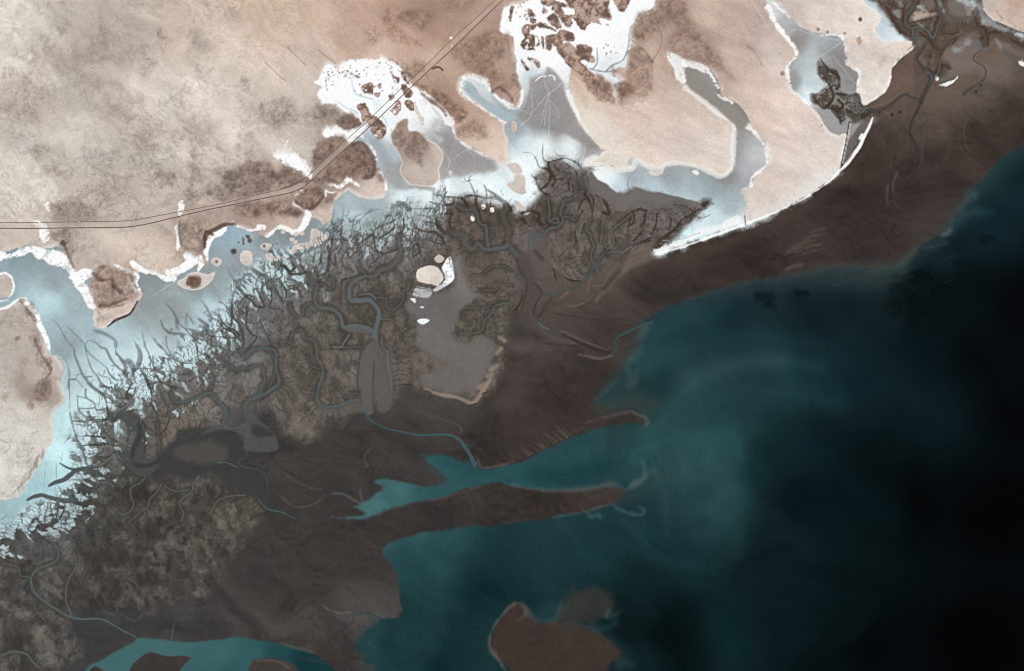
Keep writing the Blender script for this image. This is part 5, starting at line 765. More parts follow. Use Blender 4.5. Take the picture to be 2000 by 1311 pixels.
for cx, cy, rx, ry, k in ((1240, 1110, 46, 70, .7), (1030, 1130, 34, 70, .65), (1110, 1160, 20, 34, .8), (1240, 1240, 24, 28, .8), (1420, 1260, 26, 26, .85), (1330, 1220, 30, 24, .6), (1470, 1150, 34, 50, .75), (1600, 1150, 90, 100, .6), (1590, 980, 70, 50, .4), (1550, 1240, 20, 18, .8), (260, 975, 24, 26, .6), (310, 1100, 34, 36, .6), (390, 1110, 36, 36, .6),
                          (950, 1170, 22, 24, .7), (650, 1260, 44, 40, .5), (480, 1280, 26, 24, .6), (1040, 660, 22, 26, .7), (1100, 628, 18, 14, .6), (1550, 525, 20, 22, .8), (930, 455, 14, 18, .5), (1160, 760, 110, 60, .3), (1300, 850, 150, 60, .35), (960, 940, 120, 60, .35), (760, 680, 100, 80, .5), (540, 520, 90, 70, .45), (620, 300, 120, 90, .4), (200, 260, 110, 34, .4), (330, 370, 90, 60, .35), (90, 520, 80, 34, .4),
                          (130, 730, 140, 70, .35), (180, 60, 70, 60, .4), (330, 20, 60, 40, .5), (1300, 280, 60, 60, .5), (1220, 230, 60, 24, .4), (1030, 215, 50, 34, .6), (420, 150, 50, 40, .4), (840, 40, 120, 30, .3), (1500, 200, 60, 20, .3), (740, 350, 60, 60, .4)):
    t = np.linspace(0, 2 * np.pi, 13)[:-1]; patch(z1([(cx + rx * math.cos(a), cy + ry * math.sin(a)) for a in t]), (140, 125, 115), 4 + rx / 9, 7 + rx / 5, k * (.55 if rx > 50 else .8), s=.25 * k)
# land west of the small bay
patch(z5([(580, 480), (640, 400), (760, 400), (850, 440), (870, 520), (880, 570), (820, 620), (700, 660), (640, 650), (600, 560)]), (140, 118, 106), 6, 6, .75)
for p in (z5([(600, 440), (640, 480), (700, 480)]), z5([(720, 470), (730, 520), (780, 560)]), z5([(640, 650), (720, 640), (810, 600)]), z5([(700, 660), (790, 640)])): line(p, [5, 9, 4], (96, 76, 66), 3, .65, 3, scr=.7)
line(z5([(690, 780), (740, 740), (800, 715), (840, 690), (880, 620)]), [3, 5, 4, 2], (60, 48, 42), 1.5, .85, 1, scr=.8)
patch(z5([(330, 0), (540, 0), (620, 70), (600, 120), (380, 110), (330, 60)]), (140, 124, 114), 4, 4, .6); patch(z5([(320, 180), (440, 160), (470, 300), (420, 310), (350, 230)]), (142, 126, 116), 4, 4, .6)
patch(z5([(390, 240), (410, 230), (425, 250), (405, 265)]), (66, 50, 42), 2, 1, .9); line(z5([(410, 250), (440, 330), (470, 400)]), [4, 6, 4], (110, 92, 82), 2, .6, 2, scr=.5)
patch(z5([(1150, 110), (1310, 160), (1310, 260), (1280, 330), (1200, 280), (1150, 220)]), (146, 128, 118), 4, 5, .7); line(z5([(1150, 110), (1150, 200), (1165, 260)]), 3, (104, 86, 77), 2, .6, 1, scr=.6)
for p in (z5([(1310, 270), (1320, 190), (1380, 155), (1440, 130), (1510, 125)]), z5([(1320, 170), (1360, 190)])): line(p, [4, 6, 5, 7, 4], (84, 66, 58), 2, .8, 3, scr=.8)
patch(z5([(1480, 290), (1510, 285), (1515, 310), (1490, 315)]), (70, 56, 49), 1.5, 1, .8); patch(z5([(1570, 195), (1600, 200), (1590, 225)]), (84, 68, 60), 1.5, 1, .8); line(z5([(1555, 210), (1560, 250)]), 3, (90, 76, 68), 2, .7, 1.5)
for cx, cy, rx, ry, k in ((270, 1200, 50, 70, .6), (25, 1230, 16, 16, .6), (120, 850, 14, 12, .8), (210, 860, 40, 30, .4), (200, 1290, 16, 20, .7), (300, 1130, 22, 60, .5), (260, 960, 22, 60, .5), (140, 620, 22, 20, .6), (190, 670, 36, 40, .5), (310, 1010, 20, 50, .6), (240, 880, 20, 40, .5)):
    t = np.linspace(0, 2 * np.pi, 11)[:-1]; patch(z5([(cx + rx * math.cos(a), cy + ry * math.sin(a)) for a in t]), (122, 102, 90), 3, 5, k)
line(z5([(215, 840), (260, 950), (310, 1020), (325, 1070), (295, 1110)]), [3, 5, 6, 5, 4], (112, 92, 82), 2, .65, 2, scr=.6); line(z5([(130, 620), (190, 690), (225, 740)]), 5, (116, 98, 88), 2, .6, 3, scr=.5)
for p in (y1_([(0, 150), (40, 170), (50, 190), (20, 220)]), y1_([(160, 120), (190, 110)]), y1_([(120, 165), (150, 175)]), y1_([(115, 200), (135, 205)])): line(p, 2, (150, 136, 124), 1.5, .6)
for k in range(40):
    x, y = random.uniform(0, 80), random.uniform(850, 965)
    if x > 95 - (y - 870) * .6: continue
    line([(x, y), (x + 8, y + 14)], 2, random.choice([(226, 222, 214), (196, 188, 178)]), 2, .4)
for k in range(50):
    x, y = random.uniform(60, 105), random.uniform(880, 960); x = 104 - (y - 858) * .62 - random.uniform(0, 12)
    line([(x, y), (x + random.uniform(-4, 2), y + 6)], 2, (150, 144, 134), 1.5, .45, 1)
# brown hills of the middle north
for p, c, f, op in [(z2([(1000, 60), (1120, 90), (1100, 140), (1060, 190), (960, 130), (900, 110)]), (138, 112, 100), 6, .5), (z2([(840, 60), (900, 180), (1000, 240), (1120, 290), (1060, 300), (900, 280), (840, 240), (820, 140)]), (158, 126, 108), 6, .5), (z2([(680, 190), (760, 180), (800, 220), (760, 280), (700, 240)]), (158, 130, 114), 5, .5), (z2([(1250, 0), (1400, 0), (1330, 60), (1200, 60)]), (132, 104, 92), 7, .5),
                    (z2([(1260, 320), (1400, 230), (1580, 200), (1620, 300), (1540, 400), (1580, 500), (1620, 560), (1560, 590), (1480, 510), (1400, 470), (1300, 400)]), (146, 118, 104), 7, .6), (z2([(1030, 540), (1100, 560), (1220, 610), (1310, 680), (1360, 730), (1300, 790), (1260, 760), (1210, 720), (1180, 680), (1100, 590)]), (118, 92, 79), 4, .75),
                    (z2([(1280, 840), (1340, 790), (1400, 760), (1480, 830), (1500, 890), (1420, 890), (1340, 880), (1300, 900)]), (144, 118, 104), 5, .6), (z2([(870, 840), (930, 770), (970, 780), (960, 850), (1040, 850), (1110, 950), (1060, 1000), (1060, 1060), (980, 1010), (930, 970), (880, 930)]), (142, 118, 105), 3, .6), (z2([(930, 440), (1010, 400), (1100, 410), (1020, 510), (960, 480)]), (150, 120, 104), 4, .6),
                    (z2([(930, 450), (1000, 460), (1020, 510), (960, 490)]), (104, 80, 68), 3, .7), (z2([(20, 700), (60, 640), (200, 640), (260, 720), (180, 800), (60, 780)]), (164, 148, 139), 6, .6), (z2([(380, 680), (480, 690), (560, 730), (520, 790), (440, 760)]), (150, 133, 124), 5, .7), (z2([(520, 790), (600, 720), (670, 790), (600, 830), (540, 820)]), (122, 104, 95), 3, .85),
                    (z2([(0, 1050), (60, 1040), (130, 1100), (220, 1090), (300, 1130), (200, 1180), (0, 1200)]), (132, 112, 101), 5, .7), (z3([(830, 90), (900, 60), (1000, 130), (930, 200), (820, 260), (780, 200), (790, 130)]), (140, 116, 103), 5, .6), (z3([(930, 0), (1080, 0), (1120, 80), (1180, 170), (1230, 220), (1180, 260), (1040, 160), (960, 80)]), (140, 116, 103), 5, .6),
                    (z3([(1010, 270), (1080, 200), (1220, 240), (1310, 350), (1410, 500), (1340, 460), (1240, 400), (1120, 380)]), (142, 118, 105), 5, .6), (z3([(750, 330), (800, 290), (850, 340), (900, 400), (880, 470), (900, 560), (860, 620), (760, 640), (700, 680), (660, 620), (660, 560), (720, 530), (720, 450), (650, 480), (640, 440), (730, 430)]), (142, 116, 102), 5, .6),
                    (z3([(400, 410), (480, 450), (580, 490), (630, 540), (660, 620), (640, 670), (560, 640), (500, 580), (430, 480)]), (134, 106, 92), 3, .7), (z3([(520, 530), (590, 520), (620, 570), (560, 590)]), (100, 76, 65), 4, .6), (z3([(680, 550), (760, 550), (780, 600), (700, 640)]), (104, 80, 70), 4, .6), (z3([(0, 480), (40, 520), (50, 640), (0, 670)]), (150, 124, 110), 4, .6)]:
    patch(p, c, f, 4, op, .45)
for p in (z3([(900, 60), (960, 260), (900, 400), (900, 510)]), z3([(770, 260), (850, 330), (900, 400)]), z3([(1500, 290), (1560, 340), (1600, 420)]), z2([(200, 300), (270, 370), (320, 420)]), z2([(1090, 480), (1120, 530), (1180, 570)]), z2([(60, 400), (130, 470), (190, 520)]), z2([(400, 320), (460, 370), (510, 410)])):
    line(p, 2.4, (132, 110, 98), 1.6, .5, 1)
line(z2([(1310, 560), (1380, 590)]), 2, (140, 120, 108), 1.5, .5)
line(tj([(1460, 1090), (1560, 1060), (1639, 1100)]), 8, (112, 88, 76), 4, .5, 3, scr=.5)
line([(823, 183), (842, 198), (862, 212), (872, 226)], [4, 7, 6, 5], (88, 66, 56), 2.5, .6, 2, scr=.8)
line(z2([(1130, 440), (1170, 430), (1195, 450)]), 4, (74, 60, 54), 1.5, .8, 1)
line(z2([(1510, 590), (1560, 560), (1620, 610), (1639, 640)]), 7, (92, 70, 60), 3, .6, 3, scr=.8)
poly(z3([(420, 780), (520, 740), (640, 770), (720, 850), (640, 900), (600, 960), (520, 880), (450, 820)]), (228, 220, 208), 8, 5, op=.5)

# broken, gritty look of the scrub: dark bushes and bare sand between them
gm = PAT * ((CLS == 3) | (CLS >= 9))
COL *= (1 + gm * (.22 * DN + .13 * NL + .05 * NF) - gm * .15 * sstep(.1, .6, fbm(GX, GY, 5, 2, 7)))[..., None]
COL[:] = np.clip(COL, 0, 254)
# ------------------------------------------------------------------ mangroves: fringes along the creek heads, then the network of veins
VE = (68, 66, 62)
VNODES = []
def vein(p, w, d=.8, c=VE, op=.8, n=.7, twigs=0):
    w = [min(x * .74, 6) for x in w] if hasattr(w, '__len__') else min(w * .74, 6)
    sl_, m_ = line_mask(p, w, 1.1, n, 4)
    k_ = sstep(.1, .8, MZ[sl_])                         # bare wet mud at the tips, trees further in
    blend(sl_, m_ * (op - .12 * (1 - k_)), np.array([108, 114, 115], np.float32) * (1 - k_[..., None]) + np.array(c, np.float32) * k_[..., None])
    MAN[sl_] = np.maximum(MAN[sl_], m_ * d * k_)
    VNODES.append(smooth(p, False, 3))
    if twigs and MZ[np.clip(np.searchsorted(ay, p[-1][1]), 0, H - 1), np.clip(np.searchsorted(ax, p[-1][0]), 0, W - 1)] > .5:
        twigs = (twigs + 1) // 2
        q = smooth(p, False, 6)
        for k in range(twigs):
            i = random.randrange(1, len(q))
            dx, dy = q[i] - q[i - 1]; a = math.atan2(dy, dx) + random.choice([-1, 1]) * random.uniform(.6, 1.2) + math.pi
            L = random.uniform(5, 16)
            line([tuple(q[i]), (q[i][0] + L * .6 * math.cos(a), q[i][1] + L * .6 * math.sin(a)), (q[i][0] + L * math.cos(a + .3), q[i][1] + L * math.sin(a + .3))], [1.2, .5], c, 1, op * .7, .4, man=d * .4)
def wet(p, w, c=(112, 118, 120), op=.8): line(p, tapered(w, .2, .12) * .8, tuple(x + 6 for x in c), 2.2, op * .9, 1.2)
U = 6.556
for p, w in [([(0, 420), (90, 490), (150, 600), (200, 690), (290, 790)], [1.5, 3, 4]), ([(170, 480), (300, 600), (430, 740)], [1.5, 4]), ([(530, 560), (620, 580), (720, 620), (820, 690), (840, 780)], [8, 8, 6, 6, 7]), ([(1160, 560), (1180, 660), (1200, 760)], [3, 5]), ([(1060, 690), (1100, 760), (1130, 830), (1140, 930), (1090, 1040)], [2, 9, 14, 12]), ([(1480, 220), (1560, 320), (1600, 400), (1600, 480), (1639, 560)], [1.5, 3, 5, 8]),
             ([(200, 990), (230, 1080), (230, 1200), (220, 1311)], [2, 5, 6]), ([(850, 870), (920, 960), (1000, 960), (1050, 1030), (1090, 1060)], [6, 12, 12]), ([(1400, 430), (1440, 520), (1540, 600), (1639, 600)], [1.5, 4, 6, 5]), ([(1300, 650), (1370, 740), (1420, 790)], [3, 9])]:
    wet(ta(p), w)
for p, w, tw in [([(290, 790), (310, 900), (350, 1000), (390, 1100), (440, 1180), (520, 1270), (600, 1330), (700, 1420)], [4, 7, 8, 8, 9, 9], 8), ([(430, 740), (460, 820), (560, 920), (700, 1030), (740, 1100), (800, 1180)], [2.5, 3, 3, 4], 6), ([(430, 740), (450, 850), (490, 980), (530, 1080), (590, 1150), (650, 1250), (740, 1300)], [3, 3, 4, 5, 6], 6), ([(440, 740), (480, 690), (560, 710), (640, 780), (700, 800), (760, 920), (820, 1000), (900, 1070), (950, 1100)], [2, 2, 4, 7, 7, 5], 6),
                 ([(840, 860), (920, 960), (960, 1060), (950, 1160)], [6, 8, 7], 5), ([(810, 720), (825, 800), (830, 880)], [2, 3], 0), ([(1200, 760), (1250, 860), (1280, 960), (1250, 1010)], [4, 5, 5], 4), ([(1140, 800), (1160, 900), (1120, 1040), (1040, 1090), (1050, 1150)], [3, 4, 5], 4), ([(1370, 740), (1450, 810), (1500, 880), (1600, 950)], [5, 5, 6], 6), ([(1470, 640), (1480, 760), (1560, 900), (1639, 960)], [3, 5, 5], 5),
                 ([(1250, 900), (1300, 980), (1330, 1100), (1420, 1220), (1540, 1280)], 4, 4), ([(1120, 1040), (1200, 1120), (1240, 1230), (1260, 1311)], 4, 4), ([(1050, 1050), (1250, 1050), (1400, 1100), (1520, 1080), (1639, 1130)], 3, 4), ([(1500, 1090), (1530, 1160), (1639, 1210)], 3, 3), ([(1300, 890), (1310, 1000)], 5, 2), ([(260, 1180), (330, 1200), (400, 1280)], 3, 2), ([(330, 1130), (390, 1110)], 3, 0), ([(520, 1150), (440, 1160)], 3, 0),
                 ([(770, 1010), (850, 1010)], 3, 0), ([(720, 1040), (740, 1120), (800, 1180), (880, 1200), (940, 1260)], 2.5, 2), ([(590, 1110), (660, 1150), (740, 1170), (770, 1230)], 2.5, 2), ([(690, 1060), (670, 1130)], 2, 0), ([(780, 1080), (800, 1020)], 2, 0), ([(230, 1190), (310, 1190), (330, 1130)], 2.5, 1), ([(880, 1130), (960, 1130), (1000, 1100)], 3, 1), ([(620, 1270), (740, 1290), (860, 1311)], 4, 2)]:
    vein(ta(p), w, twigs=tw)
for p, w in [([(150, 600), (230, 690), (290, 790), (310, 870)], [1.5, 3, 6, 12]), ([(420, 740), (470, 800), (520, 880)], [2, 4]), ([(580, 530), (650, 620), (710, 720), (740, 790), (720, 850)], [1.5, 4, 6, 10]), ([(930, 110), (980, 230), (1060, 350), (1110, 430)], [2, 3, 4]), ([(1060, 410), (1020, 500), (1000, 590)], [4, 6]), ([(1170, 150), (1300, 190), (1400, 250), (1500, 320), (1600, 420), (1660, 560)], [4, 12, 16, 16]), ([(560, 790), (640, 850), (700, 900)], [5, 12]),
             ([(190, 985), (300, 990), (420, 1010)], [3, 5, 4]), ([(420, 930), (600, 1000), (500, 1100)], [8, 8])]:
    wet(tb(p), w, (102, 107, 109))
for p, w, tw in [([(290, 790), (330, 870), (400, 930), (470, 1010), (530, 1060)], [3, 4, 6], 4), ([(420, 740), (400, 900)], 1.6, 0), ([(420, 740), (430, 870), (420, 940)], 1.8, 0), ([(340, 780), (410, 785)], 1.2, 0), ([(90, 820), (130, 920), (200, 990), (230, 940)], [1.5, 5, 5], 3), ([(740, 790), (820, 830), (900, 920), (1000, 970), (1080, 1050)], [4, 4, 6], 6), ([(750, 710), (830, 750), (870, 830), (940, 910), (1030, 950), (1100, 1020)], [2, 4, 5, 6], 6),
                 ([(840, 560), (900, 620), (960, 680), (1000, 760), (1000, 850), (980, 920)], [1.5, 4, 5, 5], 4), ([(1110, 430), (1170, 500), (1250, 570), (1300, 640), (1400, 660)], [4, 4, 5], 6), ([(1000, 590), (1000, 700), (1030, 800), (1100, 880), (1140, 1000), (1160, 1130)], [6, 7, 6, 6], 6), ([(920, 440), (1000, 520)], [1.5, 3], 0), ([(1370, 230), (1310, 340), (1330, 450), (1390, 560), (1420, 650)], [3, 4, 4], 4), ([(1400, 330), (1500, 420), (1510, 560), (1490, 660), (1600, 680)], [2, 4, 5], 4),
                 ([(1560, 420), (1600, 500), (1660, 600)], 4, 2), ([(570, 800), (640, 870), (680, 960), (700, 1020), (860, 1040), (1080, 1050)], [2, 3, 4, 3], 5), ([(680, 960), (600, 980), (540, 1060), (560, 1200)], [4, 4, 5], 4), ([(1050, 580), (1060, 650), (1140, 720), (1190, 740)], 3, 3), ([(1190, 740), (1190, 900), (1250, 1000), (1320, 1040), (1260, 1130), (1180, 1220)], 4, 4), ([(1190, 660), (1200, 760)], 4, 1), ([(1490, 840), (1590, 880), (1660, 980)], 4, 3),
                 ([(1360, 820), (1420, 950), (1480, 1080), (1510, 1180)], 3.5, 3), ([(860, 830), (900, 930), (960, 950)], 3, 2), ([(740, 1050), (730, 1200), (800, 1260)], 3, 2), ([(1080, 1050), (1140, 1130), (1120, 1200)], 3, 2), ([(930, 600), (1000, 600)], 3, 0)]:
    vein(tb(p), w, twigs=tw)
for p, w in [([(790, 90), (790, 190), (770, 300), (780, 380)], [2, 3, 6]), ([(870, 120), (840, 190), (790, 210)], [1.2, 2]), ([(680, 130), (660, 230), (640, 310), (610, 360)], [1.5, 3]), ([(530, 340), (590, 390), (680, 390), (750, 400)], [2, 6, 8]), ([(60, 680), (110, 720), (220, 700), (320, 670), (470, 610), (580, 540), (620, 460)], [4, 6, 4, 5, 8, 8]), ([(1460, 30), (1560, 60), (1639, 140)], [6, 14, 18])]:
    wet(te(p), w, (100, 104, 106))
for p, w, tw in [([(780, 380), (760, 470), (820, 520)], [4, 6], 3), ([(1160, 110), (1080, 180), (960, 210), (910, 330), (890, 430)], [1.5, 3, 3, 4], 4), ([(1300, 130), (1190, 130), (1080, 190), (980, 290), (900, 350)], [2, 3, 4], 5), ([(1080, 230), (1130, 310), (1160, 390), (1170, 440), (1080, 500), (1000, 560)], 3.5, 5), ([(1170, 440), (1190, 550), (1210, 650), (1240, 720), (1190, 800)], 3.5, 4), ([(1500, 80), (1555, 150), (1500, 230), (1400, 290), (1280, 330), (1180, 400)], [3, 5, 6, 5], 6),
                 ([(1440, 60), (1380, 120)], 2, 0), ([(1370, 180), (1300, 280), (1200, 330)], 2.5, 2), ([(110, 720), (120, 800), (170, 870), (100, 920), (40, 850)], [5, 8, 10, 8], 5), ([(240, 700), (240, 820), (280, 900), (340, 930)], 4, 4), ([(430, 640), (420, 720), (400, 800)], 4, 2), ([(510, 680), (500, 800)], 4, 2), ([(600, 590), (610, 700), (600, 800), (590, 920)], 5, 4), ([(660, 500), (640, 600), (620, 720), (640, 800), (690, 840)], 3.5, 4), ([(770, 500), (770, 600), (740, 660), (690, 700), (690, 840)], 3, 4),
                 ([(830, 560), (840, 680), (880, 740), (930, 680), (990, 660)], 3, 3), ([(780, 720), (790, 850), (880, 890), (910, 930)], 3, 3), ([(750, 400), (660, 450), (650, 520)], 3, 2), ([(0, 840), (80, 900), (120, 950), (240, 950), (330, 930)], [9, 9, 6, 5], 5), ([(1560, 240), (1560, 380), (1500, 440)], 4, 4), ([(1450, 360), (1330, 450), (1250, 500)], 4, 4), ([(1220, 660), (1300, 690), (1420, 660), (1500, 620)], 5, 4), ([(420, 900), (470, 1000), (460, 1080)], 4, 2), ([(0, 1060), (50, 1150), (60, 1250)], 4, 2), ([(80, 1160), (180, 1130), (230, 1180), (260, 1270)], 3, 3),
                 ([(560, 950), (600, 870), (620, 830)], 5, 3), ([(880, 1010), (780, 1030), (760, 1150), (760, 1290)], 4, 3), ([(890, 1000), (1000, 960), (1050, 950)], 3, 0)]:
    vein(te(p), w, twigs=tw)
DK = (62, 53, 47)
for p, w, tw in [([(0, 700), (100, 710), (300, 710), (350, 740)], [2.5, 3], 2), ([(130, 660), (160, 710)], 1.6, 0), ([(330, 740), (340, 860), (400, 960), (450, 1020)], [8, 9, 10], 8), ([(760, 310), (765, 350), (780, 390), (820, 480), (850, 560), (850, 640)], [1, 2, 4, 6, 8], 3), ([(950, 400), (980, 470), (985, 560)], [3, 5], 2), ([(740, 540), (850, 540), (980, 575), (1100, 560)], 5, 4), ([(430, 560), (560, 560), (680, 580), (720, 640), (760, 710)], [6, 7, 5], 6), ([(700, 500), (710, 560)], [2, 3], 0),
                 ([(560, 560), (560, 640), (420, 660)], [7, 7, 8], 4), ([(440, 640), (440, 540), (480, 490)], [6, 6, 3], 4), ([(760, 345), (680, 370)], 1, 0), ([(760, 340), (800, 345)], .9, 0), ([(1000, 470), (1100, 530), (1180, 590), (1250, 640), (1300, 730)], [5, 12, 12, 14], 8), ([(1100, 560), (1200, 640), (1200, 740)], 8, 4), ([(540, 760), (510, 860), (530, 960), (570, 1040)], [5, 6, 4], 4), ([(440, 770), (550, 770)], 3, 2), ([(200, 880), (300, 880), (380, 960)], [2, 5], 3),
                 ([(100, 960), (200, 1000), (300, 1000)], 3, 3), ([(0, 830), (100, 790), (200, 800), (300, 850)], [1.2, 2, 3], 2), ([(310, 1000), (400, 1060), (440, 1140)], 5, 3), ([(140, 1110), (250, 1110), (360, 1150), (450, 1160)], 3, 3), ([(0, 1240), (100, 1140)], 3, 2), ([(100, 1160), (130, 1250), (60, 1311)], 6, 4), ([(850, 640), (880, 720), (900, 820), (930, 900)], [8, 10, 12], 6), ([(260, 620), (320, 640), (380, 700)], 5, 6), ([(860, 480), (870, 530)], 3, 1), ([(1170, 470), (1200, 540)], 2, 1)]:
    vein(tf(p), w, c=DK, twigs=tw)
for p, w, tw in [([(0, 50), (120, 65), (180, 140), (220, 240), (330, 270), (370, 330), (340, 440), (250, 520)], [1, 2, 4, 5, 9, 10, 12], 6), ([(265, -60), (265, 120), (330, 180), (400, 160), (540, 120)], [1.5, 3, 5, 2.5, 3], 2), ([(540, 120), (650, 160), (740, 230), (790, 340), (820, 430), (830, 500), (800, 580)], [4, 6, 9, 12, 13, 13], 6), ([(400, 20), (460, 90), (560, 95)], [2, 3], 0), ([(830, 500), (720, 550), (640, 610), (540, 670)], 3, 3), ([(860, 255), (920, 265), (1000, 285)], [4, 2, 1], 0), ([(850, 240), (940, 235), (1100, 215), (1200, 250)], [3, 1, 1], 0),
                 ([(170, 380), (200, 480), (260, 560), (330, 600)], [7, 10, 12], 8), ([(110, 330), (150, 380)], [1.5, 4], 2), ([(330, 180), (350, 270), (420, 400), (380, 480)], [4, 7, 6], 5), ([(420, 400), (520, 390)], 3, 2), ([(410, 220), (470, 280)], 2, 2), ([(540, 180), (660, 260), (700, 330)], 4, 4), ([(590, 420), (600, 540)], 5, 4), ([(640, 480), (660, 560)], 4, 3), ([(720, 430), (740, 530)], 4, 4), ([(610, 320), (620, 400)], 2, 1), ([(800, 580), (860, 680), (890, 780), (900, 860)], [6, 7, 6], 4), ([(870, 590), (910, 640), (910, 800)], 4, 2),
                 ([(940, 600), (1020, 640), (1090, 740), (1110, 840), (1040, 820)], [6, 8, 9], 4), ([(1590, 800), (1500, 780), (1400, 820), (1300, 900), (1240, 950)], [6, 5, 5, 4], 4), ([(1590, 800), (1560, 930), (1520, 1010)], 4, 3), ([(1440, 850), (1420, 950), (1350, 1000)], 4, 3), ([(1520, 740), (1530, 790)], [1, 4], 0), ([(720, 780), (750, 700), (800, 650)], 4, 3), ([(780, 800), (720, 880), (670, 940)], 3, 2), ([(680, 1050), (690, 1200)], 4, 3), ([(1020, 850), (1000, 980), (980, 1200)], 3, 3), ([(800, 960), (760, 1100)], 3, 2),
                 ([(1639, 1150), (1500, 1220), (1400, 1311)], 5, 3), ([(0, 830), (120, 800), (220, 850), (200, 930), (260, 980)], [8, 14, 14, 10], 6), ([(0, 900), (80, 1000), (140, 1030)], 7, 3), ([(1350, 410), (1355, 480), (1375, 560)], [1, 2, 3], 0), ([(1375, 550), (1400, 490)], 1.2, 0), ([(1430, 550), (1450, 500)], 1.5, 0)]:
    vein(tg(p), w, c=DK, twigs=tw)
for p, w in [(z7([(930, 240), (1000, 190), (1060, 140), (1090, 95), (1150, 60), (1210, 20), (1290, 0)]), [8, 9, 8, 6, 4, 2, .8]), (z7([(1150, 60), (1210, 85), (1270, 65)]), [3, 1.5, .8]), (z7([(1190, 35), (1250, 25)]), [2, .8]), (z7([(1110, 10), (1170, 50)]), [1.5, 4]), (z7([(1060, 130), (1110, 125)]), [4, 1]), (z7([(1030, 170), (1080, 160)]), [4, 1]), (z7([(1020, 90), (1010, 160)]), 4), (z7([(930, 60), (920, 130), (890, 190)]), 5), (z7([(850, 60), (840, 160), (780, 230)]), 4), (z7([(880, 230), (780, 260), (700, 310)]), 4), (z7([(1040, 200), (960, 220)]), 3), (z7([(760, 80), (740, 170)]), 3)]:
    vein(p, w, c=DK, twigs=3)
for p, w in [([(350, 830), (430, 790), (540, 770), (640, 800), (760, 830), (860, 840), (960, 830)], [4, 7, 9, 9, 9, 12]), ([(630, 650), (700, 610), (820, 570), (900, 510), (980, 450), (1120, 420), (1260, 400)], [5, 9, 10, 9, 8, 6]), ([(770, 360), (850, 410), (940, 440), (1050, 430)], [3, 5, 6])]:
    line(th(p), w, (80, 86, 87), 1.2, .95, .6)
for p, w, tw in [([(960, 0), (1000, 100), (1060, 210), (1080, 300), (1130, 390), (1240, 400)], [5, 6, 6, 4], 8), ([(740, 640), (800, 730), (920, 740), (1040, 750), (1140, 800), (1260, 820)], [3, 4, 3], 6), ([(800, 740), (740, 830), (750, 920), (720, 1050)], [3, 4, 4], 4), ([(1040, 500), (1050, 600), (980, 670), (880, 710)], [4, 4, 2], 3), ([(900, 570), (1030, 580), (1050, 620), (1120, 680), (1140, 780)], [3, 3, 4], 4), ([(1260, 820), (1270, 890), (1400, 900)], 4, 3), ([(620, 850), (600, 950), (560, 1070)], 4, 5), ([(520, 830), (510, 1000), (490, 1100)], 2.5, 4), ([(830, 90), (880, 40), (940, 30)], 2, 0),
                 ([(550, 760), (570, 560), (590, 350)], .8, 0), ([(880, 285), (970, 330), (1000, 420)], 1.6, 1), ([(720, 580), (720, 360)], .9, 4), ([(690, 830), (710, 660)], 1.4, 3), ([(800, 230), (780, 350)], 1, 0), ([(640, 870), (680, 1060)], 4, 6), ([(270, 1010), (350, 1030), (420, 1080)], 3, 3), ([(20, 1080), (90, 1030)], 3, 1), ([(820, 960), (760, 1080)], 5, 4), ([(1100, 690), (1240, 690), (1260, 800)], 3, 3), ([(960, 870), (1060, 900), (1150, 850), (1260, 820)], 3, 4), ([(1280, 300), (1400, 290), (1500, 230)], 3, 2), ([(1060, 140), (1300, 110), (1450, 130)], 3, 4), ([(1080, 230), (1250, 240), (1320, 210)], 2.5, 3)]:
    vein(th(p), w, twigs=tw)
for p, w, tw in [([(240, 440), (270, 560), (300, 680), (370, 840), (420, 960), (460, 1100)], [4, 5, 6, 5], 8), ([(220, 0), (240, 220), (240, 440)], 2, 2), ([(300, 580), (480, 600), (540, 560), (700, 540)], 3, 5), ([(270, 540), (400, 550), (520, 530), (720, 520)], 4, 4), ([(470, 60), (560, 140), (660, 190), (700, 280), (720, 400)], [6, 8, 6, 4], 6), ([(440, 130), (450, 240), (550, 310), (580, 400), (690, 380)], 5, 5), ([(330, 220), (440, 250)], 3, 2), ([(340, 240), (350, 380), (430, 480), (560, 490)], 4, 4), ([(360, 380), (480, 380), (560, 370)], 4, 3),
                 ([(620, 110), (740, 110), (840, 160), (840, 240), (960, 250)], 3.5, 4), ([(760, 200), (860, 240)], 2, 1), ([(900, 60), (870, 130), (900, 220)], 2, 1), ([(1000, 120), (960, 200), (980, 260)], 4, 3), ([(700, 290), (800, 320), (880, 370)], 3, 2), ([(720, 400), (740, 500)], 4, 1), ([(1200, 0), (1250, 80), (1290, 220), (1290, 330), (1350, 450), (1370, 560)], 4, 6), ([(1260, 70), (1400, 40), (1500, 90), (1590, 120)], 3, 4), ([(1400, 170), (1450, 280), (1500, 370), (1480, 480)], 3.5, 4), ([(680, 670), (780, 780), (830, 800)], 3, 3), ([(370, 850), (500, 850), (640, 850), (740, 820)], 3, 6), ([(330, 730), (600, 740), (700, 760)], 3, 4), ([(480, 960), (640, 1000), (760, 1000)], 3, 3),
                 ([(1300, 660), (1200, 600), (1160, 520)], 3, 3), ([(960, 560), (1000, 660), (980, 800)], 3, 3), ([(1060, 400), (960, 430), (880, 460)], 5, 3), ([(1180, 640), (1200, 800), (1190, 950)], 3, 5), ([(1480, 640), (1400, 700)], 4, 2), ([(1520, 500), (1460, 640), (1390, 720)], 3, 3)]:
    vein(tc(p), w, twigs=tw)
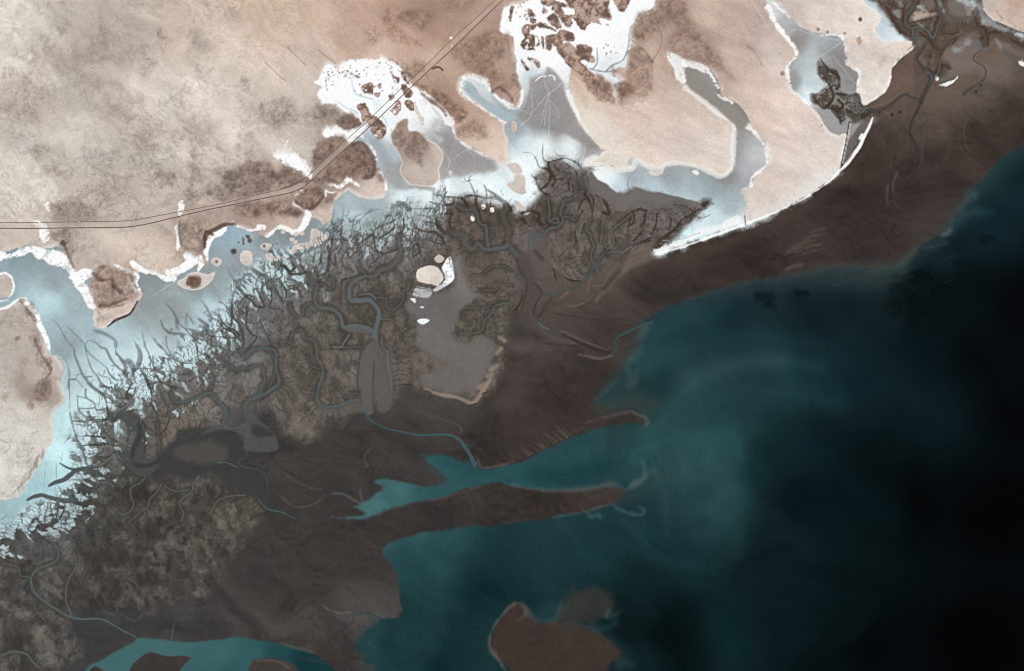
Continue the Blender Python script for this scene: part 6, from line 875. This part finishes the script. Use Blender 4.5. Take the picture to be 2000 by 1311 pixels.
# mangroves of the two eastern inlets
for p, w, tw in [([(340, 380), (380, 440), (450, 490), (460, 540), (440, 570)], [2, 5, 9, 10], 8), ([(460, 540), (400, 550), (370, 510), (345, 500)], [4, 3, 1.5], 4), ([(400, 560), (420, 620), (380, 680), (350, 690)], [7, 9, 8], 8), ([(280, 600), (310, 650), (350, 690), (420, 700), (450, 745)], [2, 4, 5, 5], 6), ([(440, 600), (520, 610), (575, 605), (600, 680), (660, 710)], [8, 9, 10, 11], 6), ([(450, 640), (480, 680), (440, 720), (470, 780)], [8, 9, 8, 4], 6), ([(500, 700), (560, 740), (640, 730)], [6, 8, 8], 4), ([(330, 360), (350, 400), (380, 400)], [1, 2], 2)]:
    vein(z4(p), w, c=DK, twigs=tw)
for p, w, tw in [([(170, 30), (250, 80), (310, 160), (350, 260), (420, 330), (460, 400), (560, 450)], [5, 8, 9, 10, 9], 12), ([(240, 40), (340, 60), (420, 110), (470, 100)], 4, 4), ([(330, 180), (400, 240), (490, 250)], 4, 4), ([(470, 230), (470, 130), (520, 40)], 5, 4), ([(300, 330), (380, 330), (440, 420)], [2, 6, 7], 5), ([(540, 300), (680, 260), (830, 230), (920, 200)], [6, 4, 4], 4), ([(830, 150), (820, 300)], 4, 3), ([(880, 0), (940, 100), (940, 180)], 5, 5), ([(980, 0), (970, 150), (1060, 230), (1140, 290)], 3, 4), ([(920, 220), (870, 330), (850, 430)], [10, 12, 8], 6), ([(650, 400), (720, 430), (760, 460)], [12, 14, 10], 5), ([(1100, 20), (1130, 250)], 1.5, 4),
                 ([(1060, 260), (1000, 310), (960, 380), (1000, 480)], 4, 5), ([(1400, 100), (1380, 200), (1300, 250), (1200, 280)], [6, 12, 10, 6], 8), ([(1380, 200), (1420, 320), (1500, 360), (1540, 460), (1530, 600), (1500, 630)], [12, 12, 14, 14, 12], 10), ([(1500, 450), (1440, 520), (1450, 620)], [12, 14, 10], 6), ([(1560, 420), (1640, 400), (1700, 420)], [10, 8, 4], 5), ([(1850, 500), (1920, 540), (2000, 580), (2060, 620)], [10, 14, 14], 8), ([(1760, 600), (1820, 540)], 4, 3), ([(940, 720), (980, 640), (1080, 560), (1160, 460)], 6, 6), ([(1000, 420), (1100, 430), (1160, 400)], 5, 8), ([(940, 830), (1020, 830), (1090, 900), (1060, 980), (960, 1010)], [8, 12, 12, 10], 6),
                 ([(830, 680), (800, 800), (830, 900), (900, 900)], [10, 12, 10], 8), ([(800, 500), (860, 580), (940, 640)], [10, 12, 8], 8), ([(680, 520), (690, 590)], 8, 3), ([(1360, 520), (1420, 540)], 6, 3), ([(540, 630), (590, 590)], 4, 0)]:
    vein(tk(p), w, c=(74, 58, 49), op=.6, twigs=tw)

# dendritic network between the traced veins: branches grow from creeks and veins into the mangrove ground
MZ *= (CLS == 0) | (CLS == 2) | (CLS == 4)
def at(A, x, y): return A[np.clip(np.searchsorted(ay, y), 0, H - 1), np.clip(np.searchsorted(ax, x), 0, W - 1)]
CN = [smooth(c_[0], False, 3) for c_ in creeks]
gr = np.random.default_rng(5)
def jitter_grid(x0, x1, y0, y1, s):
    gx, gy = np.meshgrid(np.arange(x0, x1, s), np.arange(y0, y1, s))
    return (gx + gr.uniform(-.48, .48, gx.shape) * s).ravel(), (gy + gr.uniform(-.48, .48, gy.shape) * s).ravel()
def grow(seeds, px, py, step=4.0, kill=5.5, infl=36., iters=60, first=11):
    nodes = np.array(seeds, np.float32); parent = np.full(len(nodes), -1)
    A = np.stack([px, py], 1).astype(np.float32)
    def nearest(A, N, off):
        d = np.full(len(A), 1e9, np.float32); k = np.zeros(len(A), int)
        for i in range(0, len(N), 1500):
            D = ((A[:, None] - N[None, i:i + 1500]) ** 2).sum(-1); j = D.argmin(1); dm = D[np.arange(len(A)), j]
            u = dm < d; d[u] = dm[u]; k[u] = j[u] + i + off
        return d, k
    d, k = nearest(A, nodes, 0)
    keep = (d > first ** 2) & (d < infl ** 2); A, d, k = A[keep], d[keep], k[keep]
    for it in range(iters):
        if len(A) == 0: break
        dirs = A - nodes[k]; dirs /= np.linalg.norm(dirs, axis=1)[:, None] + 1e-6
        u, inv = np.unique(k, return_inverse=True)
        sm_ = np.zeros((len(u), 2), np.float32); np.add.at(sm_, inv, dirs)
        sm_ += gr.normal(0, .35, sm_.shape); sm_ /= np.linalg.norm(sm_, axis=1)[:, None] + 1e-6
        new = nodes[u] + sm_ * step
        off = len(nodes); nodes = np.concatenate([nodes, new]); parent = np.concatenate([parent, u])
        d2, k2 = nearest(A, new, off); q = d2 < d; d[q] = d2[q]; k[q] = k2[q]
        keep = d > kill ** 2; A, d, k = A[keep], d[keep], k[keep]
    cnt = np.ones(len(nodes))
    for i in range(len(nodes) - 1, -1, -1):
        if parent[i] >= 0: cnt[parent[i]] += cnt[i]
    return nodes, parent, cnt
VM = np.zeros((H, W), np.float32)
def stamp(nodes, parent, cnt, wmin, wmax, f=1.1):
    for i in np.nonzero(parent >= 0)[0]:
        xa, ya = nodes[parent[i]]; xb, yb = nodes[i]
        w = min(wmin * .5 + .34 * math.sqrt(cnt[i]), wmax) / 2
        R = w + f + 1
        c0, c1 = np.searchsorted(ax, [min(xa, xb) - R, max(xa, xb) + R]); r0, r1 = np.searchsorted(ay, [min(ya, yb) - R, max(ya, yb) + R])
        gx = ax[None, c0:c1] - xa; gy = ay[r0:r1, None] - ya; dx, dy = xb - xa, yb - ya
        t = np.clip((gx * dx + gy * dy) / (dx * dx + dy * dy + 1e-6), 0, 1)
        e = w - np.sqrt((gx - t * dx) ** 2 + (gy - t * dy) ** 2)
        v_ = np.clip((e + f) / (2 * f), 0, 1)
        np.maximum(VM[r0:r1, c0:c1], v_, out=VM[r0:r1, c0:c1])
allseed = np.concatenate(CN + VNODES)
allseed = allseed[(allseed[:, 0] > -150) & (allseed[:, 0] < 2150)]
allseed = allseed[np.r_[True, np.abs(np.diff(allseed, axis=0)).sum(1) > 2.5]]
px, py = jitter_grid(-100, 1420, 290, 1400, 8.5)
ev = at(EDGE, px, py); mz = at(MZ, px, py)
coreish = sstep(60, 0, ev)
ok = (mz > .45) & (gr.random(len(px)) < .55 + .45 * coreish)
nodes, parent, cnt = grow(allseed, px[ok], py[ok])
stamp(nodes, parent, cnt, 1.2, 3.6)
px, py = jitter_grid(60, 1400, 290, 1060, 6.0)                 # finest feathering
ok = (at(MZ, px, py) > .5) & (at(fbm(GX, GY, 60, 3, 3), px, py) > -.25)
n3, p3, c3 = grow(nodes[:, :2], px[ok], py[ok], 3.0, 3.0, 18., 16, 4.5); stamp(n3, p3, c3, .9, 1.8)
px, py = jitter_grid(1570, 2120, -90, 260, 7); ok = at(MZ, px, py) > .4
n2, p2, c2 = grow(allseed[allseed[:, 0] > 1500], px[ok], py[ok]); stamp(n2, p2, c2, 1.3, 3.2)
print('veins', len(nodes), len(n2))
i0, i1, j0, j1 = crop(-150, 2150, -110, 1420)
S = (slice(j0, j1), slice(i0, i1)); X, Y = GX[S], GY[S]
ed = EDGE[S] + 6 * NE[S]
west_f = sstep(1000, 620, X)
# clumps of closed canopy away from the salt side
cl = sstep(.12, .42, fbm(X, Y, 30, 4, 2, .62)) * MZ[S] * sstep(10, 70, ed + 60 * (X > 1560)) * (.22 + .12 * (1 - west_f))
blend(S, cl, np.array([76, 70, 62], np.float32)); MAN[S] = np.maximum(MAN[S], cl * .6)
lt = sstep(.2, .6, fbm(X, Y, 22, 4, 5, .6)) * MZ[S]
blend(S, lt * .3, np.array([128, 124, 119], np.float32))
cv = CELLV[S]; blend(S, cv * .7, np.array([84, 86, 84], np.float32)); MAN[S] = np.maximum(MAN[S], cv * .45 * sstep(-5, 25, ed))
vm = VM[S] * (.78 + .06 * sstep(80, 0, ed) * west_f) * sstep(-10, 5, ed + 200 * (X > 1560))
blend(S, vm, np.where((X < 820)[..., None], np.array([64, 61, 57], np.float32), np.array([64, 55, 48], np.float32)))
MAN[S] = np.maximum(MAN[S], vm * .55)
for p_, w_, c_, l_ in creeks:       # trees stand thickest along the banks
    q_ = np.array(p_); mw = (max(w_) if hasattr(w_, '__len__') else w_)
    sl, m = line_mask(p_, mw + 8, 4.5, 4, 4); m = m * MZ[sl] * .6
    blend(sl, m, (64, 58, 51)); MAN[sl] = np.maximum(MAN[sl], m * .8)
    sl, m = line_mask(p_, mw + 1.2, 1.2, .6, 4); m = m * np.clip(MZ[sl] * 1.5, 0, 1)
    blend(sl, m * .25, (108, 108, 106)); MAN[sl] *= 1 - m

# wide channels: wet grey mud between the banks
def bed(p, c, f=2, n=1.5, op=.9): poly(p, c, f, n, op=op); s_, d_ = sdf(p, 6); MAN[s_] *= 1 - sstep(-2, 1, d_)
bed(tc([(820, 490), (900, 470), (1000, 460), (1100, 520), (1160, 590), (1175, 680), (1150, 800), (1170, 900), (1230, 1020), (1310, 1010), (1420, 960), (1540, 850), (1639, 790), (1700, 1000), (1639, 1080), (1560, 1090), (1420, 1080), (1300, 1190), (1180, 1250), (1060, 1190), (960, 1090), (870, 980), (840, 950), (1000, 920), (1040, 830), (1090, 720), (1040, 640), (950, 560), (880, 520)]), (72, 76, 76), 2, 1, .92)
bed(tc([(1110, 560), (1160, 640), (1150, 760), (1080, 900), (1060, 1000), (1020, 980), (1050, 850), (1110, 720)]), (52, 54, 54), 4, 1, .7)
bed(tc([(1020, 1000), (1080, 1080), (1240, 1090), (1400, 1010), (1420, 1040), (1260, 1130), (1080, 1130)]), (50, 51, 50), 4, 1, .8)
bed(y1_([(800, 230), (880, 160), (900, 120), (980, 100), (1100, 110), (1200, 140), (1230, 190), (1235, 240), (1200, 260), (1260, 300), (1330, 330), (1330, 480), (1200, 400), (1130, 380), (1060, 300), (1000, 330), (960, 350), (900, 320), (810, 300), (790, 260)]), (60, 60, 58), 6, 6, .85)
bed(y1_([(880, 205), (960, 165), (1060, 160), (1140, 200), (1130, 255), (1050, 275), (940, 262), (890, 240)]), (82, 78, 74), 9, 6, .8)
bed(y1_([(1130, 0), (1283, 0), (1300, 100), (1230, 150), (1160, 110), (1130, 60)]), (78, 78, 77), 8, 6, .6)
bed(z6([(740, 830), (775, 830), (782, 900), (778, 1000), (765, 1150), (755, 1330), (690, 1330), (668, 1150), (668, 1000), (700, 900)]), (96, 93, 90), 3, 2, .85)
line(z6([(755, 850), (700, 900), (668, 970), (655, 1060), (650, 1150), (668, 1230), (680, 1320)]), [6, 6, 5, 4, 4, 5, 6], (74, 72, 72), 2, .8)
line(z6([(755, 1000), (750, 1150), (748, 1311)]), 3, (66, 60, 58), 2, .6)
bed(z6([(560, 785), (620, 765), (700, 775), (750, 800), (740, 830), (690, 815), (600, 815)]), (97, 97, 95), 2, 1.5, .85)
bed(z6([(780, 960), (860, 960), (880, 1060), (880, 1180), (860, 1311), (770, 1311), (780, 1100)]), (96, 91, 87), 5, 1, .8)
bed(z6([(390, 1240), (430, 1290), (520, 1300), (600, 1270), (660, 1240), (690, 1330), (420, 1330)]), (92, 88, 84), 4, 1, .8)
bed(td([(850, 720), (960, 580), (1050, 500), (1060, 580), (1130, 560), (1250, 480), (1180, 560), (1060, 630), (960, 680), (880, 760), (940, 850), (1060, 960), (1180, 1060), (1230, 1130), (1250, 1311), (850, 1311), (830, 1150), (740, 1090), (560, 1040), (300, 1100), (400, 1020), (540, 960), (560, 860), (600, 800), (620, 960), (700, 1030), (860, 970), (850, 860)]), (82, 84, 83), 3, 1.5, .85)
bed(td([(930, 980), (1060, 1000), (1200, 1090), (1180, 1130), (960, 1130)]), (56, 56, 54), 5, 1.5, .8)
bed(z7([(-10, 240), (40, 280), (100, 330), (150, 480), (190, 545), (160, 640), (150, 720), (230, 800), (400, 870), (300, 890), (160, 810), (60, 760), (50, 640), (90, 520), (40, 420), (20, 330)]), (80, 72, 68), 4, 2, .75)
line(z7([(20, 280), (40, 400), (95, 480), (85, 580), (60, 680)]), 4, (62, 56, 54), 2.5, .6); line(z7([(140, 500), (190, 560), (150, 640), (140, 700)]), 3, (58, 52, 50), 2, .7)
line(z7([(330, 830), (430, 880), (560, 930), (640, 950)]), [5, 8, 8], (52, 46, 43), 2.5, .75)
line(z7([(100, 800), (200, 880), (320, 900), (420, 910)]), 2.5, (58, 50, 47), 2, .6)
bed(z7([(110, 220), (160, 185), (220, 200), (230, 300), (250, 420), (200, 470), (150, 420), (130, 320)]), (92, 86, 84), 5, 2, .8)
line(z7([(150, 300), (190, 340)]), 8, (64, 46, 40), 4, .5, 3)
bed(tk([(595, 370), (640, 370), (640, 470), (620, 560), (650, 620), (760, 500), (770, 560), (700, 650), (660, 740), (720, 850), (830, 950), (830, 1050), (780, 1160), (700, 1290), (640, 1290), (620, 900), (620, 700), (600, 500)]), (88, 79, 76), 4, 2, .7)
line(tk([(760, 560), (700, 650), (655, 720), (665, 780), (740, 870)]), [6, 7, 6, 7], (70, 64, 64), 2, .8)
line(tk([(800, 960), (820, 1020), (780, 1110), (730, 1200), (700, 1290)]), [6, 9, 9, 10], (66, 58, 57), 2.5, .75)
# ------------------------------------------------------------------ road verges (pale graded soil), drawn before the roads themselves
road_a = [(-9000, 470), (-1200, 448), (-200, 446), (0, 446), (60, 446.5), (120, 445.5), (180, 445), (225, 444.3), (250, 443.5), (275, 440), (300, 435), (350, 423), (400, 411), (450, 401), (500, 390.5), (537, 383), (560, 378.5), (573, 374.6), (583, 370.5), (592, 366), (604, 357), (646, 317), (713, 256), (768, 204), (832, 143), (878, 101), (930, 50), (982, 0), (1090, -106), (1400, -410), (9000, -7900)]
road_b = [(-9000, 455), (-1200, 436), (-200, 435), (0, 435), (91, 434.5), (183, 433), (238, 432), (274, 428), (354, 413), (393, 406), (450, 394), (500, 381), (546, 371), (570, 364), (582, 358), (600, 346), (646, 301), (713, 241), (768, 188), (829, 131), (878, 82), (927, 38), (967, 1), (1080, -104), (1390, -408), (9000, -7800)]
mid = [((a[0] + b[0]) / 2, (a[1] + b[1]) / 2) for a, b in zip([(0, 446), (180, 445), (250, 443.5), (350, 423), (500, 390.5), (580, 373), (604, 357), (646, 317), (713, 256), (832, 143), (930, 50), (1090, -106)], [(0, 435), (183, 433), (250, 431), (350, 413.5), (500, 381), (575, 362), (600, 346), (646, 301), (713, 241), (829, 131), (927, 38), (1080, -104)])]
rsl, rm = line_mask(mid, 13, 2.5, .8, 2)
blend(rsl, rm * .34 * (CLS[rsl] == 3), (196, 178, 166))
SCR[rsl] *= 1 - rm
MAN[rsl] *= 1 - rm
for p in ([(612, 352), (580, 358), (560, 366), (548, 370)], [(547, 370), (572, 360), (600, 347)], [(598, 362), (602, 348)]): line(p, 1.6, (104, 86, 77), 1, .8, .8)
for x, y, r in ((881, 74.5, 3.0), (883, 90, 1.5)): poly([(x - r, y), (x, y - r), (x + r, y), (x, y + r)], (238, 226, 216), 1.2, .3)

# land-cover edges are crisp on the ground: undo the softening of the brush strokes
def blur(A, k=1):
    for _ in range(k):
        P = np.pad(A, ((1, 1), (1, 1), (0, 0)), mode='edge')
        A = (P[:-2, 1:-1] + P[2:, 1:-1] + P[1:-1, :-2] + P[1:-1, 2:] + 2 * P[1:-1, 1:-1]) / 6
    return A
wet_ = (CLS == 1)[..., None].astype(np.float32)
COL[:] = np.clip(COL + (1 - .7 * blur(wet_, 3)) * (.4 * (COL - blur(COL, 2)) + .15 * (COL - blur(COL, 8))), 1, 254)
grain_ = rng.normal(0, 1, COL.shape[:2]).astype(np.float32)
COL *= (1 + .012 * grain_ * (1 - wet_[..., 0]) + .006 * grain_)[..., None]

# ------------------------------------------------------------------ heights
ZC = np.zeros((H, W), np.float32)
for i, r in REG.items(): ZC[CLS == i] = r['z']
for _ in range(3):
    Zp = np.pad(ZC, 1, mode='edge')
    ZC = (Zp[:-2, 1:-1] + Zp[2:, 1:-1] + Zp[1:-1, :-2] + Zp[1:-1, 2:] + Zp[1:-1, 1:-1] * 2) / 6
dry = ((CLS == 3) | (CLS == 9) | (CLS >= 10)).astype(np.float32)
ZC += dry * (1.0 * (NE * .5 + .5) + .55 * NF) + (1 - dry) * (.10 * NE + .05 * NF)
ZC[CLS == 1] = 0.0
SEA_Z = 0.0

def ground_z(px, py):
    fi = np.interp(px, ax, np.arange(W)); fj = np.interp(py, ay, np.arange(H))
    i = np.clip(fi.astype(int), 0, W - 2); j = np.clip(fj.astype(int), 0, H - 2)
    return np.maximum.reduce([ZC[j, i], ZC[j + 1, i], ZC[j, i + 1], ZC[j + 1, i + 1]])

# ------------------------------------------------------------------ materials
K = np.array(KCAL, np.float32)          # light reaching level ground, so that base colours are real reflectances
def lin(c255):
    c = np.clip(np.asarray(c255, np.float32) / 255.0, 0, 1)
    return np.where(c <= .04045, c / 12.92, ((c + .055) / 1.055) ** 2.4)
def albedo(c255):
    return np.clip(lin(c255) / K, 0.0008, 0.92)
def material(name, rough, spec, noise_amp, scale, bump=0.0, ior=1.45):
    m = bpy.data.materials.new(name); m.use_nodes = True
    nt = m.node_tree; b = nt.nodes['Principled BSDF']
    b.inputs['Roughness'].default_value = rough
    b.inputs['Specular IOR Level'].default_value = spec
    b.inputs['IOR'].default_value = ior
    at = nt.nodes.new('ShaderNodeAttribute'); at.attribute_name = 'Col'
    geo = nt.nodes.new('ShaderNodeNewGeometry')
    n1 = nt.nodes.new('ShaderNodeTexNoise'); n1.inputs['Scale'].default_value = scale; n1.inputs['Detail'].default_value = 4.0; n1.inputs['Roughness'].default_value = .65
    nt.links.new(geo.outputs['Position'], n1.inputs['Vector'])
    mr = nt.nodes.new('ShaderNodeMapRange'); mr.inputs['From Min'].default_value = .25; mr.inputs['From Max'].default_value = .75
    mr.inputs['To Min'].default_value = 1 - noise_amp; mr.inputs['To Max'].default_value = 1 + noise_amp
    nt.links.new(n1.outputs['Fac'], mr.inputs['Value'])
    vm = nt.nodes.new('ShaderNodeVectorMath'); vm.operation = 'SCALE'
    nt.links.new(at.outputs['Color'], vm.inputs[0]); nt.links.new(mr.outputs['Result'], vm.inputs['Scale'])
    nt.links.new(vm.outputs[0], b.inputs['Base Color'])
    if bump:
        bp = nt.nodes.new('ShaderNodeBump'); bp.inputs['Strength'].default_value = bump; bp.inputs['Distance'].default_value = 1.0
        nt.links.new(n1.outputs['Fac'], bp.inputs['Height']); nt.links.new(bp.outputs[0], b.inputs['Normal'])
    return m
MATS = dict(soil=material('soil', .95, .05, .05, .045), water=material('water', .35, .02, .05, .004, 0, 1.33), creek=material('creek_water', .3, .12, .06, .02, 0, 1.33),
            leaf=material('leaf', .8, .15, .12, .12), asphalt=material('asphalt', .9, .1, .1, .05))

def mesh_object(name, verts, faces, cols, mat, smooth_shade=True):
    """verts (n,3), faces (m,k), cols (n,3) linear"""
    me = bpy.data.meshes.new(name)
    n, (m, k) = len(verts), faces.shape
    me.vertices.add(n); me.vertices.foreach_set('co', np.ascontiguousarray(verts, np.float32).ravel())
    me.loops.add(m * k); me.loops.foreach_set('vertex_index', np.ascontiguousarray(faces, np.int32).ravel())
    me.polygons.add(m); me.polygons.foreach_set('loop_start', np.arange(0, m * k, k, dtype=np.int32))
    me.polygons.foreach_set('use_smooth', np.full(m, smooth_shade))
    a = me.color_attributes.new('Col', 'FLOAT_COLOR', 'POINT')
    rgba = np.ones((n, 4), np.float32); rgba[:, :3] = cols
    a.data.foreach_set('color', rgba.ravel())
    me.update(calc_edges=True)
    me.materials.append(mat)
    o = bpy.data.objects.new(name, me)
    scene.collection.objects.link(o)
    return o
def tag(o, label, cat, kind=None, group=None):
    o['label'] = label; o['category'] = cat
    if kind: o['kind'] = kind
    if group: o['group'] = group
    return o

# ------------------------------------------------------------------ the ground sheet, one object for each kind of ground
wxx, wyy = world_xy(GX, GY)
V = np.stack([wxx, wyy, ZC], -1).reshape(-1, 3)
C = albedo(COL).reshape(-1, 3)
idx = np.arange(H * W).reshape(H, W)
Q = np.stack([idx[1:, :-1], idx[1:, 1:], idx[:-1, 1:], idx[:-1, :-1]], -1).reshape(-1, 4)
FC = CLS[:-1, :-1].reshape(-1)
for i in sorted(REG):
    sel = Q[FC == i]
    if len(sel) == 0: continue
    used = np.unique(sel)
    remap = np.zeros(H * W, np.int32); remap[used] = np.arange(len(used))
    r = REG[i]
    o = mesh_object(r['name'], V[used], remap[sel], C[used], MATS[r['mat']])
    tag(o, r['label'], r['cat'], r['kind'], r['group'])

# ------------------------------------------------------------------ ribbons: roads and tidal creeks
NRIB = [0]
def ribbon(name, pts, w, col, mat, lift, sub=6, jitter=0.0):
    p = smooth(pts, False, sub)
    m = len(p)
    ws = np.interp(np.linspace(0, 1, m), np.linspace(0, 1, len(w)), w) if hasattr(w, '__len__') else np.full(m, float(w))
    t = np.gradient(p, axis=0); t /= np.linalg.norm(t, axis=1)[:, None] + 1e-9
    nrm = np.stack([-t[:, 1], t[:, 0]], 1)
    jl = 1 + jitter * (np.interp(np.arange(m), np.arange(0, m + 3, 3), np.random.default_rng(NRIB[0]).uniform(-1, 1, len(np.arange(0, m + 3, 3)))))
    jr = 1 + jitter * (np.interp(np.arange(m), np.arange(0, m + 3, 3), np.random.default_rng(NRIB[0] + 500).uniform(-1, 1, len(np.arange(0, m + 3, 3)))))
    a = p + nrm * (ws * jl / 2)[:, None]; b = p - nrm * (ws * jr / 2)[:, None]
    NRIB[0] += 1
    z = np.maximum.reduce([ground_z(q[:, 0], q[:, 1]) for q in (a, b, p)])
    zs = np.convolve(np.pad(z, 2, mode='edge'), np.ones(5) / 5, 'valid'); z = np.maximum(z, zs) + lift + .012 * NRIB[0]
    vs = np.zeros((2 * m, 3)); vs[0::2, 0], vs[0::2, 1] = world_xy(a[:, 0], a[:, 1]); vs[1::2, 0], vs[1::2, 1] = world_xy(b[:, 0], b[:, 1]); vs[0::2, 2] = z; vs[1::2, 2] = z
    k = np.arange(m - 1)
    f = np.stack([2 * k, 2 * k + 2, 2 * k + 3, 2 * k + 1], 1)
    # face normals must look up
    e1 = vs[f[0, 1]] - vs[f[0, 0]]; e2 = vs[f[0, 3]] - vs[f[0, 0]]
    if e1[0] * e2[1] - e1[1] * e2[0] < 0: f = f[:, ::-1]
    cc = np.tile(albedo(np.array(col, np.float32)), (2 * m, 1))
    return mesh_object(name, vs, f, cc, MATS[mat])
tag(ribbon('road', road_a, 1.8, (98, 86, 79), 'asphalt', .35, 4), 'dark main road with pale verges running across the desert and salt pans', 'road', 'structure')
tag(ribbon('road', road_b, 1.3, (112, 99, 91), 'asphalt', .35, 4), 'thin dark service track parallel to the main road', 'road', 'structure')

for pts, w, c, lab in creeks:
    g_ = sum(c) / 3; c = tuple(g_ + (x - g_) * .8 for x in c)
    o = ribbon('tidal_creek', pts, w, c, 'creek', .12, 6, .28)
    if lab: tag(o, lab, 'creek', 'structure', 'tidal creeks')
    else: tag(o, 'narrow grey side creek branching through the mangroves and mud', 'creek', 'structure', 'tidal creeks')

# ------------------------------------------------------------------ mangrove and scrub canopies
def canopies(px, py, r, h, col, sides=6, seed=0):
    g = np.random.default_rng(seed); n = len(px)
    x, y = world_xy(px, py); z = ground_z(px, py) - .3
    ang = np.linspace(0, 2 * np.pi, sides, endpoint=False)[None, :] + g.uniform(0, 6.28, (n, 1))
    rr = r[:, None] * g.uniform(.7, 1.25, (n, sides))
    v = np.zeros((n, 2 * sides + 1, 3), np.float32)
    v[:, :sides, 0] = x[:, None] + rr * np.cos(ang); v[:, :sides, 1] = y[:, None] + rr * np.sin(ang); v[:, :sides, 2] = z[:, None]
    v[:, sides:-1, 0] = x[:, None] + .72 * rr * np.cos(ang); v[:, sides:-1, 1] = y[:, None] + .72 * rr * np.sin(ang); v[:, sides:-1, 2] = (z + h * .62)[:, None] + g.uniform(-.15, .15, (n, sides)) * h[:, None]
    v[:, -1, 0] = x + g.uniform(-.2, .2, n) * r; v[:, -1, 1] = y + g.uniform(-.2, .2, n) * r; v[:, -1, 2] = z + h
    k = np.arange(sides); k2 = (k + 1) % sides
    f = np.concatenate([np.stack([k, k2, sides + k2], 1), np.stack([k, sides + k2, sides + k], 1), np.stack([sides + k, sides + k2, np.full(sides, 2 * sides)], 1)])
    F = (f[None] + (np.arange(n) * (2 * sides + 1))[:, None, None]).reshape(-1, 3)
    c = np.repeat(col[:, None, :], 2 * sides + 1, 1).reshape(-1, 3)
    return v.reshape(-1, 3), F, c
def scatter(D, rate, seed, thr=.12, xr=(-60, 2060), yr=(-60, 1371)):
    g = np.random.default_rng(seed)
    m = (D > thr) & (GX > xr[0]) & (GX < xr[1]) & (GY > yr[0]) & (GY < yr[1])
    lam = np.where(m, D * rate, 0)
    cnt = g.poisson(lam)
    j, i = np.nonzero(cnt)
    rep = cnt[j, i]; j = np.repeat(j, rep); i = np.repeat(i, rep)
    return ax[i] + g.uniform(-1, 1, len(i)), ay[j] + g.uniform(-1, 1, len(j)), D[j, i], g
for pts, w, c, lab in creeks:
    sl, m = line_mask(pts, [x + 1.0 for x in w] if hasattr(w, '__len__') else w + 1.0, .9, .3, 4); MAN[sl] *= 1 - m
MAN *= (CLS == 0) | (CLS == 2) | (CLS == 4)
px, py, dn, g = scatter(MAN, MRATE, 21, .2)
east = sstep(820, 980, px)
base = np.array(VE, np.float32)[None] * (1 - east[:, None]) + np.array([66, 55, 48], np.float32)[None] * east[:, None]
ne_m = px > 1560
base[ne_m] = (74, 59, 50)
cc = albedo(base * g.uniform(.86, 1.16, (len(px), 1)) * np.array([1.02, 1.0, .96]))
rr = g.uniform(2.8, 5.4, len(px)) * (.7 + .4 * dn); hh = g.uniform(2.0, 4.2, len(px)) * (.6 + .4 * dn)
stand = np.select([px > 1715, px > 1560, px > 1000, (py > 1012) & (px < 600), px < 520, px < 800], [5, 4, 3, 2, 0, 1], 6)
slab = ['dark mangrove forest fringing the blue white salt flat beside the cream headland', 'dense vein like mangrove forest along the broad central creek', 'mangrove forest around the long southwestern creek above the teal inlet', 'dark mangrove forest of the round lobe and the wedge behind the beach', 'small dark mangrove stand branching into the grey pan inside the beach gap', 'brown mangrove forest around the hairpin creek northeast of the beach', 'mangrove forest below the bright salt edge and around the grey tidal island']
for s in range(7):
    k = stand == s
    if k.sum() == 0: continue
    v, f, c = canopies(px[k], py[k], rr[k], hh[k], cc[k], 5, 40 + s)
    tag(mesh_object('mangrove_forest', v, f, c, MATS['leaf'], False), slab[s], 'mangroves', 'stuff', 'mangrove forests')
print('mangrove canopies', len(px))
SCR *= (CLS != 1) * (CLS != 0)
px, py, dn, g = scatter(SCR, SRATE, 22, .08)
cc = albedo(np.array([116, 96, 85], np.float32)[None] * g.uniform(.8, 1.12, (len(px), 1)))
v, f, c = canopies(px, py, g.uniform(2.0, 4.6, len(px)), g.uniform(.8, 1.8, len(px)), cc, 4, 60)
tag(mesh_object('desert_scrub', v, f, c, MATS['leaf'], False), 'brown low scrub scattered over the desert patches and dunes', 'scrub', 'stuff')
print('scrub', len(px))
